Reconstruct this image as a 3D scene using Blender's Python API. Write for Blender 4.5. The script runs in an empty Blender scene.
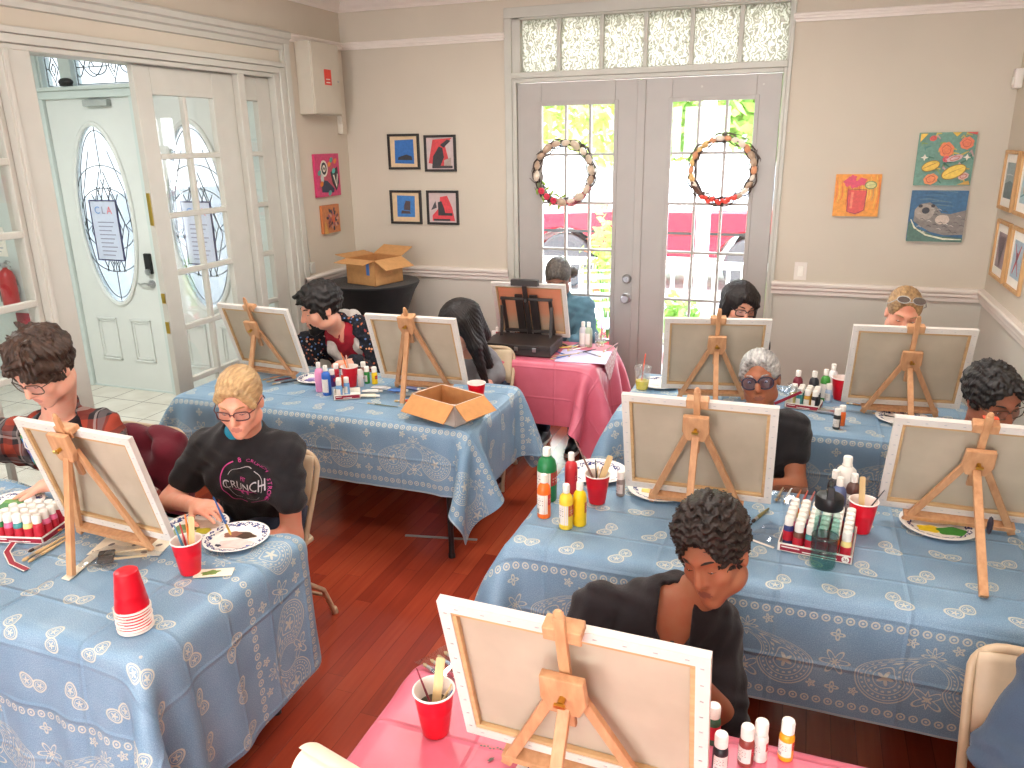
import bpy, bmesh, math, random
import numpy as np
from mathutils import Vector, Matrix, Euler
from mathutils.bvhtree import BVHTree

COL = bpy.context.scene.collection
random.seed(11)
RNG = np.random.default_rng(11)
PI = math.pi
SKY, SUNE, FILLE, REARE, VESTE, EXPO = 13.0, 13.0, [16, 16, 21, 21, 30, 30], 36, 76, 0.0
def R(d): return math.radians(d)
def V(*a): return np.array(a[0] if len(a) == 1 else a, dtype=float)
def unit(v):
    v = V(v); return v / (np.linalg.norm(v) + 1e-12)

# ------------------------------------------------------------------ camera
FPX, YAW, PITCH, ROLL, CAM_H = 780.86, 0.35725, 0.30215, -0.01634, 2.0509
def cam_axes():
    cy, sy = math.cos(YAW), math.sin(YAW)
    f0 = V(-sy, cy, 0); r0 = V(cy, sy, 0); u0 = V(0, 0, 1)
    cp, sp = math.cos(PITCH), math.sin(PITCH)
    f = f0 * cp - u0 * sp; u = u0 * cp + f0 * sp
    cr, sr = math.cos(ROLL), math.sin(ROLL)
    return r0 * cr + u * sr, u * cr - r0 * sr, f
CR, CU, CF = cam_axes()
CP = V(0, 0, CAM_H)
def ray(x, y): return CF + CR * (x - 512) / FPX - CU * (y - 384) / FPX
def at(x, y, Y=None, Z=None, X=None):
    v = ray(x, y)
    if Y is not None: t = Y / v[1]
    elif X is not None: t = X / v[0]
    else: t = (Z - CAM_H) / v[2]
    return CP + t * v
TZ = 0.742                     # height of every table top, cloth included
def tab(x, y): return at(x, y, Z=TZ)

# ------------------------------------------------------------------ objects
def tag(o, label=None, cat=None, group=None, kind=None):
    if label: o['label'] = label
    if cat: o['category'] = cat
    if group: o['group'] = group
    if kind: o['kind'] = kind
    return o
def thing(name, label, cat, loc=(0, 0, 0), rz=0.0, group=None):
    o = bpy.data.objects.new(name, None); COL.objects.link(o)
    o.empty_display_size = .05
    o.location = [float(c) for c in loc]; o.rotation_euler = (0, 0, rz)
    return tag(o, label, cat, group)
def dup(o, parent=None, loc=None, rz=None, label=None, group=None, mats=None):
    c = o.copy(); COL.objects.link(c)
    if parent is not None: c.parent = parent
    if loc is not None: c.location = [float(k) for k in loc]
    if rz is not None: c.rotation_euler = (0, 0, rz)
    if label: c['label'] = label
    if group: c['group'] = group
    for ch in KIDS.get(o.as_pointer(), []):
        dupc(ch, c)
    return c
def dupc(o, parent):
    c = o.copy(); COL.objects.link(c); c.parent = parent
    KIDS.setdefault(parent.as_pointer(), []).append(c)
    for ch in KIDS.get(o.as_pointer(), []):
        dupc(ch, c)
KIDS = {}

def frame(o, x, y):
    """3x3 matrix with columns x, y, x cross y"""
    x = unit(x); y = V(y); y = unit(y - x * (x @ y)); return np.column_stack([x, y, np.cross(x, y)])

class MB:
    def __init__(s): s.v = []; s.f = []; s.m = []; s.cur = 0
    def mat(s, i): s.cur = i; return s
    def add(s, vs, fs):
        n = len(s.v); s.v.extend([tuple(float(c) for c in p) for p in vs])
        s.f.extend([tuple(n + i for i in f) for f in fs]); s.m.extend([s.cur] * len(fs)); return s
    def box(s, c, size, M=None):
        c = V(c); h = V(size) / 2; M = np.eye(3) if M is None else np.array(M)
        P = [c + M @ (h * V(a, b, d)) for a in (-1, 1) for b in (-1, 1) for d in (-1, 1)]
        return s.add(P, [(0, 1, 3, 2), (4, 6, 7, 5), (0, 4, 5, 1), (2, 3, 7, 6), (0, 2, 6, 4), (1, 5, 7, 3)])
    def bx(s, x0, x1, y0, y1, z0, z1): return s.box(((x0 + x1) / 2, (y0 + y1) / 2, (z0 + z1) / 2), (x1 - x0, y1 - y0, z1 - z0))
    def beam(s, a, b, w, d, side=(1, 0, 0)):
        a = V(a); b = V(b); z = unit(b - a); x = V(side); x = unit(x - z * (x @ z)); y = np.cross(z, x)
        return s.box((a + b) / 2, (w, d, np.linalg.norm(b - a)), np.column_stack([x, y, z]))
    def ring(s, c, x, y, r, n): return [c + (x * math.cos(2 * PI * i / n) + y * math.sin(2 * PI * i / n)) * r for i in range(n)]
    def cyl(s, a, b, r0, r1=None, n=16, cap=True):
        a = V(a); b = V(b); r1 = r0 if r1 is None else r1; z = unit(b - a)
        x = unit(np.cross(z, V(0, 0, 1) if abs(z[2]) < .9 else V(1, 0, 0))); y = np.cross(z, x)
        P = s.ring(a, x, y, r0, n) + s.ring(b, x, y, r1, n)
        F = [(i, (i + 1) % n, n + (i + 1) % n, n + i) for i in range(n)]
        if cap: F += [tuple(range(n - 1, -1, -1)), tuple(range(n, 2 * n))]
        return s.add(P, F)
    def lathe(s, prof, o=(0, 0, 0), n=24, M=None, caps=(True, True)):
        o = V(o); M = np.eye(3) if M is None else np.array(M); P = []
        for r, z in prof: P += [o + M @ V(r * math.cos(2 * PI * i / n), r * math.sin(2 * PI * i / n), z) for i in range(n)]
        F = []
        for k in range(len(prof) - 1):
            F += [(k * n + i, k * n + (i + 1) % n, (k + 1) * n + (i + 1) % n, (k + 1) * n + i) for i in range(n)]
        if caps[0]: F.append(tuple(range(n - 1, -1, -1)))
        if caps[1]: F.append(tuple(range((len(prof) - 1) * n, len(prof) * n)))
        return s.add(P, F)
    def tube(s, path, r, n=8, closed=False):
        P = [V(p) for p in path]; m = len(P); rr = r if hasattr(r, '__len__') else [r] * m
        prev = None; vs = []
        for i in range(m):
            if closed: t = unit(P[(i + 1) % m] - P[i - 1])
            else: t = unit(P[min(i + 1, m - 1)] - P[max(i - 1, 0)])
            if prev is None: x = np.cross(t, V(0, 0, 1) if abs(t[2]) < .9 else V(1, 0, 0))
            else: x = prev - t * (prev @ t)
            x = unit(x); prev = x; y = np.cross(t, x); vs += s.ring(P[i], x, y, rr[i], n)
        F = []
        for k in range(m if closed else m - 1):
            a = k * n; b = ((k + 1) % m) * n
            F += [(a + i, a + (i + 1) % n, b + (i + 1) % n, b + i) for i in range(n)]
        if not closed: F += [tuple(range(n - 1, -1, -1)), tuple(range((m - 1) * n, m * n))]
        return s.add(vs, F)
    def ell(s, c, r, n=12, M=None):
        c = V(c); r = V(r) if hasattr(r, '__len__') else V(r, r, r); M = np.eye(3) if M is None else np.array(M)
        h = max(4, n // 2); P = [c + M @ (r * V(0, 0, -1))]
        for k in range(1, h):
            t = -PI / 2 + PI * k / h
            P += [c + M @ (r * V(math.cos(t) * math.cos(2 * PI * i / n), math.cos(t) * math.sin(2 * PI * i / n), math.sin(t))) for i in range(n)]
        P.append(c + M @ (r * V(0, 0, 1))); L = len(P) - 1
        F = [(0, 1 + (i + 1) % n, 1 + i) for i in range(n)]
        for k in range(h - 2):
            a = 1 + k * n; b = a + n
            F += [(a + i, a + (i + 1) % n, b + (i + 1) % n, b + i) for i in range(n)]
        a = 1 + (h - 2) * n
        F += [(a + i, a + (i + 1) % n, L) for i in range(n)]
        return s.add(P, F)
    def poly(s, pts): return s.add(pts, [tuple(range(len(pts)))])
    def prism(s, pts, dvec):
        d = V(dvec); n = len(pts); a = [V(p) for p in pts]; b = [p + d for p in a]
        return s.add(a + b, [tuple(range(n - 1, -1, -1)), tuple(range(n, 2 * n))] + [(i, (i + 1) % n, n + (i + 1) % n, n + i) for i in range(n)])
    def grid(s, P):            # P (m,n,3)
        m, n = P.shape[:2]
        return s.add(P.reshape(-1, 3), [(i * n + j, (i + 1) * n + j, (i + 1) * n + j + 1, i * n + j + 1) for i in range(m - 1) for j in range(n - 1)])
    def build(s, name, mats, parent=None, smooth=False, bevel=0.0, loc=None, fix=True):
        me = bpy.data.meshes.new(name); me.from_pydata(s.v, [], s.f)
        mats = mats if isinstance(mats, (list, tuple)) else [mats]
        for m in mats: me.materials.append(m)
        if max(s.m, default=0): me.polygons.foreach_set('material_index', s.m)
        if fix:
            bm = bmesh.new(); bm.from_mesh(me); bmesh.ops.recalc_face_normals(bm, faces=bm.faces); bm.to_mesh(me); bm.free()
        return link(name, me, parent, smooth, bevel, loc)
def link(name, me, parent=None, smooth=False, bevel=0.0, loc=None):
    if smooth:
        me.polygons.foreach_set('use_smooth', [True] * len(me.polygons)); me.set_sharp_from_angle(angle=R(38))
    me.update()
    o = bpy.data.objects.new(name, me); COL.objects.link(o)
    if loc is not None: o.location = [float(c) for c in loc]
    if parent is not None:
        o.parent = parent; KIDS.setdefault(parent.as_pointer(), []).append(o)
    if bevel:
        b = o.modifiers.new('bevel', 'BEVEL'); b.width = bevel; b.segments = 2; b.limit_method = 'ANGLE'; b.angle_limit = R(40)
    return o
def structure(o): o['kind'] = 'structure'; return o
def np_mesh(name, verts, quads):
    me = bpy.data.meshes.new(name); nv, nq = len(verts), len(quads)
    me.vertices.add(nv); me.vertices.foreach_set('co', np.asarray(verts, np.float32).ravel())
    k = quads.shape[1]
    me.loops.add(nq * k); me.polygons.add(nq)
    me.loops.foreach_set('vertex_index', np.asarray(quads, np.int32).ravel())
    me.polygons.foreach_set('loop_start', np.arange(0, nq * k, k, dtype=np.int32))
    me.polygons.foreach_set('loop_total', np.full(nq, k, np.int32))
    me.update(calc_edges=True); return me

# flat lettering turned into mesh data (points in the xy plane, faces)
def text_mesh(txt, size=1.0):
    cu = bpy.data.curves.new('t', 'FONT'); cu.body = txt; cu.size = size; cu.align_x = 'CENTER'; cu.align_y = 'CENTER'; cu.resolution_u = 3
    ob = bpy.data.objects.new('t', cu); COL.objects.link(ob)
    dg = bpy.context.evaluated_depsgraph_get(); dg.update()
    me = bpy.data.meshes.new_from_object(ob.evaluated_get(dg))
    vs = [tuple(v.co) for v in me.vertices]; fs = [tuple(p.vertices) for p in me.polygons]
    bpy.data.objects.remove(ob); bpy.data.curves.remove(cu); bpy.data.meshes.remove(me)
    return vs, fs
# ------------------------------------------------------------------ materials
def lin(c):
    def f(u):
        u /= 255.0
        return u / 12.92 if u <= .04045 else ((u + .055) / 1.055) ** 2.4
    return (f(c[0]), f(c[1]), f(c[2]), 1.0)
class S:
    """a socket with arithmetic"""
    def __init__(s, nt, k): s.nt = nt; s.k = k
    def op(s, o, *a, clamp=False):
        n = s.nt.nodes.new('ShaderNodeMath'); n.operation = o; n.use_clamp = clamp
        for i, x in enumerate((s,) + a):
            if isinstance(x, S): s.nt.links.new(x.k, n.inputs[i])
            else: n.inputs[i].default_value = x
        return S(s.nt, n.outputs[0])
    def __add__(s, o): return s.op('ADD', o)
    __radd__ = __add__
    def __mul__(s, o): return s.op('MULTIPLY', o)
    __rmul__ = __mul__
    def __sub__(s, o): return s.op('SUBTRACT', o)
    def __rsub__(s, o): return (s * -1.0) + o
    def __truediv__(s, o): return s.op('DIVIDE', o)
    def __lt__(s, o): return s.op('LESS_THAN', o)
    def __gt__(s, o): return s.op('GREATER_THAN', o)
    def abs(s): return s.op('ABSOLUTE')
    def sin(s): return s.op('SINE')
    def cos(s): return s.op('COSINE')
    def fl(s): return s.op('FLOOR')
    def mod(s, o): return s.op('FLOORED_MODULO', o)
    def mn(s, o): return s.op('MINIMUM', o)
    def mx(s, o): return s.op('MAXIMUM', o)
    def ring(s, r, w): return (s - r).abs() < w
def hyp(a, b): return (a * a + b * b).op('SQRT')
class Mat:
    def __init__(s, name):
        s.m = bpy.data.materials.new(name); s.m.use_nodes = True; s.nt = s.m.node_tree; s.nt.nodes.clear()
        s.out = s.n('ShaderNodeOutputMaterial')
    def n(s, t, **kw):
        n = s.nt.nodes.new(t)
        for k, v in kw.items(): setattr(n, k, v)
        return n
    def link(s, a, b): s.nt.links.new(a.k if isinstance(a, S) else a, b)
    def coord(s, kind='Object', scale=(1, 1, 1), rot=(0, 0, 0)):
        t = s.n('ShaderNodeTexCoord'); mp = s.n('ShaderNodeMapping'); mp.inputs['Scale'].default_value = scale; mp.inputs['Rotation'].default_value = rot
        s.link(t.outputs[kind], mp.inputs[0]); return mp.outputs[0]
    def xyz(s, vec):
        p = s.n('ShaderNodeSeparateXYZ'); s.link(vec, p.inputs[0]); return [S(s.nt, o) for o in p.outputs]
    def noise(s, vec, scale, detail=3, rough=.5):
        t = s.n('ShaderNodeTexNoise'); s.link(vec, t.inputs['Vector']); t.inputs['Scale'].default_value = scale; t.inputs['Detail'].default_value = detail; t.inputs['Roughness'].default_value = rough
        return S(s.nt, t.outputs[0])
    def ramp(s, fac, stops, interp='LINEAR'):
        r = s.n('ShaderNodeValToRGB'); r.color_ramp.interpolation = interp; e = r.color_ramp.elements
        while len(e) < len(stops): e.new(.5)
        for i, (p, c) in enumerate(stops): e[i].position = p; e[i].color = c if len(c) == 4 else lin(c)
        s.link(fac, r.inputs[0]); return r.outputs[0]
    def mix(s, fac, a, b, blend='MIX'):
        m = s.n('ShaderNodeMix', data_type='RGBA', blend_type=blend)
        for k, x in ((0, fac), (6, a), (7, b)):
            if isinstance(x, S): s.link(x, m.inputs[k])
            elif hasattr(x, 'is_linked'): s.link(x, m.inputs[k])
            elif k == 0: m.inputs[0].default_value = x
            else: m.inputs[k].default_value = x if len(x) == 4 else lin(x)
        return m.outputs[2]
    def bsdf(s, col=None, rough=.6, metal=0.0, spec=.5, bump=None, bstr=.3, bdist=.01, **kw):
        b = s.n('ShaderNodeBsdfPrincipled')
        if col is not None:
            if hasattr(col, 'is_linked'): s.link(col, b.inputs['Base Color'])
            else: b.inputs['Base Color'].default_value = col if len(col) == 4 else lin(col)
        if isinstance(rough, S): s.link(rough, b.inputs['Roughness'])
        else: b.inputs['Roughness'].default_value = rough
        b.inputs['Metallic'].default_value = metal; b.inputs['Specular IOR Level'].default_value = spec
        for k, v in kw.items(): b.inputs[k.replace('_', ' ')].default_value = v
        if bump is not None:
            n = s.n('ShaderNodeBump'); n.inputs['Strength'].default_value = bstr; n.inputs['Distance'].default_value = bdist
            s.link(bump, n.inputs['Height']); s.link(n.outputs[0], b.inputs['Normal'])
        s.link(b.outputs[0], s.out.inputs[0]); s.b = b; return s.m
MATS = {}
def plain(name, c, rough=.6, var=.06, scale=40, metal=0.0, spec=.5, bstr=.08, **kw):
    """a painted / moulded surface: one colour with slight mottling and grain"""
    if name in MATS: return MATS[name]
    m = Mat(name); v = m.coord(); t = m.noise(v, scale, 3)
    c1 = lin(c); lo = tuple(max(0, u * (1 - var)) for u in c1[:3]) + (1,); hi = tuple(min(1, u * (1 + var)) for u in c1[:3]) + (1,)
    MATS[name] = m.bsdf(m.ramp(t, [(.3, lo), (.7, hi)]), rough, metal, spec, t, bstr, .002, **kw)
    return MATS[name]
def fabric(name, c, var=.18, scale=18, rough=.85, bstr=.5):
    if name in MATS: return MATS[name]
    m = Mat(name); v = m.coord(); big = m.noise(v, scale, 4); fine = m.noise(m.coord(scale=(1, 1, 1)), 420, 2)
    c1 = lin(c); lo = tuple(u * (1 - var) for u in c1[:3]) + (1,); hi = tuple(min(1, u * (1 + var)) for u in c1[:3]) + (1,)
    MATS[name] = m.bsdf(m.ramp(big * .6 + fine * .4, [(.3, lo), (.7, hi)]), rough, 0, .2, big * .8 + fine * .2, bstr, .012, Sheen_Weight=.15)
    return MATS[name]
def wood(name, c, c2, axis=2, scale=3.0, rough=.5):
    if name in MATS: return MATS[name]
    m = Mat(name); sc = [60, 60, 60]; sc[axis] = 4; v = m.coord(scale=tuple(sc)); t = m.noise(v, scale / 3, 4); k = m.noise(m.coord(), 9, 2)
    MATS[name] = m.bsdf(m.ramp(t * .7 + k * .3, [(.3, c2), (.65, c)]), rough, 0, .35, t, .15, .002); return MATS[name]
def skin(name, c):
    if name in MATS: return MATS[name]
    m = Mat(name); v = m.coord(); t = m.noise(v, 22, 4); p = m.noise(v, 260, 2)
    a = lin(c); red = (min(1, a[0] * 1.06), a[1] * .86, a[2] * .82, 1); hi = (min(1, a[0] * 1.05), min(1, a[1] * 1.06), min(1, a[2] * 1.06), 1)
    MATS[name] = m.bsdf(m.ramp(t, [(.3, red), (.62, hi)]), .48, 0, .35, p, .12, .001, Subsurface_Weight=.08, Subsurface_Scale=.01); return MATS[name]
def hairm(name, c, c2, kind='z'):
    if name in MATS: return MATS[name]
    m = Mat(name); sc = {'z': (90, 90, 9), 'y': (90, 9, 90), 'c': (60, 60, 60)}[kind]
    t = m.noise(m.coord(scale=sc), 1.0, 4); b = m.noise(m.coord(), 12, 2)
    MATS[name] = m.bsdf(m.ramp(t * .65 + b * .35, [(.32, c2), (.66, c)]), .5, 0, .4, t, .6, .004); return MATS[name]

# the room
def m_wall(name, c):
    m = Mat(name); v = m.coord(); a = m.noise(v, 1.3, 3); b = m.noise(v, 180, 2)
    c1 = lin(c); lo = tuple(u * .95 for u in c1[:3]) + (1,); hi = tuple(u * 1.04 for u in c1[:3]) + (1,)
    return m.bsdf(m.ramp(a, [(.3, lo), (.7, hi)]), .7, 0, .25, b, .06, .002)
WALL = m_wall('warm_grey_wall_paint', (200, 190, 174)); WALL2 = m_wall('lower_wall_paint', (203, 199, 188))
TRIMW = plain('bright_rail_paint', (226, 217, 208), .42, .03, 8); TRIM = plain('off_white_trim_paint', (190, 188, 178), .42, .03, 8); MINT = plain('pale_mint_paint', (204, 214, 211), .5, .03, 4)
MDOOR = plain('white_front_door_paint', (220, 223, 220), .4, .02, 4)
DOORP = plain('door_paint', (170, 164, 158), .4, .03, 6); CEIL = plain('ceiling_paint', (228, 222, 214), .8, .03, 6)
def m_floor():
    m = Mat('red_brown_hardwood'); x, y, z = m.xyz(m.coord())
    row = (x / .083).fl(); off = (row * 12.9898).sin() * 43758.5; off = off - off.fl()
    col = ((y + off * 1.9) / 1.25).fl(); h = (row * 78.233 + col * 37.719).sin() * 43758.5; h = h - h.fl()
    fx = (x / .083).mod(1.0); fy = ((y + off * 1.9) / 1.25).mod(1.0)
    gap = (fx < .018).mx(fx > .982).mx(fy < .0016)
    g = m.noise(m.coord(scale=(55, 3.0, 1)), 1.0, 5); c = m.ramp(h * .5 + g * .36 + .07, [(.05, (118, 44, 30)), (.4, (150, 58, 38)), (.7, (170, 74, 46)), (.98, (190, 98, 60))])
    c = m.mix(gap * .5, c, (62, 20, 12)); return m.bsdf(c, .19, 0, .55, (g * .1) - gap * .5, .25, .002)
FLOOR = m_floor()
def m_tile():
    m = Mat('cream_floor_tile'); x, y, z = m.xyz(m.coord()); fx = (x / .34).mod(1.0); fy = (y / .34).mod(1.0)
    g = (fx < .02).mx(fy < .02); t = m.noise(m.coord(), 5, 3)
    return m.bsdf(m.mix(g, m.ramp(t, [(.3, (214, 206, 192)), (.7, (230, 224, 212))]), (128, 120, 110)), .25, 0, .5)
TILE = m_tile()
def m_glass(name, tint=(255, 255, 255), refl=.07, rough=.02):
    m = Mat(name); t = m.n('ShaderNodeBsdfTransparent'); t.inputs[0].default_value = lin(tint); g = m.n('ShaderNodeBsdfGlossy'); g.inputs['Roughness'].default_value = rough
    x = m.n('ShaderNodeMixShader'); x.inputs[0].default_value = refl; m.link(t.outputs[0], x.inputs[1]); m.link(g.outputs[0], x.inputs[2]); m.link(x.outputs[0], m.out.inputs[0]); return m.m
def m_milky(name):
    m = Mat(name); t = m.n('ShaderNodeBsdfTransparent'); d = m.n('ShaderNodeBsdfTranslucent'); d.inputs[0].default_value = lin((236, 238, 238)); g = m.n('ShaderNodeBsdfGlossy'); g.inputs['Roughness'].default_value = .12
    x = m.n('ShaderNodeMixShader'); x.inputs[0].default_value = .24; m.link(t.outputs[0], x.inputs[1]); m.link(d.outputs[0], x.inputs[2]); y = m.n('ShaderNodeMixShader'); y.inputs[0].default_value = .12; m.link(x.outputs[0], y.inputs[1]); m.link(g.outputs[0], y.inputs[2]); m.link(y.outputs[0], m.out.inputs[0]); return m.m
PANE = m_glass('clear_pane_glass'); LENS = m_glass('spectacle_lens', (242, 242, 246), .09); LENSB = m_glass('blue_coated_lens', (170, 175, 225), .12)
PLASTIC = m_glass('clear_plastic', (236, 240, 244), .16, .12); WATERT = m_glass('teal_tinted_plastic', (232, 246, 244), .1, .05); CUPCLR = m_milky('clear_cup_plastic')
def m_frost():
    m = Mat('hammered_transom_glass'); v = m.coord('Object')
    
    vo = m.n('ShaderNodeTexWave', wave_type='BANDS'); vo.inputs['Scale'].default_value = 10; vo.inputs['Distortion'].default_value = 15; vo.inputs['Detail'].default_value = 2; vo.inputs['Detail Scale'].default_value = 2.4; m.link(v, vo.inputs[0])
    f = S(m.nt, vo.outputs[1]); t = m.n('ShaderNodeBsdfTranslucent'); m.link(m.ramp(f, [(.08, (142, 138, 127)), (.5, (172, 168, 157)), (.95, (204, 201, 194))]), t.inputs[0])
    tr = m.n('ShaderNodeBsdfTransparent'); tr.inputs[0].default_value = (.8, .8, .78, 1); x = m.n('ShaderNodeMixShader'); m.link((f > .72) * .05, x.inputs[0]); m.link(t.outputs[0], x.inputs[1]); m.link(tr.outputs[0], x.inputs[2])
    g = m.n('ShaderNodeBsdfGlossy'); g.inputs['Roughness'].default_value = .2; y = m.n('ShaderNodeMixShader'); y.inputs[0].default_value = .06
    bp = m.n('ShaderNodeBump'); bp.inputs['Strength'].default_value = .8; bp.inputs['Distance'].default_value = .01; m.link(f, bp.inputs['Height']); m.link(bp.outputs[0], g.inputs['Normal'])
    m.link(x.outputs[0], y.inputs[1]); m.link(g.outputs[0], y.inputs[2]); m.link(y.outputs[0], m.out.inputs[0]); return m.m
FROST = m_frost()
def m_leaded():
    m = Mat('bevelled_leaded_glass'); t = m.n('ShaderNodeBsdfTranslucent'); v = m.coord(); k = m.noise(v, 3, 2)
    m.link(m.ramp(k, [(.35, (96, 106, 110)), (.65, (124, 128, 128))]), t.inputs[0]); tr = m.n('ShaderNodeBsdfTransparent'); tr.inputs[0].default_value = (.15, .16, .165, 1); x = m.n('ShaderNodeMixShader'); x.inputs[0].default_value = .6
    m.link(t.outputs[0], x.inputs[1]); m.link(tr.outputs[0], x.inputs[2]); m.link(x.outputs[0], m.out.inputs[0]); return m.m
LEADED = m_leaded()

# table linen: denim blue with a printed bandana border along the long edges
def m_bandana():
    m = Mat('blue_bandana_cloth'); u, v, _ = m.xyz(m.coord('UV'))
    HALF = .685; e = HALF - v.abs()
    # scattered pairs of small blossoms
    T = .165; row = (v / T).fl(); uu = u + row.mod(2.0) * (T / 2); col = (uu / T).fl()
    px = (uu / T).mod(1.0) * T - T / 2; py = (v / T).mod(1.0) * T - T / 2
    hh = (row * 12.99 + col * 78.23).sin() * 437.5; hh = hh - hh.fl(); ang = (hh - .5) * 2.6
    ca, sa = ang.cos(), ang.sin(); qx = px * ca - py * sa; qy = px * sa + py * ca
    lx = qx.abs() - .0235; d = hyp(lx, qy); th = qy.op('ARCTAN2', lx); d = d * (1.0 + (th + .9).cos() * .1 + (th * 2.0 + 1.6).cos() * .12 + (th * 3.0 + 1.2).cos() * .06)
    motif = d.ring(.0215, .0024).mx(d.ring(.0150, .0010)).mx(d < ((th * 5.0).cos() * .004 + .0075))
    motif = motif * (e > .385)
    # dotted lines
    def dots(ec):
        s = (u / .034).mod(1.0) * .034 - .017; r = hyp(s, e - ec)
        return r.ring(.0105, .0022).mx(r < .004) * ((e - ec).abs() < .016)
    rows = dots(.045).mx(dots(.335))
    # paisleys in mirrored pairs with a blossom between
    P = .52; s = u.mod(P) - P / 2; a = s.abs(); x0 = a - .142; y0 = e - .165
    c1, s1 = math.cos(.12), math.sin(.12); x1 = x0 * c1 - y0 * s1; y1 = x0 * s1 + y0 * c1
    yp = y1.mx(0.0); x2 = x1 + yp * .35 - yp * yp * 13.0; w = (1.0 - yp * 5.6).mx(.16) * .082; pd = hyp(x2 / w, y1 / (.084 + yp * .5))
    pth = y1.op('ARCTAN2', x2)
    pais = pd.ring(1.0, .022).mx(pd.ring(.90, .014)).mx((pd.ring(.79, .035)) * ((pth * 26.0).sin() > .2)).mx(pd.ring(.67, .016)).mx((pd.ring(.55, .04)) * ((pth * 16.0).sin() > .0)).mx(pd.ring(.40, .018)).mx((pd < .34) * ((pth * 5.0).cos() * .10 + .2 > pd))
    pais = pais * ((e > .07) * (e < .31))
    def flower(cx, ce, r0, n):
        fx = a - cx; fy = e - ce; r = hyp(fx, fy); t = fy.op('ARCTAN2', fx); rr = (t * float(n)).cos() * (r0 * .32) + r0 * .68
        return ((r - rr).abs() < .0035).mx(r < rr * .35)
    fl = flower(0.0, .19, .042, 6).mx(flower(.26, .12, .045, 5)).mx(flower(.26, .265, .03, 8)).mx(flower(0.0, .285, .018, 4)).mx(flower(0.0, .1, .018, 4)).mx(flower(.2, .3, .014, 5)).mx(flower(.06, .1, .012, 5))
    ink = motif.mx(rows).mx(pais * .9).mx(fl * (pd > 1.05))
    vec = m.coord('UV'); sp = m.noise(vec, 300, 3, .75); big = m.noise(vec, 5, 3)
    c = m.ramp(sp * .75 + big * .25, [(.28, (84, 120, 148)), (.5, (120, 152, 178)), (.74, (168, 192, 206))])
    edge = (e < .008) * .5
    c = m.mix(ink * .66, c, (220, 213, 184)); c = m.mix(edge, c, (196, 200, 200))
    # packing creases
    cu = (u + .11).mod(.37) - .185; cv = (v + .04).mod(.19) - .095
    cr = (1.0 - cu.abs() * 90.0).mx(0.0) + (1.0 - cv.abs() * 90.0).mx(0.0)
    return m.bsdf(c, .42, 0, .42, cr * .5 + big * .55 + sp * .04, .6, .01)
BANDANA = m_bandana()
def m_pink(name='pink_plastic_cloth'):
    m = Mat(name); vec = m.coord('UV'); u, v, _ = m.xyz(vec); big = m.noise(vec, 6, 3)
    cu = (u + .1).mod(.3) - .15; cv = (v + .03).mod(.19) - .095; cr = (1.0 - cu.abs() * 110.0).mx(0.0) + (1.0 - cv.abs() * 110.0).mx(0.0)
    st = m.noise(vec, 14, 5, .65); spot = (st > .74) * .25
    c = m.mix(spot, m.ramp(big, [(.3, (208, 101, 122)), (.7, (220, 116, 136))]), (120, 110, 100))
    return m.bsdf(c, .34, 0, .5, cr * .6 + big * .4, .55, .008)
PINK = m_pink()

EASEL = wood('beech_easel_wood', (206, 158, 116), (178, 128, 88)); STRETCH = wood('pine_stretcher_wood', (206, 172, 126), (184, 146, 102), 0)
def m_canvas(name, lo, hi, tl):
    m = Mat(name); v = m.coord(); x, y, z = m.xyz(v); w = (x * 2400.0).sin() * (z * 2400.0).sin(); t = m.noise(v, 7, 3); c = m.ramp(t, [(.3, lo), (.7, hi)])
    m.bsdf(c, .85, 0, .2, w, .1, .001); q = m.n('ShaderNodeBsdfTranslucent'); m.link(c, q.inputs[0]); x_ = m.n('ShaderNodeMixShader'); x_.inputs[0].default_value = tl; m.link(m.b.outputs[0], x_.inputs[1]); m.link(q.outputs[0], x_.inputs[2]); m.link(x_.outputs[0], m.out.inputs[0]); return m.m
PRIMED = m_canvas('white_primed_canvas', (222, 216, 208), (230, 224, 216), .12)
RAW = m_canvas('raw_canvas_back', (190, 177, 155), (204, 191, 169), .18)
BRASS = plain('brass', (200, 165, 80), .3, .05, 30, metal=1.0); STEEL = plain('brushed_steel', (190, 190, 192), .28, .04, 60, metal=1.0); BLACKM = plain('black_painted_metal', (24, 24, 26), .4, .1)
BEIGEM = plain('beige_chair_enamel', (196, 172, 142), .35, .05, 20); BEIGES = plain('beige_chair_panel', (206, 184, 154), .42, .05, 20)
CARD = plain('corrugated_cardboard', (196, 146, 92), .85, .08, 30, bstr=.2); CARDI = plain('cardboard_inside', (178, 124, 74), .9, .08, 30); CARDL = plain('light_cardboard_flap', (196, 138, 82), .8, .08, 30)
SATIN = fabric('black_stretch_cover', (22, 22, 24), .2, 6, .7); REDCUP = plain('red_cup_plastic', (214, 18, 40), .3, .04, 30); CUPIN = plain('white_cup_lining', (244, 232, 224), .45, .03)
WHITEP = plain('white_plastic_cap', (240, 236, 228), .4, .03, 60); PAPER = plain('white_paper', (240, 236, 226), .8, .03, 50); CREAM = plain('cream_paper', (236, 228, 206), .8, .03, 50)
INK = plain('black_ink', (26, 26, 30), .5, .05); NAVY = plain('navy_print', (30, 40, 96), .5, .05); REDINK = plain('red_print', (186, 24, 44), .5, .05); MAROON = plain('maroon_print', (122, 20, 38), .5, .05)
SIGNRED = plain('red_sticker', (214, 60, 44), .5, .04)
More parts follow.
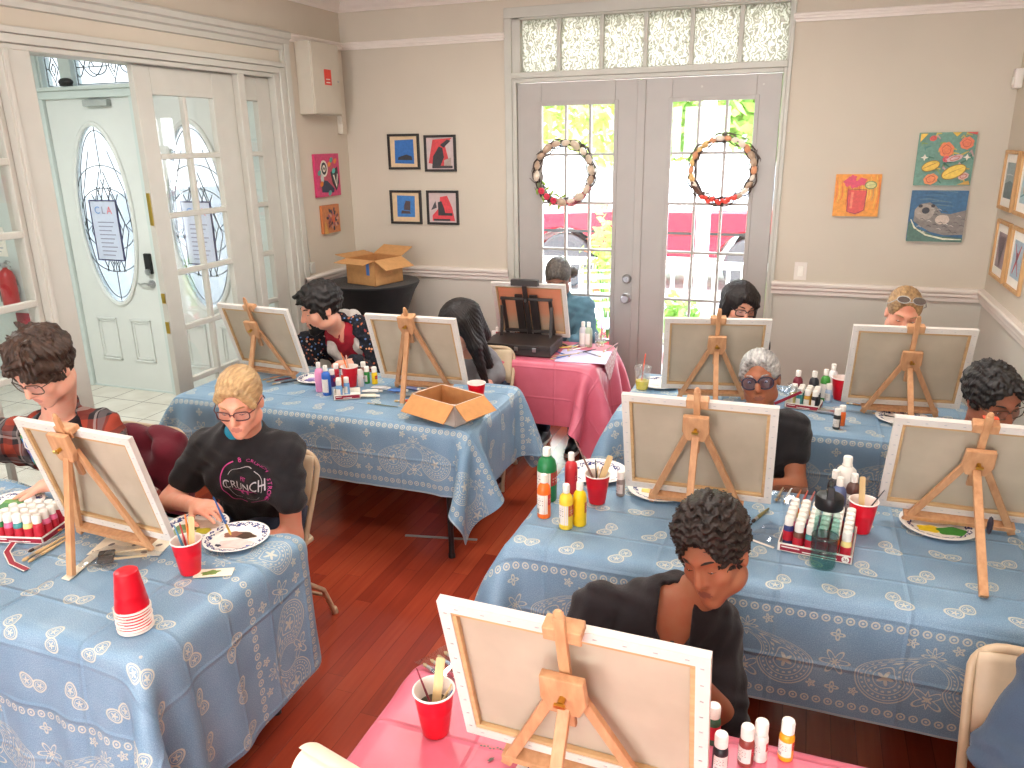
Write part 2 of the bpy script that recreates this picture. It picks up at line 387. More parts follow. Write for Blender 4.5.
# ------------------------------------------------------------------ the room
D, XL, XR, CEILZ, YR = 5.589, -3.433, 1.095, 3.09, -2.7
WT = .14
def pieces(name, mats, boxes, bevel=0, parent=None):
    mb = MB()
    for b in boxes:
        mb.mat(b[6] if len(b) > 6 else 0); mb.bx(*b[:6])
    return structure(mb.build(name, mats, parent, bevel=bevel)) if parent is None else mb.build(name, mats, parent, bevel=bevel)
RAIL = 1.07
pieces('floor', FLOOR, [(XL - .0, XR, YR, D + .1, -.08, 0)])
pieces('floor_vestibule', TILE, [(-7.4, XL, .6, 5.16, -.08, 0)])
pieces('ceiling', CEIL, [(XL - WT, XR + WT, YR - WT, D + WT, CEILZ, CEILZ + .1), (-7.4, XL - WT, .6, 5.16, CEILZ, CEILZ + .1)])
pieces('wall_back', [WALL, WALL2], [(XL, -2.09, D, D + WT, RAIL, CEILZ), (XL, -2.09, D, D + WT, 0, RAIL, 1), (-.178, XR, D, D + WT, RAIL, CEILZ), (-.178, XR, D, D + WT, 0, RAIL, 1), (-2.09, -.178, D, D + WT, 2.905, CEILZ)])
UL0, UL1, UH = 1.28, 4.82, 2.555        # opening of the french-door unit in the left wall
pieces('wall_left', [WALL, WALL2], [(XL - WT, XL, UL1, D + WT, RAIL, CEILZ), (XL - WT, XL, UL1, D + WT, 0, RAIL, 1), (XL - WT, XL, YR, UL0, 0, CEILZ), (XL - WT, XL, UL0, UL1, UH, CEILZ)])
pieces('wall_right', [WALL, WALL2], [(XR, XR + WT, YR, D + WT, RAIL, CEILZ), (XR, XR + WT, YR, D + WT, 0, RAIL, 1)])
# wall behind the photographer: two wide windows let the daylight in
RW = [(-2.9, -1.25), (-.75, .8)]
pieces('wall_rear', WALL, [(XL - WT, XR + WT, YR - WT, YR, 0, .8), (XL - WT, XR + WT, YR - WT, YR, 2.6, CEILZ), (XL - WT, -2.9, YR - WT, YR, .8, 2.6), (-1.25, -.75, YR - WT, YR, .8, 2.6), (.8, XR + WT, YR - WT, YR, .8, 2.6)])
for i, (a, b) in enumerate(RW):
    w = structure(thing('window_%d' % (i + 4), None, None, ((a + b) / 2, YR - .07, 1.7)))
    h = (b - a) / 2; mb = MB()
    for x in (-h + .03, 0, h - .03): mb.bx(x - .03, x + .03, -.03, .03, -.9, .9)
    for z in (-.87, 0, .87): mb.bx(-h, h, -.03, .03, z - .03, z + .03)
    mb.build('sash', TRIM, w)

def sweep(name, prof, path, mats=TRIMW):
    """a moulding: profile (out, z) swept along corners (x, y, nx, ny)"""
    mb = MB(); P = np.array([[(x + nx * o, y + ny * o, z) for o, z in prof] for x, y, nx, ny in path]); mb.grid(P)
    return structure(mb.build(name, mats))
def rail(name, z, h, t, path):
    sweep(name, [(0, z - h), (t * .45, z - h), (t * .5, z - h * .75), (t * .75, z - h * .6), (t * .75, z - h * .42), (t * .95, z - h * .3), (t, z - h * .12), (t * .85, z), (0, z)], path)
rail('trim_1', 2.775, .05, .035, [(XL, UL1 + .06, 1, 0), (XL, D, 1, -1), (-2.09, D, 0, -1)])
rail('trim_2', 2.775, .05, .035, [(-.178, D, 0, -1), (XR, D, -1, -1), (XR, YR, -1, 0)])
rail('trim_3', 1.112, .085, .045, [(XL, UL1, 1, 0), (XL, D, 1, -1), (-2.09, D, 0, -1)])
rail('trim_4', 1.112, .085, .045, [(-.178, D, 0, -1), (XR, D, -1, -1), (XR, YR, -1, 0)])
# stepped fascia above the left opening
sweep('trim_5', [(0, 2.655), (.018, 2.66), (.02, 2.69), (.034, 2.70), (.036, 2.725), (.05, 2.735), (.055, 2.765), (.04, 2.778), (0, 2.78)], [(XL, YR, 1, 0), (XL, 4.885, 1, 0)], TRIM)
pieces('trim_6', TRIM, [(XL, XL + .022, 4.80, 4.83, 0, 2.66), (XL, XL + .03, 4.83, 4.885, 1.11, 2.70)], .004)
sweep('trim_7', [(0, 2.985), (.012, 2.985), (.02, 3.0), (.045, 3.02), (.07, 3.055), (.1, 3.075), (.11, CEILZ), (0, CEILZ)], [(XL, YR, 1, 0), (XL, D, 1, -1), (XR, D, -1, -1), (XR, YR, -1, 0)])
for n, path in (('baseboard_left', [(XL, UL1, 1, 0), (XL, D, 1, -1), (-2.09, D, 0, -1)]), ('baseboard_right', [(-.178, D, 0, -1), (XR, D, -1, -1), (XR, YR, -1, 0)])):
    sweep(n, [(0, 0), (.018, 0), (.018, .1), (.01, .125), (0, .13)], path)

# --- french doors in the back wall
pieces('trim_8', TRIM, [(-2.10, -2.045, D - .02, D + .01, 0, 2.862), (-2.045, -2.014, D - .012, D + .1, 0, 2.5), (-.212, -.19, D - .012, D + .1, 0, 2.5), (-.19, -.165, D - .02, D + .01, 0, 2.862),
                        (-2.014, -.212, D - .018, D + .1, 2.44, 2.468), (-2.045, -.19, D - .03, D + .1, 2.468, 2.508), (-2.10, -.165, D - .02, D + .01, 2.862, 2.93), (-2.05, -1.985, D, D + WT, 2.5, 2.87), (-.2, -.178, D, D + WT, 2.5, 2.87), (-2.05, -.178, D, D + WT, 2.85, 2.905)], .004)
w = structure(thing('window_1', None, None, (0, D + .03, 0)))
for x in (-1.709, -1.405, -1.104, -.801, -.490): MB().bx(x - .014, x + .014, -.01, .045, 2.505, 2.855).build('mullion', TRIM, w, bevel=.003)
xs = [-1.99, -1.709, -1.405, -1.104, -.801, -.490, -.196]
for a, b in zip(xs, xs[1:]): MB().bx(a - .002, b + .002, .02, .028, 2.500, 2.856).build('pane', FROST, w)
def leaf(name, x0, x1, g0, g1, gz1, gz0, rows, cols, Ymid, knob=None):
    w = structure(thing(name, None, None, ((x0 + x1) / 2, Ymid, 0))); c = (x0 + x1) / 2
    x0 -= c; x1 -= c; g0 -= c; g1 -= c; T = .022; H = 2.435
    mb = MB(); mb.bx(x0 + .003, g0, -T, T, .008, H); mb.bx(g1, x1 - .003, -T, T, .008, H); mb.bx(g0, g1, -T, T, gz1, H); mb.bx(g0, g1, -T, T, .008, gz0)
    mb.build('door_frame', DOORP, w, bevel=.004)
    mb = MB(); f = .022
    for a, b, cc, d in ((g0 - f, g0 + .006, gz0 - f, gz1 + f), (g1 - .006, g1 + f, gz0 - f, gz1 + f)): mb.bx(a, b, -T - .008, -T + .01, cc, d)
    mb.bx(g0 + .006, g1 - .006, -T - .008, -T + .01, gz1 - .006, gz1 + f); mb.bx(g0 + .006, g1 - .006, -T - .008, -T + .01, gz0 - f, gz0 + .006)
    mb.build('glazing_bead', DOORP, w, bevel=.003)
    mb = MB()
    for i in range(1, cols): x = g0 + (g1 - g0) * i / cols; mb.bx(x - .009, x + .009, -.018, .018, gz0, gz1)
    for i in range(1, rows): z = gz1 + (gz0 - gz1) * i / rows; mb.bx(g0, g1, -.016, .016, z - .009, z + .009)
    mb.build('glazing_bar', DOORP, w, bevel=.003)
    MB().bx(g0, g1, -.003, .003, gz0, gz1).build('pane', PANE, w)
    return w, T
d1, T = leaf('door_1', -2.014, -1.127, -1.832, -1.297, 2.286, .264, 6, 3, D + .03)
d2, T = leaf('door_2', -1.123, -.212, -.909, -.369, 2.288, .266, 6, 3, D + .03)
MB().bx(.448, .51, -T - .012, -T, .01, 2.43).build('astragal', DOORP, d1, bevel=.005) if False else MB().bx(-.478, -.418, -T - .012, -T - .001, .01, 2.43).build('astragal', DOORP, d2, bevel=.005)
mb = MB(); y = -T
mb.lathe([(.0, -.075), (.024, -.075), (.032, -.062), (.033, -.05), (.024, -.034), (.014, -.028), (.014, -.008), (.036, -.006), (.038, 0)], (.388, y, .938), 24, np.array([[1, 0, 0], [0, 0, 1], [0, 1, 0]]).T); mb.build('knob', STEEL, d1, True)
mb = MB(); mb.lathe([(.0, -.03), (.022, -.03), (.03, -.022), (.034, 0)], (.388, y, 1.076), 24, np.array([[1, 0, 0], [0, 0, 1], [0, 1, 0]]).T); mb.bx(.385, .391, y - .045, y - .028, 1.062, 1.09); mb.build('deadbolt', STEEL, d1, True)
mb = MB()
for x in (-.05, .34): mb.cyl((x, -T - .006, 2.372), (x, -T, 2.372), .007, n=10)
mb.build('screw_cap', TRIM, d2)

# --- white french-door unit in the left wall (open leaf to the vestibule)
def yb(name, mats, parent, boxes, bevel=.004):
    mb = MB()
    for (y0, y1, z0, z1, a, b) in boxes: mb.bx(a, b, y0, y1, z0, z1)
    return mb.build(name, mats, parent, bevel=bevel)
pieces('trim_9', TRIM, [(XL - .0, XL + .03, 1.3, 4.755, 2.505, 2.545), (XL, XL + .045, 1.22, 4.80, 2.545, 2.575), (XL - WT, XL + .012, 1.3, 4.70, 2.478, 2.505), (XL - WT, XL + .02, 4.70, 4.755, 0, 2.505), (XL - WT, XL + .03, 4.755, 4.80, 0, 2.545),
                        (XL - WT, XL + .03, 1.22, 1.3, 0, 2.545), (XL - WT - .02, XL + .012, 4.335, 4.40, 0, 2.48), (XL - WT, XL + .012, 2.735, 2.885, 0, 2.48), (XL - WT, XL + .02, 2.745, 2.77, 0, 2.48)], .005)
def wallleaf(name, y0, y1, g0, g1, rows, cols, ztop=2.325, zbot=.34, X=XL - .05, T=.02):
    w = structure(thing(name, None, None, (X, (y0 + y1) / 2, 0))); c = (y0 + y1) / 2; y0 -= c; y1 -= c; g0 -= c; g1 -= c
    yb('door_frame', TRIM, w, [(y0 + .002, g0, .01, 2.474, -T, T), (g1, y1 - .002, .01, 2.474, -T, T), (g0, g1, ztop, 2.474, -T, T), (g0, g1, .01, zbot, -T, T)])
    bs = [(g0 + (g1 - g0) * i / cols - .013, g0 + (g1 - g0) * i / cols + .013, zbot, ztop, -.016, .02) for i in range(1, cols)]
    bs += [(g0, g1, ztop + (zbot - ztop) * i / rows - .016, ztop + (zbot - ztop) * i / rows + .016, -.016, .021) for i in range(1, rows)]
    yb('glazing_bar', TRIM, w, bs, .005)
    yb('pane', PANE, w, [(g0, g1, zbot, ztop, -.003, .003)], 0)
    return w
d3 = wallleaf('door_3', 3.525, 4.335, 3.645, 4.135, 6, 2)
wallleaf('window_2', 4.40, 4.70, 4.415, 4.56, 6, 1)
wallleaf('window_6', 1.98, 2.735, 2.12, 2.705, 6, 2)
wallleaf('window_7', 1.3, 1.95, 1.42, 1.84, 6, 2)
pieces('trim_15', TRIM, [(XL - WT, XL + .012, 1.94, 1.985, 0, 2.48)], .005)
mb = MB()
for z0, z1 in ((1.62, 1.80), (1.17, 1.23), (.99, 1.06)): mb.bx(-.012, .014, -.409, -.405, z0, z1)
mb.build('flush_bolt', BRASS, d3, bevel=.002)

# --- vestibule with two oval-glass front doors
VY = 5.02
pieces('wall_vestibule', MINT, [(-7.4, -5.97, VY, VY + .14, 0, CEILZ), (-4.0, XL - WT, VY, VY + .14, 0, CEILZ), (-5.97, -4.0, VY, VY + .14, 2.86, CEILZ), (-7.54, -7.4, .6, VY + .14, 0, CEILZ), (-7.54, XL, .46, .6, 0, CEILZ)])
pieces('trim_10', MINT, [(-5.97, -5.895, VY - .02, VY + .12, 0, 2.86), (-4.995, -4.925, VY - .02, VY + .12, 0, 2.5), (-4.06, -3.995, VY - .02, VY + .12, 0, 2.86), (-5.97, -4.0, VY - .03, VY + .12, 2.425, 2.515), (-5.97, -4.0, VY + .055, VY + .13, 2.40, 2.44), (-5.97, -4.0, VY + .0, VY + .12, -.01, .014), (-5.90, -5.88, VY + .055, VY + .1, 0, 2.43), (-5.01, -4.9, VY + .055, VY + .1, 0, 2.43), (-4.07, -4.05, VY + .055, VY + .1, 0, 2.43), (-5.97, -4.0, VY - .06, VY + .02, 2.485, 2.515), (-5.97, -4.0, VY - .02, VY + .12, 2.80, 2.86), (-5.93, -5.88, VY, VY + .1, 2.5, 2.85), (-5.68, -5.56, VY, VY + .1, 2.5, 2.85), (-4.75, -4.68, VY, VY + .1, 2.5, 2.85)], .005)
def ovalleaf(name, x0, x1, latch):
    c = (x0 + x1) / 2; w = structure(thing(name, None, None, (c, VY + .03, 0))); hw = (x1 - x0) / 2 - .003
    a, b, zc, n = .285, .725, 1.50, 48; H0, H1 = .012, 2.43
    mb = MB(); ov = [(a * math.cos(2 * PI * i / n), zc + b * math.sin(2 * PI * i / n)) for i in range(n)]
    def edge(i):
        t = 2 * PI * i / n; cx, cz = math.cos(t), math.sin(t); k = min(hw / abs(cx) if abs(cx) > 1e-6 else 1e9, ((H1 - zc) / cz) if cz > 1e-6 else ((H0 - zc) / cz if cz < -1e-6 else 1e9)); return (cx * k, zc + cz * k)
    ed = [edge(i) for i in range(n)]
    corners = [(hw, H1), (-hw, H1), (-hw, H0), (hw, H0)]
    for y in (-.022, .022):
        for i in range(n):
            j = (i + 1) % n; mb.poly([(ov[i][0], y, ov[i][1]), (ov[j][0], y, ov[j][1]), (ed[j][0], y, ed[j][1])] + [(q[0], y, q[1]) for q in corners if min(abs(q[0] - ed[i][0]) + abs(q[1] - ed[j][1]), abs(q[0] - ed[j][0]) + abs(q[1] - ed[i][1])) < 1e-6] + [(ed[i][0], y, ed[i][1])])
    for i in range(n):
        j = (i + 1) % n; mb.poly([(ov[i][0], -.022, ov[i][1]), (ov[j][0], -.022, ov[j][1]), (ov[j][0], .022, ov[j][1]), (ov[i][0], .022, ov[i][1])])
    for x in (-hw, hw): mb.poly([(x, -.022, H0), (x, .022, H0), (x, .022, H1), (x, -.022, H1)])
    for z in (H0, H1): mb.poly([(-hw, -.022, z), (hw, -.022, z), (hw, .022, z), (-hw, .022, z)])
    mb.build('door_slab', MDOOR, w)
    mb = MB()
    for k, r in ((1.05, .016), (1.0, .012)): mb.tube([(a * k * math.cos(2 * PI * i / n), -.026, zc + (b + a * (k - 1)) * math.sin(2 * PI * i / n)) for i in range(n)], r, 8, True)
    mb.build('oval_frame', MDOOR, w, True)
    mb = MB()
    for sx in (-1, 1):
        for k in (0, .022):
            x0p, x1p = sorted((sx * (.075 + k), sx * (.30 - k))); z0p, z1p = .26 + k, .64 - k; tt = .014 - k * .25
            for q in ((x0p, x1p, z0p, z0p + .02), (x0p, x1p, z1p - .02, z1p), (x0p, x0p + .02, z0p, z1p), (x1p - .02, x1p, z0p, z1p)): mb.bx(q[0], q[1], -.022 - tt, -.02, q[2], q[3])
    mb.build('raised_panel', MDOOR, w, bevel=.006)
    mb = MB(); mb.poly([(a * math.cos(2 * PI * i / n), 0, zc + b * math.sin(2 * PI * i / n)) for i in range(n)]); mb.build('oval_glass', LEADED, w)
    mb = MB(); LD = .0036
    def cu(pts): mb.tube([(x, -.004, z) for x, z in pts], LD, 6)
    mb.tube([(a * .88 * math.cos(2 * PI * i / n), -.004, zc + b * .94 * math.sin(2 * PI * i / n)) for i in range(n)], LD, 6, True)
    cu([(0, zc + b), (0, zc + .33)]); cu([(0, zc - b), (0, zc - .38)])
    for s in (-1, 1):
        for q in ((.33, .30), (.15, .16)):
            cu([(s * a * .93 * math.sin(t), zc + q[0] + .18 * math.cos(t) - .1) for t in np.linspace(.0, 1.5, 9)])
            cu([(s * a * .93 * math.sin(t), zc - q[0] - .18 * math.cos(t) + .05) for t in np.linspace(.0, 1.5, 9)])
        for dx in (-.12, -.06, 0, .06): cu([(s * (dx - .02) , zc + .30 - abs(dx)), (s * (dx + .14), zc - .12), (s * (dx + .02), zc - .46)])
        cu([(s * .02, zc + .36), (s * .17, zc - .05), (s * .02, zc - .40)]); cu([(s * .1, zc + .52), (s * .22, zc + .2), (s * .25, zc - .2)])
        cu([(s * .24, zc - .02), (s * .18, zc - .07), (s * .24, zc - .12), (s * .265, zc - .07), (s * .24, zc - .02)])
    mb.build('leading', BLACKM, w)
    # paper notice hung in the oval
    mb = MB(); mb.bx(-.16, .12, -.02, -.012, zc - .36, zc + .13); mb.mat(1)
    for q in ((-.165, .125, zc + .125, zc + .135), (-.165, .125, zc - .365, zc - .355), (-.165, -.157, zc - .355, zc + .125), (.117, .125, zc - .355, zc + .125)): mb.bx(q[0], q[1], -.024, -.01, q[2], q[3])
    cols = [3, 2, 4]; 
    for k, ch in enumerate('CLA'):
        vs, fs = text_mesh(ch, .085); mb.mat(cols[k]); mb.add([(x - .085 + k * .065, -.0255, z + zc + .05) for x, z, _ in vs], fs)
    mb.mat(2)
    for r in range(9): mb.bx(-.1, .07 - .02 * (r % 3), -.0225, -.019, zc - .05 - r * .034, zc - .042 - r * .034)
    mb.build('paper_notice', [NOTICE, INKB, GREYTXT, CYANT, PINKT], w)
    if latch:
        mb = MB(); x = hw - .06
        mb.bx(x - .035, x + .035, -.045, -.02, 1.04, 1.21); mb.build('keypad_lock', BLACKM, w, bevel=.008)
        mb = MB(); mb.cyl((x, -.03, .955), (x, -.02, .955), .034, n=20); mb.cyl((x, -.065, .955), (x, -.03, .955), .012, n=12); mb.tube([(x, -.06, .955), (x - .04, -.062, .962), (x - .09, -.06, .952), (x - .125, -.055, .962)], [.011, .01, .008, .006], 8); mb.cyl((x, -.046, 1.06), (x, -.06, 1.06), .026, n=16); mb.build('lever_handle', STEEL, w, True)
        mb = MB(); mb.bx(.0, .25, -.075, -.022, 2.36, 2.41); mb.build('door_closer', plain('dull_aluminium', (170, 176, 174), .4, .05, 30), w, bevel=.006)
    return w
NOTICE = plain('pale_blue_notice_paper', (206, 214, 234), .8, .03); INKB = plain('dark_blue_frame', (60, 58, 96), .5, .05); GREYTXT = plain('grey_text_ink', (150, 152, 176), .7, .03); CYANT = plain('blue_text_ink', (110, 160, 220), .7, .03); PINKT = plain('pink_text_ink', (230, 130, 140), .7, .03)
ovalleaf('door_4', -5.892, -5.0, True); ovalleaf('door_5', -4.92, -4.06, False)
w = structure(thing('window_3', None, None, (0, VY + .05, 0)))
for a, b in ((-5.88, -5.68), (-5.56, -4.75), (-4.68, -4.06)):
    MB().poly([(a, 0, 2.515), (b, 0, 2.515), (b, 0, 2.80), (a, 0, 2.80)]).build('pane', LEADED, w)
    mb = MB(); c = (a + b) / 2; z = 2.657; hw = (b - a) / 2
    def cu(p): mb.tube([(x, -.006, q) for x, q in p], .004, 6)
    cu([(a + .02, 2.53), (b - .02, 2.53), (b - .02, 2.785), (a + .02, 2.785), (a + .02, 2.53)])
    k = .05
    cu([(c, z + .1), (c + k, z), (c, z - .1), (c - k, z), (c, z + .1)]); cu([(c, z + .04), (c + k * .5, z), (c, z - .05), (c - k * .5, z), (c, z + .04)])
    cu([(a + .02, z), (c - k, z)]); cu([(c + k, z), (b - .02, z)]); cu([(c, z + .1), (c, 2.785)]); cu([(c, z - .1), (c, 2.53)])
    if hw > .2:
        for s in (-1, 1):
            cu([(c + s * (k + .02 + .09 * (1 - math.cos(t))), z + .06 * math.sin(t)) for t in np.linspace(0, 2 * PI, 17)])
            cu([(c + s * t, 2.785 - .2 * math.sin((t - .04) / (hw - .06) * PI)) for t in np.linspace(.04, hw - .02, 12)])
            cu([(c + s * (.2 + t), z + .07 * math.sin(t * 30)) for t in np.linspace(0, hw - .22, 14)])
    mb.build('leading', BLACKM, w)
t = thing('security_sensor', 'small black sensor perched on the ledge above the oval front door', 'sensor', at(66, 84, Y=VY - .05)); t.location.z = 2.516
mb = MB(); mb.ell((0, 0, .03), (.07, .04, .032), 16); mb.build('housing', BLACKM, t, True); mb = MB(); mb.bx(-.04, .04, -.03, .03, 0, .012); mb.build('foot', BLACKM, t, bevel=.003)
# ------------------------------------------------------------------ things on the walls
def circ(cx, cy, rx, ry=None, n=20, rot=0, wob=0, k=5):
    ry = rx if ry is None else ry; o = []
    for i in range(n):
        t = 2 * PI * i / n; q = 1 + wob * math.sin(k * t + 1); x = rx * q * math.cos(t); y = ry * q * math.sin(t)
        o.append((cx + x * math.cos(rot) - y * math.sin(rot), cy + x * math.sin(rot) + y * math.cos(rot)))
    return o
def stroke(pts, w):
    P = [V(p) for p in pts]; L = []; Rr = []
    for i in range(len(P)):
        t = unit(P[min(i + 1, len(P) - 1)] - P[max(i - 1, 0)]); n = V(-t[1], t[0]); ww = w * (1 if 0 < i < len(P) - 1 else .5)
        L.append(tuple(P[i] + n * ww)); Rr.append(tuple(P[i] - n * ww))
    return L, Rr
class Art:
    """flat paint laid in layers on a panel; local x right, z up, the picture looks along -y"""
    def __init__(s, y=0): s.mb = MB(); s.y = y; s.k = 0; s.mats = []
    def col(s, c):
        c = tuple(int(.86 * k + .14 * 150) for k in c)
        m = plain('paint_%02x%02x%02x' % tuple(c), c, .5, .14, 60, bstr=.35)
        if m not in s.mats: s.mats.append(m)
        s.mb.mat(s.mats.index(m)); return s
    def poly(s, pts, c): s.col(c); s.k += 1; s.mb.poly([(x, s.y - .0004 * (s.k + 2), z) for x, z in pts]); return s
    def line(s, pts, w, c):
        L, Rr = stroke(pts, w); s.col(c); s.k += 1; y = s.y - .0004 * (s.k + 2)
        for i in range(len(L) - 1): s.mb.poly([(L[i][0], y, L[i][1]), (L[i + 1][0], y, L[i + 1][1]), (Rr[i + 1][0], y, Rr[i + 1][1]), (Rr[i][0], y, Rr[i][1])])
        return s
    def loop(s, pts, w, c): return s.line(list(pts) + [pts[0]], w, c)
    def build(s, parent, name='painted_picture'): return s.mb.build(name, s.mats, parent, fix=False)
def panel(name, label, c, w, h, face, edge, back=.022):
    """stretched canvas on a wall. face: 'back' 'left' 'right'"""
    rz = {'back': 0, 'left': PI / 2, 'right': -PI / 2}[face]
    t = thing(name, label, 'painting', c, rz)
    MB().bx(-w / 2, w / 2, -back, -.001, -h / 2, h / 2).build('canvas_panel', edge, t, bevel=.003); return t
OR, RD, YL, TE, GN, PK, BLU, DKB, WHT, BLK = (238, 130, 40), (222, 70, 64), (236, 190, 70), (80, 150, 140), (120, 150, 90), (206, 52, 110), (50, 96, 140), (30, 66, 104), (236, 226, 210), (36, 34, 40)
rr = random.Random(5)
# drink in a glass
t = panel('painting', 'small square orange painting of a red drink with a lime slice', (.295, D, 1.682), .268, .262, 'back', plain('orange_canvas', (232, 140, 50), .6, .1)); a = Art(-.022)
a.poly([(-.134, -.131), (.134, -.131), (.134, .131), (-.134, .131)], (240, 150, 46))
for i in range(16): x = -.125 + i * .0165; a.line([(x, .125 - rr.random() * .05), (x + .006, 0), (x - .004, -.12 + rr.random() * .1)], .004, rr.choice([(232, 104, 36), (246, 190, 70), (200, 150, 80), (240, 170, 50)]))
a.poly([(-.055, .035), (.055, .03), (.045, -.095), (.02, -.112), (-.03, -.112), (-.05, -.1)], (222, 74, 66)); a.poly([(-.035, .02), (-.02, .02), (-.022, -.08), (-.036, -.08)], (240, 130, 100)); a.loop([(-.055, .04), (.055, .035), (.05, -.09), (.0, -.115), (-.05, -.1)], .003, (150, 40, 60))
for q in ((-.05, .085, .035), (-.02, .07, .03), (.02, .085, .03), (-.035, .105, .025)): a.poly(circ(q[0], q[1], q[2], q[2] * .8, 14, .4, .2), (224, 66, 96))
a.poly(circ(.075, .065, .036, .026, 18), (110, 136, 70)); a.poly(circ(.075, .065, .029, .02, 18), (214, 206, 130)); a.line([(.05, .062), (.1, .07)], .002, GN); a.build(t)
# fruit and flowers
t = panel('painting', 'square painting of orange blooms and yellow fruit on green, upper on the wall', (.767, D, 1.902), .312, .312, 'back', plain('teal_canvas', (96, 140, 120), .6, .1)); a = Art(-.022); h = .156
a.poly([(-h, -h), (h, -h), (h, h), (-h, h)], (98, 146, 128))
for i in range(26): x, z = rr.uniform(-.14, .14), rr.uniform(-.14, .14); a.line([(x, z), (x + rr.uniform(-.03, .03) * .4, z + .015), (min(.15, x + .03), max(-.15, min(.15, z + rr.uniform(-.03, .04))))], .006, rr.choice([(120, 150, 84), (70, 126, 120), (206, 180, 80), (196, 150, 150), (60, 110, 90)]))
for q in ((0, .055, .04, .045, (232, 120, 70)), (.105, .092, .038, .036, (226, 112, 74)), (-.065, -.118, .04, .032, (236, 136, 80)), (-.08, .122, .02, .016, (214, 76, 80)), (.005, .0, .02, .018, (220, 80, 100)), (.11, -.1, .03, .02, (214, 170, 160)), (.05, .005, .045, .018, (206, 170, 170))): a.poly(circ(q[0], q[1], q[2], q[3], 18, .3, .08, 7), q[4]); a.loop(circ(q[0], q[1], q[2] * .6, q[3] * .6, 14, .3, .1, 5), .002, (186, 80, 50))
a.poly(circ(-.075, -.04, .05, .028, 18, .35), (232, 190, 70)); a.loop(circ(-.075, -.04, .05, .028, 18, .35), .002, (150, 110, 40)); a.line([(-.115, -.055), (-.075, -.035), (-.04, -.02)], .002, (160, 110, 40)); a.poly(circ(.055, -.075, .068, .036, 20, .45), (236, 196, 74)); a.loop(circ(.055, -.075, .068, .036, 20, .45), .0025, (150, 110, 40)); a.line([(0, -.1), (.055, -.07), (.11, -.045)], .002, (190, 140, 50))
for q in ((-.115, .01), (.115, .01)): a.poly([(q[0], q[1] + .02), (q[0] + .008, q[1] + .004), (q[0] + .022, q[1]), (q[0] + .006, q[1] - .006), (q[0], q[1] - .02), (q[0] - .006, q[1] - .005), (q[0] - .022, q[1]), (q[0] - .008, q[1] + .005)], WHT)
a.poly([(-.15, .1), (-.11, .15), (-.15, .15)], YL); a.poly([(.02, .155), (.07, .155), (.045, .13)], YL); a.poly([(.09, .155), (.155, .155), (.15, .14)], RD); a.poly([(.08, -.15), (.15, -.15), (.14, -.125)], (200, 150, 60)); a.build(t)
# floating otter
t = panel('painting', 'square dark blue painting of a grey otter floating on its back', (.768, D, 1.559), .312, .312, 'back', plain('blue_canvas', (60, 110, 160), .6, .1)); a = Art(-.022)
a.poly([(-h, -h), (h, -h), (h, h), (-h, h)], (44, 92, 132))
for i in range(16): z = .15 - i * .012; x = rr.uniform(-.15, .0); a.line([(x, z), (x + .05, z + .004), (x + rr.uniform(.1, .15), z - .004)], .004, rr.choice([(60, 104, 134), (34, 78, 116), (80, 112, 130)]))
a.poly([(-h, -.03), (-.11, -.07), (0, -.12), (h, -.13), (h, -h), (-h, -h)], (70, 106, 92)); a.line([(-.145, -.02), (-.12, -.07), (-.05, -.115), (.05, -.138), (.15, -.14)], .005, (220, 220, 190))
a.poly([(-.13, .04), (-.1, .075), (-.05, .085), (-.01, .06), (.02, .02), (.07, .015), (h, .04), (h, -.11), (.05, -.115), (-.03, -.095), (-.09, -.06), (-.13, -.03)], (126, 118, 112))
a.poly(circ(-.075, .025, .055, .05, 18), (160, 148, 136)); a.poly(circ(-.068, .035, .022, .02, 12), BLK); a.poly(circ(-.1, .062, .012, .01, 10), BLK); a.poly(circ(-.03, .064, .012, .01, 10), BLK); a.poly(circ(.03, -.02, .04, .03, 16), (206, 186, 168))
for i in range(34): x, z = rr.uniform(-.12, .14), rr.uniform(-.1, .05); z = min(z, .06 - abs(x + .06) * .35); a.line([(x, z), (x + .014, z + .004), (x + .028, z - .004)], .0022, rr.choice([(214, 206, 196), (60, 56, 58), (90, 84, 82), (190, 178, 166)]))
a.build(t)
# two little canvases on the left wall
t = panel('painting', 'upright magenta abstract painting with black and white shapes beside the glass doors', (XL, 5.24, 1.823), .322, .31, 'left', plain('magenta_canvas', (200, 50, 100), .6, .1)); a = Art(-.022); h = .155
a.poly([(-.161, -h), (.161, -h), (.161, h), (-.161, h)], (206, 54, 104)); a.poly([(-.12, -.1), (.04, -.13), (.12, -.02), (.06, .1), (-.1, .06)], (190, 70, 90))
a.poly(circ(-.05, .05, .05, .06, 18), WHT); a.poly(circ(-.05, .05, .036, .045, 18), BLK); a.poly(circ(-.05, .05, .02, .026, 14), WHT); a.poly(circ(-.05, .05, .01, .012, 10), BLK)
a.poly([(.03, .02), (.13, .06), (.14, -.06), (.1, -.12), (.05, -.06)], BLK); a.poly([(.06, .0), (.08, .0), (.1, -.07), (.12, .01), (.13, -.0), (.105, -.1)], WHT); a.poly([(-.1, -.03), (-.02, -.04), (.07, -.1), (.06, -.13), (-.1, -.12)], (30, 34, 60)); a.poly(circ(-.085, -.02, .022, .035, 12), (200, 200, 196))
for q in ((.02, .08, OR), (.05, .11, TE), (.1, .1, (232, 120, 60)), (-.12, .02, TE), (-.1, -.06, OR), (.07, .03, (90, 200, 190)), (.0, -.13, TE)): a.poly(circ(q[0], q[1], .025, .018, 12, .6), q[2])
a.build(t)
t = panel('painting', 'small brown and orange abstract canvas under the magenta painting', (XL, 5.236, 1.50), .235, .21, 'left', plain('ochre_canvas', (190, 110, 60), .6, .1)); a = Art(-.022)
a.poly([(-.117, -.105), (.117, -.105), (.117, .105), (-.117, .105)], (196, 116, 66))
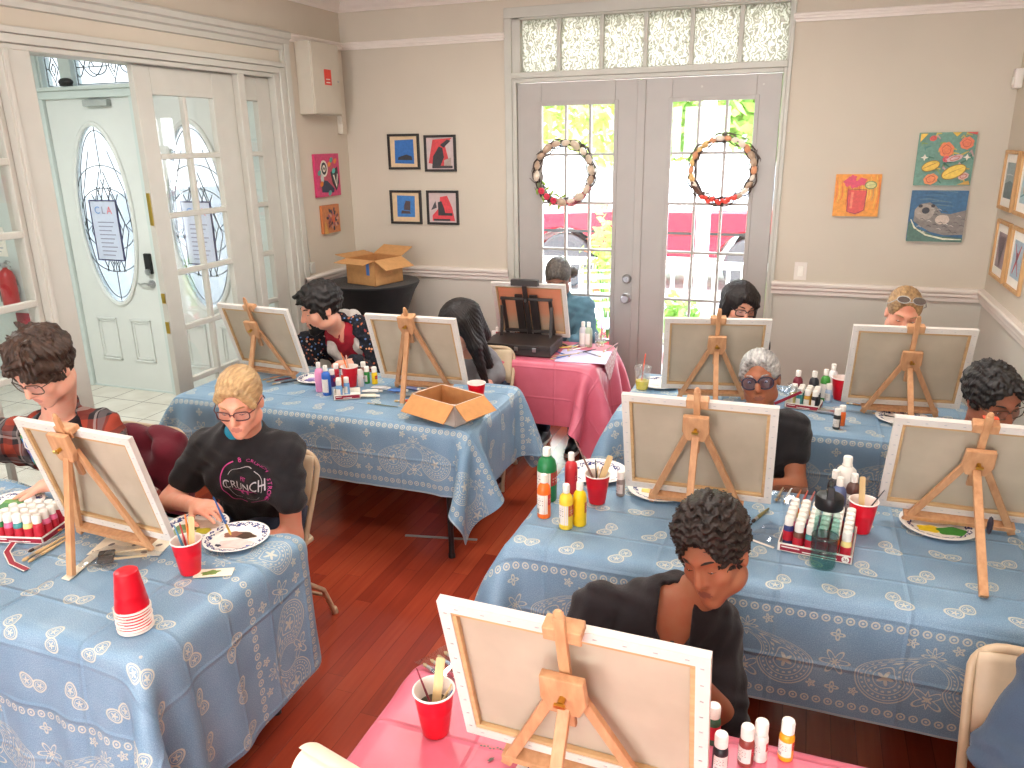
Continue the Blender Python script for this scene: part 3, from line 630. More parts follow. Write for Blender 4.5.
for i in range(22): th = i * .3; r0 = .055 + .02 * math.sin(i * 2.1); a.poly(circ(.015 + r0 * math.cos(th), r0 * math.sin(th), .018, .011, 10, th), rr.choice([(70, 46, 60), (120, 60, 60), (160, 80, 90), (50, 40, 50), (206, 150, 130)]))
a.poly(circ(.015, 0, .022, .03, 14), (214, 92, 56)); a.poly([(-.117, -.105), (-.06, -.105), (-.1, .0)], (206, 150, 70)); a.build(t)
# four framed prints on the back wall
FRB = plain('black_frame_moulding', (36, 32, 32), .4, .06)
def framed(name, label, c, w, h, face, fm, fw, paper, group=None, deep=.02):
    rz = {'back': 0, 'right': -PI / 2}[face]; t = thing(name, label, 'picture', c, rz, group)
    mb = MB(); a, b = w / 2, h / 2
    for q in ((-a, a, b - fw, b), (-a, a, -b, -b + fw), (-a, -a + fw, -b + fw, b - fw), (a - fw, a, -b + fw, b - fw)): mb.bx(q[0], q[1], -deep, -.001, q[2], q[3])
    mb.build('frame', fm, t, bevel=.002); MB().bx(-a + fw, a - fw, -.008, -.002, -b + fw, b - fw).build('mat_board', paper, t)
    return t, Art(-.008)
SAND = plain('sand_mat', (214, 188, 152), .8, .05); LAV = plain('grey_mat', (196, 178, 176), .8, .05)
t, a = framed('framed_picture', 'black framed print of a blue rectangle, upper left of four by the corner', (-2.938, D, 1.982), .268, .262, 'back', FRB, .018, SAND); a.poly([(-.08, -.085), (.085, -.09), (.085, .09), (-.075, .085)], (34, 98, 176)); a.poly([(-.055, -.06), (.07, -.062), (.065, -.035), (.02, -.02), (-.05, -.04)], BLK); a.build(t)
t, a = framed('framed_picture', 'black framed red print with a black standing figure, upper right of four', (-2.631, D, 1.967), .262, .266, 'back', FRB, .018, LAV); a.poly([(-.1, -.07), (-.06, .1), (.1, .11), (.04, .06), (.08, -.09), (.06, -.1)], (206, 52, 56)); a.poly([(-.07, -.09), (-.06, -.02), (-.01, .05), (.02, .04), (.03, -.03), (0, -.09)], BLK); a.poly([(0, .06), (.06, .1), (.09, .09), (.03, .04)], BLK); a.poly([(.03, -.05), (.09, -.03), (.09, -.1), (.03, -.1)], (170, 150, 140)); a.poly([(-.07, -.09), (.1, -.09), (.1, -.108), (-.07, -.108)], (44, 36, 40)); a.build(t)
t, a = framed('framed_picture', 'black framed print of a blue square with a dark centre, lower left of four', (-2.944, D, 1.566), .272, .258, 'back', FRB, .018, SAND); a.poly([(-.08, -.075), (.075, -.075), (.08, .085), (-.075, .09)], (48, 116, 190)); a.poly([(-.02, -.02), (.035, -.025), (.04, .045), (.0, .05), (-.015, .02)], (70, 56, 56)); a.poly([(-.045, -.05), (.04, -.05), (.03, -.03), (-.04, -.025)], (70, 56, 56)); a.build(t)
t, a = framed('framed_picture', 'black framed red print with a black chair shape, lower right of four', (-2.628, D, 1.566), .268, .258, 'back', FRB, .018, LAV); a.poly([(-.09, -.1), (.1, -.1), (.08, .0), (.04, .09), (-.02, .08), (-.03, .0), (-.09, -.06)], (222, 56, 66)); a.poly([(-.04, .04), (-.01, .05), (.01, .0), (.02, -.04), (.08, -.04), (.08, -.06), (-.04, -.06)], BLK); a.poly([(-.08, -.085), (.06, -.085), (.06, -.1), (-.08, -.1)], BLK); a.poly([(-.1, -.02), (-.06, .05), (-.05, .0)], (60, 60, 66)); a.build(t)
# four wooden frames on the right wall (y, z)
FRW = wood('pale_wood_frame', (206, 164, 116), (178, 134, 86), 2)
ARTS = [((150, 168, 170), (96, 116, 120)), ((170, 200, 206), (214, 170, 90)), ((150, 130, 136), (96, 86, 96)), ((164, 190, 206), (190, 70, 80))]
specs = [(5.36, 1.785, 'grey seascape print in a pale wood frame, upper one nearest the corner'), (4.95, 1.785, 'teal print in a pale wood frame, upper one farther from the corner'), (5.28, 1.395, 'dark botanical print in a pale wood frame, lower one nearest the corner'), (4.88, 1.395, 'red crossed print in a pale wood frame, lower one farther from the corner')]
for i, (y, z, lab) in enumerate(specs):
    t, a = framed('framed_print', lab, (XR, y, z), .335, .335, 'right', FRW, .02, PAPER, 'wood framed prints on the right wall'); c1, c2 = ARTS[i]
    a.poly([(-.1, -.1), (.1, -.1), (.1, .1), (-.1, .1)], c1)
    if i == 0: a.poly([(-.1, -.1), (.1, -.1), (.1, -.01), (.02, .0), (-.1, -.02)], c2); a.line([(-.08, .03), (0, .035), (.08, .03)], .004, (200, 206, 206))
    if i == 1: a.poly(circ(0, 0, .05, .06, 16), c2); a.line([(-.09, -.07), (0, -.05), (.09, -.08)], .006, (90, 140, 150))
    if i == 2:
        for k in range(7): a.line([(0, -.09), (-.05 + k * .017, .0), (-.08 + k * .027, .08)], .005, c2)
    if i == 3: a.line([(-.06, -.08), (0, 0), (.06, .08)], .014, c2); a.line([(.06, -.08), (0, 0), (-.06, .08)], .012, (170, 90, 110)); a.poly(circ(0, .01, .02, .03, 12), (120, 40, 60))
    a.build(t)
# grey breaker box
t = thing('breaker_box', 'grey metal breaker box with a red sticker high on the left wall', 'electrical box', (XL, 5.165, 2.492))
GREYB = plain('grey_box_enamel', (196, 188, 172), .45, .03, 10)
MB().bx(.001, .12, -.18, .18, -.24, .24).build('box_body', GREYB, t, bevel=.004); MB().bx(.12, .128, -.172, .172, -.234, .234).build('cover', GREYB, t, bevel=.003)
mb = MB(); mb.bx(.128, .1285, -.03, .06, -.04, .065); mb.mat(1)
for k in range(2): mb.bx(.1285, .129, -.01, .04, -.004 - k * .022, .002 - k * .022)
mb.build('red_sticker', [SIGNRED, PAPER], t); mb = MB(); mb.cyl((.128, .145, -.01), (.136, .145, -.01), .008, n=12); mb.build('latch', STEEL, t, True)
t = thing('conduit', 'painted conduit boxing beside the breaker box in the corner', 'conduit', (XL + .001, 5.49, 2.30)); MB().bx(0, .045, -.03, .03, -.18, .4).build('channel', WALL, t, bevel=.004)
t = thing('cable_plug', 'thin white cable with a plug hanging beside the glass sidelight', 'cable', (XL + .012, 4.93, 1.15)); mb = MB(); mb.tube([(0, -.02, .95), (.002, -.03, .5), (0, -.015, .2), (.002, .0, .06)], .004, 6); mb.build('cord', TRIM, t, True); MB().bx(-.011, .02, -.03, .03, -.02, .06).build('plug', TRIM, t, bevel=.006)
t = thing('light_switch', 'white double light switch plate above the chair rail', 'light switch', (0, D, 1.183)); MB().bx(-.04, .04, -.006, -.001, -.06, .06).build('plate', TRIMW, t, bevel=.002)
mb = MB(); mb.bx(-.018, .018, -.012, -.006, -.034, .034); mb.build('rocker', PAPER, t, bevel=.003)
t = thing('motion_sensor', 'small white motion sensor high in the right corner', 'sensor', (XR, 5.5, 2.345), -PI / 2); MB().bx(-.035, .035, -.045, -.001, -.055, .055).build('housing', TRIMW, t, bevel=.008); MB().bx(-.02, .02, -.05, -.045, -.035, .01).build('lens', PAPER, t, bevel=.004)
# wreaths
TWIG = plain('dark_twig', (74, 58, 50), .85, .2, 30); SHL = [plain('shell_%d' % i, c, .5, .12, 30) for i, c in enumerate([(204, 184, 160), (222, 206, 186), (186, 160, 136), (214, 150, 110), (226, 186, 120), (236, 222, 206)])]
FLW = plain('red_ribbon_flower', (206, 50, 76), .7, .15); LEAFM = plain('wreath_leaf', (140, 170, 70), .7, .15); MOSS = plain('grey_green_moss', (96, 104, 80), .9, .2); RIBBON = plain('coral_red_ribbon', (226, 76, 62), .7, .12); PINKTW = plain('pink_twig', (200, 80, 110), .8, .15)
def wreath(name, label, c, r, kind):
    t = thing(name, label, 'wreath', c); q = random.Random(3 + kind); mb = MB()
    for k in range(10):
        ph = q.random() * 6; am = .012 + .012 * q.random(); dr = q.uniform(-.022, .02)
        mb.tube([((r + dr + am * math.sin(6 * th + ph)) * math.cos(th), am * math.cos(5 * th + ph) - .012, (r + dr + am * math.sin(6 * th + ph)) * math.sin(th)) for th in np.linspace(0, 2 * PI, 40, endpoint=False)], .0042, 5, True)
    for k in range(46):
        th = q.random() * 2 * PI; rr_ = r + q.uniform(.0, .03); L = q.uniform(.025, .055); th2 = th + q.choice([-1, 1]) * L / r
        mb.tube([(rr_ * math.cos(th), -.01, rr_ * math.sin(th)), ((rr_ + .012) * math.cos((th + th2) / 2), -.02, (rr_ + .012) * math.sin((th + th2) / 2)), ((rr_ + q.uniform(-.01, .03)) * math.cos(th2), -.02, (rr_ + q.uniform(-.01, .03)) * math.sin(th2))], .002, 4)
    mb.build('twig_ring', TWIG, t)
    n = 18 if kind == 0 else 26
    for i in range(n):
        th = 2 * PI * i / n + (.1 if kind == 0 else 0); deg = math.degrees(th) % 360
        if kind == 0 and 205 < deg < 262: continue
        if kind == 1 and 232 < deg < 302: continue
        s = q.uniform(.024, .034) if kind == 0 else q.uniform(.018, .027); ci = (q.choice([0, 1, 0, 2]) if kind == 0 else q.choice([3, 1, 4, 5, 3, 2])); M = np.array(Euler((q.uniform(-.5, .5), -th + PI / 2 + q.uniform(-.4, .4), 0)).to_matrix())
        mb = MB(); mb.ell((0, 0, 0), (s * 1.25, s * .4, s * .85), 12, M); mb.ell(M @ V(.0, -s * .3, 0), (s * .8, s * .22, s * .5), 10, M); mb.build('shell', SHL[ci], t, True, loc=(r * math.cos(th), -.03, r * math.sin(th)))
    mb = MB()
    if kind == 0:
        for k in range(3):
            th = R(218 + 16 * k); c0 = V(r * math.cos(th), -.045, r * math.sin(th))
            for j in range(6): d = V(math.cos(j * 1.05), -.25, math.sin(j * 1.05)); mb.ell(c0 + d * .014, (.012, .008, .012), 8)
        mb.build('ribbon_flower', FLW, t, True); mb = MB()
        for k in range(9): th = R(206 + 8 * k); rr_ = r + (.035 if k % 2 else -.04); mb.ell((rr_ * math.cos(th), -.03, rr_ * math.sin(th)), (.022, .004, .009), 8, np.array(Euler((0, q.random() * 3, 0)).to_matrix()))
        mb.build('leaf', LEAFM, t, True); mb = MB()
        for k in range(12): th = R(205 + 5.2 * k); mb.ell((r * math.cos(th), -.02, r * math.sin(th)), (.02, .014, .02), 8)
        mb.build('moss', MOSS, t, True); mb = MB()
        for k in range(14): th = R(272 + 4 * k); mb.tube([(r * .93 * math.cos(th), -.03, r * .93 * math.sin(th)), ((r + .03) * math.cos(th + .2), -.04, (r + .03) * math.sin(th + .2))], .002, 4)
        mb.build('pink_twig', PINKTW, t)
    else:
        for k in range(15): th = R(234 + 4.8 * k); mb.ell((r * math.cos(th) + q.uniform(-.012, .012), -.04 + q.uniform(-.01, .01), r * math.sin(th) + q.uniform(-.014, .014)), (.018, .012, .015), 8)
        mb.build('ribbon_flower', RIBBON, t, True); mb = MB()
        for k in range(9): th = R(205 + 5 * k); mb.ell((r * math.cos(th), -.03, r * math.sin(th)), (.02, .014, .018), 8)
        mb.build('moss', plain('brown_pods', (96, 66, 54), .85, .15), t, True)
    return t
wreath('wreath', 'twig wreath with beige shells and red flowers on the left glass door', (-1.655, D - .002, 1.825), .205, 0)
wreath('wreath', 'twig wreath with orange and cream shells on the right glass door', (-.552, D - .002, 1.840), .205, 1)
# fire extinguisher and sign seen through the left sidelight
t = thing('fire_extinguisher', 'red fire extinguisher hung on the vestibule wall behind the glass', 'fire extinguisher', (-6.62, VY - .09, .86)); RED = plain('extinguisher_red', (176, 20, 30), .3, .05)
mb = MB(); mb.lathe([(.0, -.2), (.06, -.2), (.068, -.185), (.068, .1), (.05, .15), (.02, .175), (.018, .2)], n=20); mb.build('cylinder_body', RED, t, True)
mb = MB(); mb.bx(-.02, .02, -.02, .02, .19, .23); mb.tube([(0, 0, .23), (.05, -.01, .25), (.1, -.02, .24)], .008, 6); mb.tube([(0, 0, .22), (.06, -.01, .205), (.1, -.02, .2)], .007, 6); mb.build('valve', STEEL, t, True)
mb = MB(); mb.tube([(-.02, 0, .21), (-.09, -.01, .2), (-.1, -.01, .05), (-.085, -.02, -.12)], .011, 8); mb.build('hose', BLACKM, t, True); mb = MB(); mb.bx(-.03, .03, .05, .088, -.05, .02); mb.build('bracket', STEEL, t)
t = thing('wall_notice', 'white notice sheet on the vestibule wall above the extinguisher', 'notice', (-6.76, VY, 1.26)); mb = MB(); mb.bx(-.1, .1, -.006, -.001, -.13, .13); mb.mat(1)
for k in range(6): mb.bx(-.075, .06 - .03 * (k % 2), -.0068, -.006, .07 - k * .032, .078 - k * .032)
mb.build('sheet', [PAPER, GREYTXT], t)
t = thing('red_wall_plaque', 'dark red sign board low on the vestibule wall under the extinguisher', 'sign', (-6.55, VY, .52)); MB().bx(-.15, .15, -.02, -.001, -.1, .1).build('board', plain('dark_red_board', (150, 40, 52), .5, .05), t, bevel=.004)
# ------------------------------------------------------------------ outside, beyond the french doors
GND = .0
m = Mat('pale_concrete'); t_ = m.noise(m.coord(), 3, 4); CONC = m.bsdf(m.ramp(t_, [(.3, (196, 192, 184)), (.7, (222, 218, 210))]), .85)
m = Mat('street_asphalt'); t_ = m.noise(m.coord(), 8, 4); ASPH = m.bsdf(m.ramp(t_, [(.3, (150, 150, 150)), (.7, (180, 178, 176))]), .9)
structure(MB().bx(-9, 4, D + .14, 8.4, -.12, -.02).build('porch_floor', CONC)); structure(MB().bx(-30, 20, 8.4, 40, GND - .12, GND - .02).build('ground_outside', ASPH)); structure(MB().bx(-12, XL - WT, 5.16, 8.4, -.13, -.021).build('entry_floor', CONC)); 
RAILW = plain('white_railing_paint', (238, 238, 236), .5, .03)
ry = 7.7
t = thing('porch_railing', 'white picket porch railing behind the glass doors', 'railing', (-1.0, ry, -.02))
MB().bx(-2.6, 2.4, -.035, .035, .86, .93).build('top_rail', RAILW, t, bevel=.008); MB().bx(-2.6, 2.4, -.025, .025, .09, .15).build('bottom_rail', RAILW, t, bevel=.005)
pk = None
for i in range(38):
    if pk is None: pk = MB().bx(-.018, .018, -.012, .012, .14, .87).build('baluster', RAILW, t); pk.location.x = -2.55
    else: c = pk.copy(); COL.objects.link(c); c.parent = t; c.location.x = -2.55 + i * .132
t = thing('porch_post', 'white square porch post rising behind the right glass door', 'post', (-.93, 7.9, -.02)); MB().bx(-.06, .06, -.06, .06, 0, 3.3).build('shaft', RAILW, t, bevel=.01); MB().bx(-.085, .085, -.085, .085, 0, .16).build('plinth', RAILW, t, bevel=.01)
# a red car parked across the street
CARR = plain('red_car_paint', (196, 20, 42), .25, .03, 4, spec=.6); TYRE = plain('tyre_rubber', (60, 58, 60), .8, .1); RIM = plain('wheel_rim', (150, 150, 154), .35, .05, metal=.8); CGLASS = plain('car_window', (200, 214, 226), .1, .03, 4)
t = thing('car', 'bright red off-road car parked outside the glass doors', 'car', (-1.9, 11.6, GND))
mb = MB(); L = 2.05
prof = [(-L, .5), (-L, .98), (-L + .1, 1.06), (-.95, 1.1), (-.6, 1.12), (L - .1, 1.12), (L, 1.05), (L, .5)]
arch = lambda c: [(c + .46 * math.cos(a), .5 + .36 * math.sin(a)) for a in np.linspace(0, PI, 10)]
low = arch(1.3) + arch(-1.3)
mb.prism([(x, -.8, z) for x, z in prof + [(q[0], q[1]) for q in low]], (0, 1.6, 0)); mb.build('car_body', CARR, t, bevel=.03)
mb = MB(); mb.prism([(x, -.72, z) for x, z in [(-.72, 1.1), (-.42, 1.68), (1.9, 1.7), (2.0, 1.1)]], (0, 1.44, 0)); mb.build('cabin', plain('white_hardtop', (226, 226, 228), .4, .03), t, bevel=.04)
for a, b in ((-.45, .42), (.52, 1.2), (1.3, 1.85)): MB().bx(a, b, -.74, -.715, 1.2, 1.58).build('side_window', CGLASS, t, bevel=.01)
MB().bx(-L - .08, -L + .1, -.8, .8, .42, .6).build('bumper', BLACKM, t, bevel=.03)
MB().bx(-L + .2, L - .1, -.815, -.79, .80, .84).build('side_trim', BLACKM, t)
for x in (-1.3, 1.3):
    for y in (-.72, .72):
        M = np.array([[1, 0, 0], [0, 0, 1], [0, 1, 0]], float); mb = MB(); mb.lathe([(.2, -.11), (.36, -.11), (.39, -.07), (.39, .07), (.36, .11), (.2, .11)], (x, y, .39), 28, M); w_ = mb.build('wheel', TYRE, t, True); mb = MB(); mb.lathe([(0, -.1), (.06, -.1), (.08, -.07), (.2, -.09), (.215, -.07), (.215, .09), (0, .09)], (x, y, .39), 20, M); mb.build('rim', RIM, w_, True)
# planting
def leafm(n, c, c2):
    m = Mat(n); t = m.noise(m.coord(), 5, 3); b = m.n('ShaderNodeBsdfDiffuse'); m.link(m.ramp(t, [(.3, c2), (.7, c)]), b.inputs[0]); tl = m.n('ShaderNodeBsdfTranslucent'); m.link(m.ramp(t, [(.3, c2), (.7, c)]), tl.inputs[0]); x = m.n('ShaderNodeMixShader'); x.inputs[0].default_value = .4; m.link(b.outputs[0], x.inputs[1]); m.link(tl.outputs[0], x.inputs[2]); m.link(x.outputs[0], m.out.inputs[0]); return m.m
LF1 = leafm('bright_green_leaves', (176, 210, 110), (120, 172, 84)); LF2 = leafm('yellow_green_leaves', (206, 220, 130), (150, 184, 96)); LF3 = leafm('mid_green_leaves', (140, 180, 104), (90, 136, 76)); BARK = plain('bark', (120, 100, 84), .9, .2, 20); FLOR = plain('orange_blossom', (236, 110, 60), .7, .1); TERRA = plain('pink_planter', (214, 70, 90), .6, .06)
def foliage(name, mat, parent, c, r, n, ls, seed):
    q = np.random.default_rng(seed); d = q.normal(size=(n, 3)); d /= np.linalg.norm(d, axis=1)[:, None]; rad = q.random(n) ** .45; P = V(c) + d * rad[:, None] * V(r) * (1 + .25 * np.sin(d[:, :1] * 5 + d[:, 2:] * 4))
    a = q.normal(size=(n, 3)); a /= np.linalg.norm(a, axis=1)[:, None]; b = np.cross(a, q.normal(size=(n, 3))); b /= np.linalg.norm(b, axis=1)[:, None]; s = ls * (.6 + .8 * q.random((n, 1)))
    vs = np.stack([P - a * s, P + b * s * .45, P + a * s, P - b * s * .45], 1).reshape(-1, 3); qd = np.arange(n * 4).reshape(n, 4); me = np_mesh(name, vs, qd); me.materials.append(mat); return link(name, me, parent)
def tree(label, x, y, h, r, mat, seed, n=2600, ls=.16):
    t = thing('tree', label, 'tree', (x, y, GND)); mb = MB(); q = random.Random(seed); mb.tube([(0, 0, 0), (.05, .02, h * .3), (-.04, 0, h * .7)], [.14, .11, .07], 10)
    for k in range(5): a = k * 1.3; mb.tube([(0, 0, h * (.35 + .06 * k)), (r * .3 * math.cos(a), r * .3 * math.sin(a), h * (.5 + .06 * k)), (r * .6 * math.cos(a), r * .6 * math.sin(a), h * (.62 + .06 * k))], [.06, .04, .02], 6)
    mb.build('trunk', BARK, t, True); foliage('crown', mat, t, (0, 0, h * .68), (r, r, h * .34), n, ls, seed); return t
tree('yellow green tree beyond the street behind the left glass door', -3.3, 16, 5.2, 2.2, LF2, 1); tree('broad green tree beyond the car, right of the white porch post', -.2, 13.8, 5.4, 2.0, LF1, 2, 3400); tree('green tree left of the white porch post beyond the street', -1.9, 14.6, 4.6, 1.3, LF1, 3); tree('mid green tree farthest right beyond the street', 2.6, 16.5, 5.0, 2.0, LF3, 4)
tree('tall green tree farthest left beyond the porch', -6.6, 15.0, 4.5, 2.0, LF2, 8)
def pot_plant(label, x, y, z, h, r, mat, seed, flowers=0):
    t = thing('potted_plant', label, 'potted plant', (x, y, z)); mb = MB(); mb.lathe([(.0, 0), (.1, 0), (.145, .2), (.16, .2), (.16, .235), (.135, .235), (.13, .2), (0, .2)], n=20); mb.build('pot', TERRA, t, True)
    mb = MB()
    for k in range(6): a = k * 1.05; mb.tube([(0, 0, .18), (r * .3 * math.cos(a), r * .3 * math.sin(a), h * .6), (r * .7 * math.cos(a), r * .7 * math.sin(a), h * .95)], [.008, .006, .003], 5)
    mb.build('stem', LF3, t); foliage('foliage', mat, t, (0, 0, h * .75), (r, r, h * .38), 420, .05, seed)
    if flowers:
        q = random.Random(seed)
        for k in range(flowers): mb = MB(); a = q.random() * 6.28; c = (r * .8 * math.cos(a), r * .8 * math.sin(a), h * q.uniform(.55, 1.05)); [mb.ell(V(c) + V(.02 * math.cos(j * 1.26), .02 * math.sin(j * 1.26), 0), (.018, .018, .01), 6) for j in range(5)]; mb.build('blossom', FLOR, t, True)
    return t
pot_plant('orange flowering shrub in a pot on the porch, right side of the left glass door', -1.72, 7.3, -.02, 1.25, .26, LF2, 11, 9); pot_plant('low leafy plant in a pink pot just outside the left glass door', -1.78, 6.55, -.02, .55, .2, LF1, 12); pot_plant('green plant in a pink pot behind the right glass door, left pane', -.95, 6.75, -.02, .7, .2, LF1, 13)
pot_plant('leafy plant in a pink pot behind the right glass door, right pane', -.3, 7.35, -.02, .8, .2, LF2, 14)
# folding patio chair glimpsed at the bottom of the left door
t = thing('patio_chair', 'pale grey metal patio chair on the porch outside the left door', 'chair', (-1.62, 6.9, -.02), .5); mb = MB(); PM = plain('pale_grey_enamel', (176, 190, 200), .4, .05)
mb.tube([(-.22, .2, 0), (-.22, .2, .45), (-.22, .26, .9), (.22, .26, .9), (.22, .2, .45), (.22, .2, 0)], .012, 8); mb.build('back_frame', PM, t, True); mb = MB(); mb.tube([(-.22, -.2, 0), (-.22, -.2, .45), (-.22, .2, .45)], .012, 8); mb.build('leg', PM, t, True); mb = MB(); mb.tube([(.22, -.2, 0), (.22, -.2, .45), (.22, .2, .45)], .012, 8); mb.build('leg', PM, t, True)
MB().bx(-.22, .22, -.2, .2, .44, .46).build('seat', PM, t, bevel=.006); mb = MB(); [mb.bx(-.21, .21, .235, .25, .55 + k * .09, .6 + k * .09) for k in range(4)]; mb.build('backrest', PM, t)
# neighbouring building
t = thing('neighbour_building', 'pale grey building with a flat awning across the street', 'building', (-5.5, 21, GND)); MB().bx(-4, 5.2, 0, 4, 0, 4.3).build('wall', plain('pale_stucco', (214, 214, 214), .8, .03), t); MB().bx(-4.1, 5.3, -1.2, 0, 3.2, 3.5).build('awning', plain('blue_grey_awning', (170, 186, 200), .6, .04), t)
for x in (-3, -1, 1, 3): f = MB().bx(x, x + 1.0, -.06, 0, .9, 2.4).build('window', RAILW, t); MB().bx(x + .08, x + .92, -.07, -.055, .98, 2.32).build('pane', CGLASS, f)
# ------------------------------------------------------------------ tables and cloths
def drape(x0, x1, y0, y1, zt, ox, oy, W, H, gap=.04, seed=0, steps=130, iters=10, zfloor=.01, boost=0.0):
    nu, nv = int(W / gap) + 1, int(H / gap) + 1; q = np.random.default_rng(seed)
    u = np.linspace(-W / 2, W / 2, nu); v = np.linspace(-H / 2, H / 2, nv); du, dv = u[1] - u[0], v[1] - v[0]
    U, Vv = np.meshgrid(u, v, indexing='ij'); cx, cy = (x0 + x1) / 2 + ox, (y0 + y1) / 2 + oy
    P = np.stack([U + cx, Vv + cy, np.full_like(U, zt + .004)], -1)
    wob = np.zeros_like(U)
    for _ in range(5): a, b, p, s = q.uniform(2, 9), q.uniform(2, 9), q.uniform(0, 6), q.uniform(.002, .006); wob += s * np.sin(a * U + b * Vv + p)
    P[..., 2] += np.abs(wob) * .3; Q = P.copy(); e = .006; dg = math.hypot(du, dv)
    def con(A, B, rest, w):
        d = B - A; L = np.sqrt((d * d).sum(-1, keepdims=True)) + 1e-9; c = d * (.5 * w * (1 - rest / L)); A += c; B -= c
    out0 = (P[..., 0] < x0) | (P[..., 0] > x1) | (P[..., 1] < y0) | (P[..., 1] > y1)
    push = np.zeros_like(P); push[..., 0] = np.where(P[..., 0] > x1, 1, np.where(P[..., 0] < x0, -1, 0)); push[..., 1] = np.where(P[..., 1] > y1, 1, np.where(P[..., 1] < y0, -1, 0))
    for st in range(steps):
        vel = (P - Q) * .96; Q = P.copy(); P = P + vel; P[..., 2] -= .0012
        P += push * (.0004 * (1 + 2.0 * wob[..., None] * 60)) * (st < 70)
        for it in range(iters):
            for s in (0, 1):
                n = (nu - s) // 2; con(P[s:s + 2 * n:2], P[s + 1:s + 2 * n:2], du, 1.0)
                n = (nv - s) // 2; con(P[:, s:s + 2 * n:2], P[:, s + 1:s + 2 * n:2], dv, 1.0)
            if it % 2 == 0:
                for s in (0, 1):
                    n = (nu - s) // 2
                    con(P[s:s + 2 * n:2, :-1], P[s + 1:s + 2 * n:2, 1:], dg, .35); con(P[s:s + 2 * n:2, 1:], P[s + 1:s + 2 * n:2, :-1], dg, .35)
                for s in range(4):
                    n = (nu - s) // 4
                    if n > 0: con(P[s:s + 4 * n:4][:n], P[s + 2:s + 4 * n:4][:n], 2 * du, .12)
                    n = (nv - s) // 4
                    if n > 0: con(P[:, s:s + 4 * n:4][:, :n], P[:, s + 2:s + 4 * n:4][:, :n], 2 * dv, .12)
            X, Y, Z = P[..., 0], P[..., 1], P[..., 2]
            ins = (X > x0 - e) & (X < x1 + e) & (Y > y0 - e) & (Y < y1 + e) & (Z < zt)
            top = ins & (Z > zt - .05); Z[top] = zt
            sd = ins & ~top
            if sd.any():
                dd = np.stack([X - (x0 - e), (x1 + e) - X, Y - (y0 - e), (y1 + e) - Y], -1); k = dd.argmin(-1)
                X[sd & (k == 0)] = x0 - e; X[sd & (k == 1)] = x1 + e; Y[sd & (k == 2)] = y0 - e; Y[sd & (k == 3)] = y1 + e
            np.maximum(Z, zfloor, out=Z)
        on = (P[..., 2] <= zt + .0015) & (P[..., 0] > x0) & (P[..., 0] < x1) & (P[..., 1] > y0) & (P[..., 1] < y1)
        P[on, :2] = Q[on, :2] + (P[on, :2] - Q[on, :2]) * .25
    on = (P[..., 0] > x0 + .02) & (P[..., 0] < x1 - .02) & (P[..., 1] > y0 + .02) & (P[..., 1] < y1 - .02)
    P[on, 2] = np.minimum(np.maximum(P[on, 2], zt), zt + .0012)
    return P, U, Vv
def cloth(name, label, mat, rect, ox, oy, W, H, seed, group=None, gap=.04):
    x0, x1, y0, y1 = rect; P, U, Vv = drape(x0, x1, y0, y1, .740, ox, oy, W, H, gap, seed)
    c = V((x0 + x1) / 2, (y0 + y1) / 2, .74); nu, nv = U.shape; idx = np.arange(nu * nv).reshape(nu, nv)
    q = np.stack([idx[:-1, :-1], idx[1:, :-1], idx[1:, 1:], idx[:-1, 1:]], -1).reshape(-1, 4)
    me = np_mesh(name, (P - c).reshape(-1, 3), q); uv = me.uv_layers.new(name='UVMap'); uu = np.stack([U, Vv], -1).reshape(-1, 2)[q.ravel()]
    uv.data.foreach_set('uv', uu.astype(np.float32).ravel()); me.materials.append(mat)
    o = link(name, me, None, True, loc=c); me.polygons.foreach_set('use_smooth', [True] * len(me.polygons))
    me.attributes.remove(me.attributes['sharp_edge']) if 'sharp_edge' in me.attributes else None
    s = o.modifiers.new('smooth', 'SUBSURF'); s.levels = 1; s.render_levels = 1
    return tag(o, label, 'tablecloth', group)
TTOP = plain('grey_laminate_table_top', (190, 186, 180), .5, .04)
def table(label, rect, inset=.15):
    x0, x1, y0, y1 = rect; c = ((x0 + x1) / 2, (y0 + y1) / 2, 0); a, b = (x1 - x0) / 2, (y1 - y0) / 2
    t = thing('folding_table', label, 'table', c, 0, None); MB().bx(-a + .02, a - .02, -b + .02, b - .02, .70, .732).build('tabletop', TTOP, t, bevel=.006)
    for sx in (-1, 1):
        for sy in (-1, 1):
            mb = MB(); x = sx * (a - inset); y = sy * (b - .07); mb.cyl((x, y, .014), (x, y, .70), .0145, n=12); mb.cyl((x, y, 0), (x, y, .02), .018, n=12); mb.build('leg', BLACKM, t, True)
        mb = MB(); x = sx * (a - inset); mb.cyl((x, -b + .07, .22), (x, b - .07, .22), .009, n=8); mb.tube([(x, 0, .22), (x, 0, .5), (x - sx * .22, 0, .69)], .008, 6); mb.build('leg_brace', BLACKM, t, True)
    return t
RA, RB, RC, RD_, RE, RF = (-3.26, -1.56, 1.31, 2.05), (-3.2, -1.41, 3.18, 3.95), (-2.32, -1.11, 4.42, 5.0), (-.82, .86, 3.64, 4.39), (-.87, .86, 2.22, 2.97), (-.87, .90, .80, 1.56)
table('folding table under the blue cloth on the left, where the red cups stand', RA); table('folding table under the blue cloth in the second row, holding the open cardboard box', RB); table('small folding table under the pink cloth by the glass doors', RC, .1)
table('folding table under the blue cloth against the back right wall', RD_); table('folding table under the blue cloth in the middle right row', RE); table('folding table under the pink cloth at the front', RF)
cloth('tablecloth', 'blue bandana print tablecloth on the left table, below the stack of red cups', BANDANA, RA, .18, -.265, 2.40, 1.37, 1); cloth('tablecloth', 'blue bandana print tablecloth under the open cardboard box', BANDANA, RB, .08, -.045, 2.38, 1.37, 2)
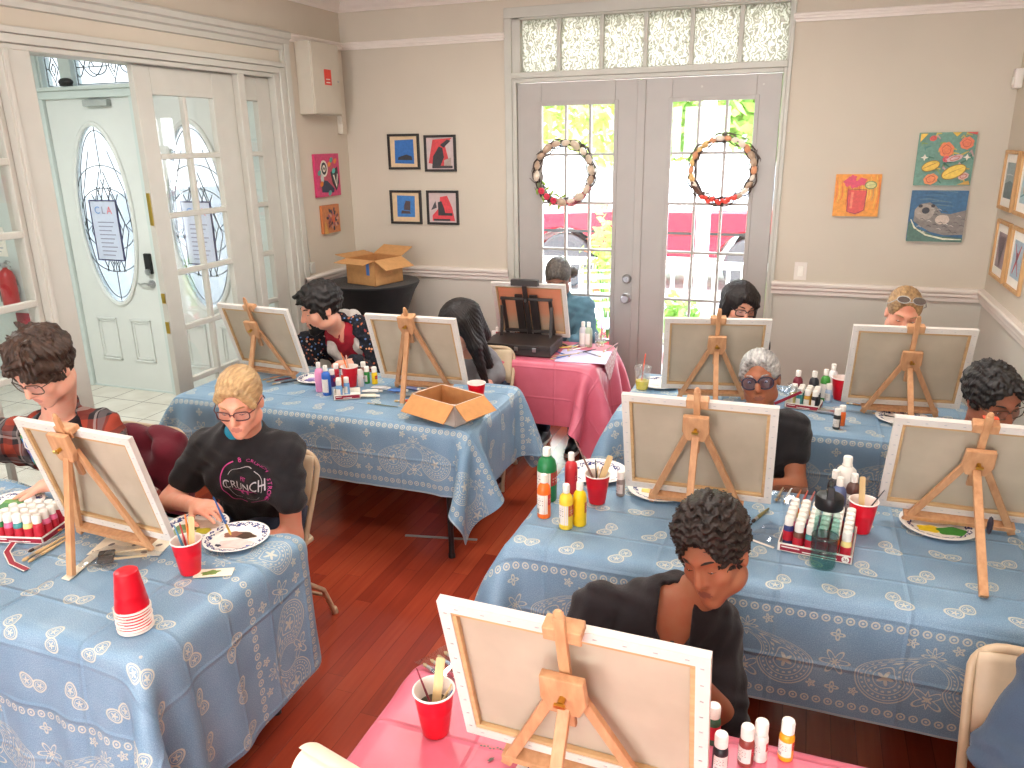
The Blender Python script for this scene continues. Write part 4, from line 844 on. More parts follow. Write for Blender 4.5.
cloth('tablecloth', 'blue bandana print tablecloth on the table along the back right wall', BANDANA, RD_, -.05, -.055, 2.30, 1.37, 3); cloth('tablecloth', 'blue bandana print tablecloth under the big tray of paints and the water bottle', BANDANA, RE, -.05, -.08, 2.25, 1.37, 4)
cloth('tablecloth', 'pink plastic tablecloth on the small table by the glass doors', PINK, RC, .0, -.01, 2.06, 1.36, 5); cloth('tablecloth', 'pink plastic tablecloth on the front table', PINK, RF, -.06, -.1, 2.25, 1.37, 6)

# ------------------------------------------------------------------ folding chairs
def chair_proto():
    t = thing('folding_chair', None, 'chair')       # sits at the origin, faces -y
    for s in (-1, 1):
        mb = MB(); x = s * .215; mb.tube([(x, -.19, 0), (x, -.14, .12), (x * .99, .03, .44), (x * .97, .15, .66)], .0125, 10); mb.cyl((x, -.195, 0), (x, -.187, .03), .016, n=10); mb.build('leg', BEIGEM, t, True)
        mb = MB(); x = s * .19; mb.tube([(x, .24, 0), (x, .17, .16), (x, -.14, .43)], .0115, 10); mb.cyl((x, .242, 0), (x, .232, .03), .015, n=10); mb.build('leg', BEIGEM, t, True)
    mb = MB(); mb.tube([(-.209, .15, .655), (-.206, .185, .73)] + [(-.206 + .07 * (1 - math.cos(a)), .19 + .01 * math.sin(a), .735 + .07 * math.sin(a)) for a in np.linspace(.1, PI / 2, 6)] + [(.206 - .07 * (1 - math.cos(a)), .19 + .01 * math.sin(a), .735 + .07 * math.sin(a)) for a in np.linspace(PI / 2, .1, 6)] + [(.206, .185, .73), (.209, .15, .655)], .0125, 10); mb.build('back_frame', BEIGEM, t, True)
    P = np.array([[(x, y + .03 * (1 - (x / .2) ** 2) * 1.0, z) for x in np.linspace(-.2, .2, 9)] for y, z in ((.118, .60), (.14, .655), (.165, .72), (.178, .77), (.182, .795))]); mb = MB(); mb.grid(P); bk = mb.build('backrest', BEIGES, t, True); so = bk.modifiers.new('thick', 'SOLIDIFY'); so.thickness = .012
    mb = MB(); mb.prism([(-.19, -.19, .435), (-.15, -.215, .435), (.15, -.215, .435), (.19, -.19, .435), (.19, .14, .42), (.15, .165, .42), (-.15, .165, .42), (-.19, .14, .42)], (0, 0, .022)); mb.build('seat', BEIGES, t, bevel=.008)
    mb = MB(); mb.cyl((-.19, .19, .12), (.19, .19, .12), .008, n=8); mb.build('stretcher', BEIGEM, t, True); mb = MB(); mb.cyl((-.214, -.155, .085), (.214, -.155, .085), .008, n=8); mb.build('stretcher', BEIGEM, t, True)
    return t
chair0 = chair_proto(); chair_used = []
def chair(x, y, rz, label):
    if not chair_used: c = chair0; c.location = (x, y, 0); c.rotation_euler = (0, 0, rz); c['label'] = label
    else: c = dup(chair0, loc=(x, y, 0), rz=rz, label=label)
    chair_used.append(c); return c
chair(-2.05, 2.38, .0, 'beige folding chair under the person in the black printed T-shirt'); chair(-1.83, 4.24, .10, 'beige folding chair behind the person with long black hair'); chair(.70, 1.80, -.05, 'beige folding chair behind the arm in the blue-grey sleeve')
chair(-2.78, 2.42, 0, 'beige folding chair with the maroon jacket over its back')
# high round table with a stretch cover
t = thing('cocktail_table', 'high round table in a black stretch cover in the corner', 'table', (-3.02, 5.13, 0)); mb = MB(); mb.lathe([(0, 0), (.05, 0), (.05, 1.04), (0, 1.04)], n=16); mb.build('pedestal', BLACKM, t, True)
mb = MB(); prof = [(.33, .02), (.30, .12), (.24, .34), (.205, .56), (.22, .74), (.27, .88), (.315, .99), (.345, 1.035), (.35, 1.046), (.344, 1.056), (0, 1.058)]; mb.lathe(prof, n=48, caps=(True, False)); mb.build('stretch_cover', SATIN, t, True)

# ------------------------------------------------------------------ cardboard boxes
def carton(name, label, c, rz, size, flaps, tape=None):
    w, d, h = size; t = thing(name, label, 'box', c, rz); e = .005
    mb = MB(); mb.bx(-w / 2, w / 2, -d / 2, d / 2, .0, e)
    for q in ((-w / 2, w / 2, -d / 2, -d / 2 + e), (-w / 2, w / 2, d / 2 - e, d / 2), (-w / 2, -w / 2 + e, -d / 2, d / 2), (w / 2 - e, w / 2, -d / 2, d / 2)): mb.bx(q[0], q[1], q[2], q[3], 0, h)
    mb.build('box_body', CARD if tape else CARDW, t); mb = MB(); k = e + .0012
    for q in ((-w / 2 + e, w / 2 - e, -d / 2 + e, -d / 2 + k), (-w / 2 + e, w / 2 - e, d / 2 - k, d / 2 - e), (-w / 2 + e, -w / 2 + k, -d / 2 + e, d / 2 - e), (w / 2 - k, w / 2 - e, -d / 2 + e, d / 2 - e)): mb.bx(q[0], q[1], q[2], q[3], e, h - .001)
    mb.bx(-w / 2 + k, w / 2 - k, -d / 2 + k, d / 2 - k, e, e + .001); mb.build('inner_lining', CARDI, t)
    for side, (ang, L) in flaps.items():
        a = R(ang); c_, s_ = math.cos(a), math.sin(a)           # angle above horizontal, outwards
        nrm = {'f': V(0, -1, 0), 'b': V(0, 1, 0), 'l': V(-1, 0, 0), 'r': V(1, 0, 0)}[side]; hinge = V(nrm) * (d / 2 if side in 'fb' else w / 2) + V(0, 0, h); al = V(1, 0, 0) if side in 'fb' else V(0, 1, 0); hl = (w if side in 'fb' else d) / 2 - .003
        out = nrm * c_ + V(0, 0, s_); mb = MB(); mb.prism([hinge - al * hl, hinge + al * hl, hinge + al * (hl + .004) + out * L, hinge - al * (hl + .004) + out * L], np.cross(al, out) * .0045); mb.build('flap', CARDL if not tape else CARD, t)
    if tape:
        mb = MB(); mb.bx(tape[0], tape[0] + .03, -d / 2 - .0015, -d / 2, h - .11, h - .02); mb.build('blue_tape', BLUTAPE, t)
    return t
CARDW = plain('whitish_carton_side', (206, 196, 184), .8, .05, 30); BLUTAPE = plain('blue_tape', (70, 120, 200), .5, .05)
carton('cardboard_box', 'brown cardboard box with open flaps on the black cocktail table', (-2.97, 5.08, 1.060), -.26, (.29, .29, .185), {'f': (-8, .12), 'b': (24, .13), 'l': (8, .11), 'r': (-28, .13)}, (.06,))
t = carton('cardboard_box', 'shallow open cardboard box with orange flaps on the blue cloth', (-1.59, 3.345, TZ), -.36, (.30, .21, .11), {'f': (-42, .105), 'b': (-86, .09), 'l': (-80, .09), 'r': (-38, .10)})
mb = MB(); mb.bx(-.12, -.02, -.1065, -.1055, .018, .024); mb.bx(-.12, .0, -.1065, -.1055, .032, .036); mb.build('printed_lines', INK, t)
# coil of loose foam inside the box is left plain: a few white tubes
t = thing('paint_tube', 'white paint tube lying inside the shallow open cardboard box', 'paint tube', (-1.62, 3.40, TZ + .02)); mb = MB(); mb.cyl((-.06, 0, 0), (.05, .01, .0), .014, .016, 12); mb.build('tube_body', PAPER, t, True); mb = MB(); mb.cyl((-.085, -.002, 0), (-.06, 0, 0), .009, n=10); mb.build('cap', WHITEP, t, True)

# ------------------------------------------------------------------ table easels and canvases
def canvas_obj(label, w, h, loc, yaw, tilt, tint=None, group=None):
    t = thing('canvas', label, 'canvas', loc); t.rotation_mode = 'XYZ'
    rx = V(math.cos(yaw), math.sin(yaw), 0); n = V(-math.sin(yaw), math.cos(yaw), 0); up = V(0, 0, 1) * math.cos(tilt) - n * math.sin(tilt); fr = np.cross(up, rx)      # fr: towards the painter
    M = Matrix([[rx[i], fr[i], up[i]] for i in range(3)]); t.rotation_euler = M.to_euler()
    T = .018; b = .026
    mb = MB(); mb.bx(-w / 2 + .002, w / 2 - .002, T - .002, T, .002, h - .002)        # painted face
    for q in ((-w / 2, w / 2, 0, .002), (-w / 2, w / 2, h - .002, h)): mb.bx(q[0], q[1], 0, T, q[2], q[3])
    for q in ((-w / 2, -w / 2 + .002), (w / 2 - .002, w / 2)): mb.bx(q[0], q[1], 0, T, .002, h - .002)
    for q in ((-w / 2, w / 2, 0, b), (-w / 2, w / 2, h - b, h), (-w / 2, -w / 2 + b, b, h - b), (w / 2 - b, w / 2, b, h - b)): mb.bx(q[0], q[1], -.001, .0012, q[2], q[3])
    mb.build('canvas_wrap', PRIMED, t)
    mb = MB(); mb.bx(-w / 2 + .004, w / 2 - .004, T - .0035, T - .0022, .004, h - .004); mb.build('raw_back', tint or RAW, t)
    for q in ((-w / 2 + .004, w / 2 - .004, .004, .036), (-w / 2 + .004, w / 2 - .004, h - .036, h - .004), (-w / 2 + .004, -w / 2 + .036, .036, h - .036), (w / 2 - .036, w / 2 - .004, .036, h - .036)): MB().bx(q[0], q[1], .0014, T - .004, q[2], q[3]).build('stretcher_bar', STRETCH, t, bevel=.002)
    if not tint:                       # the palm being painted on the far side
        q = random.Random(int(w * 1e4)); px = q.uniform(-.12, .12); a = Art(0); a.k = 0
        fl = lambda pts: [(x, z) for x, z in pts]
        a.line(fl([(px, .06), (px + .015, .16), (px + .04, .25)]), .006, (84, 66, 56)); 
        for th in (.2, .9, 1.7, 2.4, 3.0, -.3): a.line(fl([(px + .04, .25), (px + .04 + .05 * math.cos(th), .25 + .05 * math.sin(th)), (px + .04 + .1 * math.cos(th), .25 + .075 * math.sin(th) - .02)]), .006, (70, 96, 74))
        a.line(fl([(-w * .45, h * .38), (0, h * .39), (w * .45, h * .38)]), .004, (120, 130, 140))
        a.mb.v = [(x, T - (y - 0), z) for x, y, z in a.mb.v]; a.build(t, 'painted_scene')
    mb = MB()
    for i in range(9): z = .03 + (h - .06) * i / 8; [mb.bx(x - .0035, x + .0035, -.002, -.0009, z - .0008, z + .0008) for x in (-w / 2 + .014, w / 2 - .014)]
    for i in range(9): x = -w / 2 + .04 + (w - .08) * i / 8; [mb.bx(x - .004, x + .004, -.002, -.0009, z - .0008, z + .0008) for z in (.014, h - .014)]
    mb.build('staple', STEEL, t)
    return t
def easel(label, loc, yaw, tilt, h, sb=.29, fx=.165, rear=.27, rx_=0.0, rxf=0.0, lean=0, clamp=.0, dark=None):
    """loc: point on the table under the bottom middle of the canvas; viewer side is -y"""
    t = thing('table_easel', label, 'easel', loc, yaw); W = EASEL
    zb = .05; ct, st = math.cos(tilt), math.sin(tilt)
    def pl(x, s, o): return V(x, -st * s - ct * o, zb + ct * s - st * o)    # on the canvas back plane, o towards the viewer
    upv = V(0, -st, ct); nb = V(0, -ct, -st); X = V(1, 0, 0); M = np.column_stack([X, -nb, upv])
    # splayed front legs
    foot = -zb / ct - .0
    for s in (-1, 1):
        mb = MB(); a = pl(s * .022, sb - .02, .022); f = pl(s * fx, foot + .012, .022); f[2] = .008; mb.beam(a, f, .0235, .014, np.cross(nb, unit(f - a))); mb.build('leg', W, t, bevel=.002)
    mb = MB(); a = pl(rx_, sb - .03, .04); f = V(rx_ + rxf, -st * sb - rear, .009); mb.beam(a, f, .0245, .017, X); mb.build('leg', W, t, bevel=.002)
    mb = MB(); P = [(-.043, sb + .05), (.043, sb + .05), (.046, sb - .012), (.03, sb - .05), (-.03, sb - .05), (-.046, sb - .012)]; mb.prism([pl(x, s, .032) for x, s in P], nb * .020); mb.build('head_block', W, t, bevel=.003)
    mb = MB(); mb.cyl(pl(.0, sb + .0, .052), pl(.0, sb + .0, .066), .007, n=12); mb.box(pl(0, sb, .07), (.022, .006, .008), M); mb.build('wing_nut', BRASS, t, True)
    mb = MB(); mb.box(pl(0, (h + .055 + sb - .16) / 2 + .02, .0215), (.022, .013, h + .055 - sb + .12), M); mb.ell(pl(0, h + .055 + .005, .0215), (.011, .0065, .013), 10, M); mb.build('mast', W, t, bevel=.002)
    mb = MB(); mb.box(pl(0, h + .006 + clamp, .004), (.075, .036, .022), M); mb.box(pl(0, h - .006 + clamp, .0185), (.075, .006, .022), M); mb.build('top_clamp', W, t, bevel=.003)
    mb = MB(); mb.box(pl(0, -.0125, .0), (.34, .06, .018), M); mb.box(pl(0, .004, -.028), (.34, .006, .016), M); mb.build('canvas_ledge', W, t, bevel=.002)
    return t
EAS = [ # x, y of canvas bottom middle, yaw, tilt, width, easel kwargs, easel label, canvas label
 (-2.142, 1.80, -.05, .245, .519, dict(sb=.372, fx=.17, rear=.14, rxf=.06), 'wooden table easel at the far left, in front of the person in the plaid shirt', 'white canvas seen from behind, in front of the person in the plaid shirt'),
 (-2.867, 3.66, -.095, .31, .513, dict(sb=.29, rear=.12), 'wooden table easel in front of the person in the patterned hoodie', 'white canvas seen from behind, in front of the person in the patterned hoodie'),
 (-1.896, 3.69, .03, .35, .52, dict(sb=.392, rear=.14), 'wooden table easel behind the shallow cardboard box', 'white canvas seen from behind, between the shallow box and the person with long black hair'),
 (-.382, 4.005, .2, .267, .517, dict(sb=.29, rear=.16), 'wooden table easel in front of the dark-haired person by the right glass door', 'white canvas seen from behind, in front of the dark-haired person by the right glass door'),
 (.509, 4.02, .1, .245, .527, dict(sb=.27, rear=.22), 'wooden table easel in front of the person with sunglasses on the head', 'white canvas seen from behind, in front of the person with sunglasses on the head'),
 (-.289, 2.70, .01, .30, .527, dict(sb=.338, rear=.16), 'wooden table easel in front of the grey-haired person', 'white canvas seen from behind, in front of the grey-haired person'),
 (.586, 2.815, .008, .37, .512, dict(sb=.29, rear=.36), 'paint-stained wooden table easel in front of the person in the maroon top', 'white canvas seen from behind, in front of the person in the maroon top'),
 (-.345, 1.30, -.02, .274, .525, dict(sb=.285, rear=.17), 'wooden table easel on the front pink table', 'large white canvas seen from behind on the front pink table'),
]
for i, (x, y, yw, tl, w, kw, el, cl) in enumerate(EAS):
    h = w * .8; e = easel(el, (x, y, TZ), yw, tl, h, **kw); canvas_obj(cl, w, h, (x, y, TZ + .05), yw, tl, None)
    if i == 6:      # dabs of paint on the oldest easel
        mb = MB(); ct, st = math.cos(tl), math.sin(tl); mb.bx(-.012, .03, -st * (h + .03) - .012, -st * (h + .03) + .012, .05 + ct * (h + .032), .05 + ct * (h + .035)); mb.build('paint_spot', plain('red_orange_paint', (236, 84, 50), .4, .1), e)
        mb = MB(); mb.ell((.004, -st * .29 - .36 + .085, .20), (.009, .012, .03), 10); mb.build('paint_spot', plain('dark_paint', (40, 34, 44), .4, .1), e, True)
# black box easel with an orange-washed canvas
SUN = Mat('orange_washed_canvas_back'); vv = SUN.coord(); xx, yy, zz = SUN.xyz(vv); nz = SUN.noise(SUN.coord(scale=(1, 1, 2)), 6, 3)
SUNM = SUN.bsdf(SUN.ramp(zz * 2.6 + (nz - .5) * .5, [(.2, (200, 172, 142)), (.5, (222, 152, 116)), (.85, (226, 142, 106))]), .85)
canvas_obj('orange-washed canvas seen from behind on the black box easel', .50, .40, (-1.651, 4.862, TZ + .05), .04, .355, SUNM)
DKW = plain('dark_stained_wood', (48, 40, 38), .45, .12, 30)
t = thing('box_easel', 'black wooden box easel standing open on the pink table by the doors', 'easel', (-1.655, 4.655, TZ), .04)
MB().bx(-.225, .225, -.155, .155, .004, .075).build('box_body', DKW, t, bevel=.004); MB().bx(-.227, .227, -.157, .157, .048, .052).build('lid_seam', BLACKM, t)
for x in (-.12, .0, .12): mb = MB(); mb.bx(x - .012, x + .012, -.163, -.155, .035, .062); mb.build('latch', STEEL, t, bevel=.002)
ct, st = math.cos(.355), math.sin(.355)
def bl(x, s, o): return V(x, .20 - st * s - ct * o, .05 + ct * s - st * o)
for x in (-.16, .16): mb = MB(); mb.beam(bl(x, .0, .02), bl(x, .30, .02), .022, .016); mb.build('side_arm', DKW, t, bevel=.002)
for x in (-.05, .05): mb = MB(); mb.beam(bl(x, .0, .02), bl(x, .33, .02), .052, .014); mb.build('mast', DKW, t, bevel=.002)
mb = MB(); mb.beam(bl(0, .02, .03), bl(0, .40, .03), .03, .014); mb.build('mast', DKW, t, bevel=.002)
for s_ in (.055, .30): mb = MB(); mb.beam(bl(-.175, s_, .022), bl(.175, s_, .022), .018, .022, (0, 0, 1)); mb.build('cross_bar', DKW, t, bevel=.002)
mb = MB(); mb.beam(bl(-.09, .415, .008), bl(.09, .415, .008), .04, .045, (0, 0, 1)); mb.build('top_clamp', DKW, t, bevel=.003)
mb = MB(); mb.beam(bl(-.17, -.012, -.0), bl(.17, -.012, 0), .05, .018, (0, 1, 0)); mb.build('canvas_ledge', DKW, t, bevel=.003)
for x in (-.17, .17): mb = MB(); mb.beam(bl(x, .25, .03), V(x * .98, .06, .075), .02, .01); mb.build('brace', DKW, t, bevel=.002)
mb = MB(); mb.cyl(bl(0, .3, .036), bl(0, .3, .05), .009, n=12); mb.build('wing_nut', STEEL, t, True)
# ------------------------------------------------------------------ painting supplies
def pcol(c, n='paint'): return plain('%s_%02x%02x%02x' % (n, c[0], c[1], c[2]), c, .38, .05, 40)
LABR = plain('red_label', (190, 30, 50), .5, .05); LABW = plain('white_label', (228, 220, 212), .6, .04)
SMALL = [(.0, 0), (.0155, 0), (.0165, .003), (.0165, .056), (.015, .064), (.011, .068), (.011, .072)]
BIG = [(.0, 0), (.023, 0), (.0245, .004), (.0245, .105), (.021, .122), (.012, .132), (.012, .137)]
def bottle(label, c, col, kind='small', rz=0.0, group=None, lab='wr', cat='paint bottle', cap=None, tiny=False, band=None):
    t = thing('paint_bottle', label, cat, c, rz, group); k = {'small': (SMALL, .071, .0143, .027, .0168, (.012, .050)), 'big': (BIG, .137, .0125, .028, .0248, (.018, .092)), 'huge': (BIG, .137, .0125, .028, .0248, (.018, .092))}[kind]
    s = 1.32 if kind == 'huge' else 1.0; n = 14 if tiny else 22
    mb = MB(); mb.lathe([(r * s * (1.15 if kind == 'huge' else 1), z * s) for r, z in k[0]], n=n); mb.build('bottle_body', pcol(col), t, True)
    z0, hh, r = k[1] * s, k[3] * (1.1 if kind == 'huge' else 1), k[2] * (1.25 if kind == 'huge' else 1); mb = MB(); mb.lathe([(r, z0 - .002), (r * 1.02, z0 + hh * .8), (r * .9, z0 + hh), (0, z0 + hh)], n=n, caps=(True, False)); mb.build('cap', cap or WHITEP, t, True)
    if lab:
        r = k[4] * s * (1.15 if kind == 'huge' else 1); a, b = k[5][0] * s, k[5][1] * s; mb = MB()
        def wrap(a0, a1, za, zb, rr_): mb.grid(np.array([[(rr_ * math.cos(th), rr_ * math.sin(th), z) for z in (za, zb)] for th in np.linspace(a0, a1, max(3, int((a1 - a0) / .3)))]))
        if 'w' in lab: mb.mat(0); wrap(PI * .95, PI * 1.62, a, b, r)
        if 'r' in lab: mb.mat(1); wrap(-PI * .36, PI * .25, a + (b - a) * .45, b, r)
        if 'R' in lab: mb.mat(1); wrap(-PI, PI, a + (b - a) * .1, b, r)
        if 'W' in lab: mb.mat(0); wrap(-PI, PI, a, b, r)
        if not tiny and ('w' in lab or 'W' in lab):
            mb.mat(2)
            for j in range(7): wrap(PI * 1.03 + j * .085, PI * 1.03 + j * .085 + .03 + .02 * (j % 2), a + .003, a + (b - a) * .28, r * 1.006)
            for j in range(4): wrap(PI * 1.0, PI * 1.4 - .1 * (j % 2), a + (b - a) * (.45 + j * .12), a + (b - a) * (.48 + j * .12), r * 1.006)
        if not tiny and 'r' in lab:
            mb.mat(0); wrap(-PI * .3, PI * .1, a + (b - a) * .72, a + (b - a) * .76, r * 1.006); wrap(-PI * .3, PI * .0, a + (b - a) * .6, a + (b - a) * .64, r * 1.006)
        mb.build('label', [LABW, LABR, INK], t, True)
    return t
def on(px, py, dz=0.0): p = tab(px, py); p[2] = TZ + dz; return p
# front pink table
bottle('small dark green paint bottle beside the right edge of the large front canvas', at(712, 741, Z=TZ), (34, 84, 56), rz=.6, lab='RW'[0] + ''); bottle('small black paint bottle nearest the viewer on the front pink table', at(719, 771, Z=TZ), (30, 32, 36), rz=.9, lab='wr'); bottle('small reddish brown paint bottle on the front pink table, beside the white bottle', at(745, 763, Z=TZ), (140, 62, 52), rz=.35); bottle('small white paint bottle on the front pink table, behind the brown one', at(759, 758, Z=TZ), (226, 222, 214), rz=.35); bottle('small golden orange paint bottle standing apart on the front pink table', at(785, 757, Z=TZ), (240, 158, 32), rz=.35)
# middle right table, left end
p = at(547, 499, Z=TZ); bottle('tall green paint bottle, the largest bottle on the middle right table', p, (22, 120, 66), 'huge', .3, lab='wr'); bottle('orange paint bottle in front of the tall green one', at(544, 516, Z=TZ), (240, 112, 36), 'big', .5); bottle('red paint bottle behind the yellow bottles', at(571, 492, Z=TZ), (206, 50, 56), 'big', .4, lab='r')
bottle('pale yellow paint bottle, left one of the two yellow bottles', at(566, 527, Z=TZ), (240, 206, 60), 'big', .2); bottle('bright yellow paint bottle, right one of the two yellow bottles', at(579.5, 524, Z=TZ), (244, 204, 24), 'big', .6, lab='r'); bottle('small grey paint bottle standing left of the canvas edge on the middle right table', at(620.5, 495, Z=TZ), (150, 136, 130), rz=.3, lab='w')
# middle right table, behind the tray
bottle('large white paint bottle behind the big paint tray, farthest back', at(842, 510, Z=TZ), (226, 222, 214), 'huge', .2, lab='w'); bottle('brown paint bottle beside the red cup, behind the big paint tray', at(850, 516, Z=TZ), (104, 74, 66), 'big', .2, lab='w'); bottle('small black paint bottle directly behind the teal water bottle', at(831.5, 512, Z=TZ), (40, 40, 46), 'big', .2, lab='w', ); bottle('blue-grey paint bottle behind the lid of the teal water bottle', at(836, 520, Z=TZ), (96, 110, 150), 'big', .2, lab='w')
# second row left table
bottle('pink paint bottle beside the purple-smeared plate in the second row', at(320.5, 391, Z=TZ), (236, 150, 190), 'big', .2, lab='', tiny=True); bottle('blue paint bottle with a white label in the second row', at(327.5, 394.5, Z=TZ), (44, 100, 190), 'big', .55, lab='w', tiny=True); bottle('purple paint bottle right of the blue one in the second row', at(333, 386, Z=TZ), (74, 44, 110), 'small', .4, lab='r'); bottle('small red paint bottle between the purple and orange ones in the second row', at(337, 380, Z=TZ), (196, 40, 60), 'small', .3, lab='r')
bottle('orange paint bottle left of the red cup in the second row', at(344.5, 386, Z=TZ), (238, 96, 36), 'small', .3, lab=''); bottle('white paint bottle right of the red cup in the second row', at(361, 386, Z=TZ), (226, 222, 220), 'small', .2, lab='w'); bottle('green paint bottle in the second row, between the white and yellow ones', at(367.5, 383, Z=TZ), (46, 140, 62), 'small', .2, lab='w'); bottle('yellow paint bottle in the second row beside the canvas edge', at(375, 383.5, Z=TZ), (240, 200, 30), 'small', .2, lab='r'); bottle('small brown paint bottle behind the green one in the second row', at(364, 378, Z=TZ), (150, 96, 70), 'small', .2, lab='w')
# back right table
bottle('tall dark red paint bottle standing behind the small tray at the back right', at(796, 401, Z=TZ), (112, 26, 44), 'big', .2, lab='r'); bottle('black paint bottle with a white label at the back right', at(812, 402, Z=TZ), (36, 36, 42), 'big', .3, lab='w'); bottle('green paint bottle left of the red cup at the back right', at(823.5, 400, Z=TZ), (60, 140, 52), 'big', .3, lab='w', tiny=True); bottle('pale blue-grey paint bottle in front of the green one at the back right', at(827.5, 402, Z=TZ), (170, 190, 214), 'small', .2, lab='w'); bottle('white paint bottle behind the pale blue-grey one at the back right', at(831, 394, Z=TZ), (224, 220, 220), 'big', .2, lab='w', tiny=True)
bottle('black and white paint bottle alone near the front edge of the back right table', at(836, 428.5, Z=TZ), (44, 44, 48), 'small', .3, lab='w'); bottle('orange paint bottle touching the black and white one on the back right table', at(841, 425, Z=TZ), (240, 112, 40), 'small', .3, lab='')
# far pink table
bottle('grey paint bottle on the far pink table, left of a pair', at(583, 346, Z=TZ), (200, 196, 200), 'big', .2, lab='w', tiny=True); bottle('pale green paint bottle on the far pink table, right of a pair', at(588.5, 346.5, Z=TZ), (176, 190, 164), 'big', .2, lab='w', tiny=True)
# trays
TRAYR = plain('maroon_tray_print', (150, 24, 48), .5, .05)
def tray(label, c, rz, w, d, h=.028, badge=None):
    t = thing('paint_tray', label, 'tray', c, rz); mb = MB(); e = .003; mb.bx(-w / 2, w / 2, -d / 2, d / 2, .001, .003)
    for q in ((-w / 2, w / 2, -d / 2, -d / 2 + e), (-w / 2, w / 2, d / 2 - e, d / 2), (-w / 2, -w / 2 + e, -d / 2, d / 2), (w / 2 - e, w / 2, -d / 2, d / 2)): mb.bx(q[0], q[1], q[2], q[3], .001, h)
    mb.build('tray_body', PAPER, t)
    mb = MB(); mb.bx(-w / 2 + .008, w / 2 - .004, -d / 2 - .0008, -d / 2, .005, h - .005); mb.bx(w / 2, w / 2 + .0008, -d / 2 + .004, d / 2 - .004, .005, h - .005); mb.bx(-w / 2 - .0008, -w / 2, -d / 2 + .004, d / 2 - .004, .005, h - .005)
    mb.mat(1); mb.bx(-w / 2 + .012, -w / 2 + w * .3, -d / 2 - .0014, -d / 2 - .0008, h * .55, h * .68); mb.bx(-w / 2 + w * .34, w / 2 - .045, -d / 2 - .0014, -d / 2 - .0008, h * .3, h * .42)
    if badge:
        mb.lathe([(0, 0), (.0115, 0), (.0115, .0008)], (w / 2 - .02, -d / 2 - .0008, h / 2), 20, np.array([[1, 0, 0], [0, 0, -1], [0, 1, 0]], float)); mb.mat(2); vs, fs = text_mesh(badge, .015); mb.add([(x + w / 2 - .02, -d / 2 - .0024, z + h / 2) for x, z, _ in vs], fs)
    mb.build('printed_panel', [TRAYR, PAPER, MAROON], t); return t
ORD = ['first', 'second', 'third', 'fourth', 'fifth', 'sixth']
CN = {'crimson': (190, 30, 54), 'pale yellow': (232, 214, 140), 'pink': (226, 110, 150), 'orange': (236, 118, 44), 'teal': (60, 140, 140), 'navy': (40, 52, 110), 'green': (50, 130, 70), 'black': (34, 34, 38), 'white': (228, 224, 216), 'brown': (112, 70, 52), 'violet': (104, 66, 140), 'sky blue': (110, 160, 210), 'ochre': (200, 150, 60), 'grey': (140, 140, 146), 'peach': (236, 180, 150)}
def fill(c, rz, cols, rows, pitch, names, where, group, skip=(), lab='R', jit=.0):
    q = random.Random(len(where)); ca, sa = math.cos(rz), math.sin(rz)
    for r in range(rows):
        for k in range(cols):
            if (r, k) in skip: continue
            x = (k - (cols - 1) / 2) * pitch + q.uniform(-jit, jit); y = (r - (rows - 1) / 2) * pitch + q.uniform(-jit, jit); nm = names[(r * cols + k * 2 + r) % len(names)]
            bottle('small %s bottle in %s, %s row from front, %s from left' % (nm, where, ORD[r], ORD[k]), (c[0] + ca * x - sa * y, c[1] + sa * x + ca * y, TZ + .0035), CN[nm], 'small', rz + q.uniform(-.4, .4), group, lab, tiny=True)
rz = -.11; c = (.135, 2.56, TZ)
tray('big maroon printed tray holding rows of small paint bottles, behind the teal water bottle', c, rz, .228, .226, .03, '36'); fill(c, rz, 6, 6, .0362, ['crimson', 'pale yellow', 'brown', 'white', 'teal', 'pink', 'crimson', 'navy', 'orange'], 'the big tray', 'paint bottles in the big tray', ((0, 0),))
c = (-2.485, 1.75, TZ); rz = .25; tray('white tray of paint bottles on the left table, beside the hand on the palette', c, rz, .19, .155, .026); fill(c, rz, 5, 4, .0365, ['green', 'peach', 'pink', 'orange', 'teal', 'pink', 'pale yellow', 'white', 'crimson'], 'the left table tray', 'paint bottles in the left tray', ((3, 0),), 'R', .002)
c = (.075, 4.02, TZ); rz = -.15; tray('small maroon tray of paint bottles on the back right table', c, rz, .165, .12, .028, '') ; fill(c, rz, 4, 3, .037, ['pale yellow', 'black', 'teal', 'white', 'ochre'], 'the back right tray', 'paint bottles in the back right tray', ((0, 0),), 'w')
c = (-2.245, 3.46, TZ); rz = .55; tray('small red and white tray with three paint bottles in the second row', c, rz, .14, .12, .028); fill(c, rz, 3, 2, .04, ['sky blue', 'brown', 'brown'], 'the second row tray', 'paint bottles in the small second row tray', ((0, 2), (0, 1), (1, 2)), 'w')
# flattened lid sleeve: a red-edged clear cover leaning by the left tray, and one on the back right tray
def sleeve(label, c, rz, pts, w):
    t = thing('tray_cover', label, 'tray cover', c, rz); P = [V(p) for p in pts]; mb = MB()
    for i in range(len(P) - 1):
        d = unit(P[i + 1] - P[i]); s = unit(np.cross(V(0, 0, 1) if abs(d[2]) < .9 else V(0, 1, 0), d)) * w; mb.mat(0); mb.prism([P[i] - s, P[i + 1] - s, P[i + 1] + s, P[i] + s], (0, 0, .0015)); mb.mat(1); mb.prism([P[i] - s * .72, P[i + 1] - s * .72, P[i + 1] + s * .72, P[i] + s * .72], (0, 0, .0022))
    mb.build('printed_sleeve', [PAPER, TRAYR], t); return t
p0_ = at(9, 557, Z=TZ + .004)
sleeve('empty maroon and white paint sleeve bent in a V on the left table', p0_, 0, [at(x, y, Z=TZ + .004) - p0_ + V(0, 0, z) for x, y, z in ((27, 570, 0), (12, 563, 0), (7, 553, .004), (14, 546, .012))], .0105)
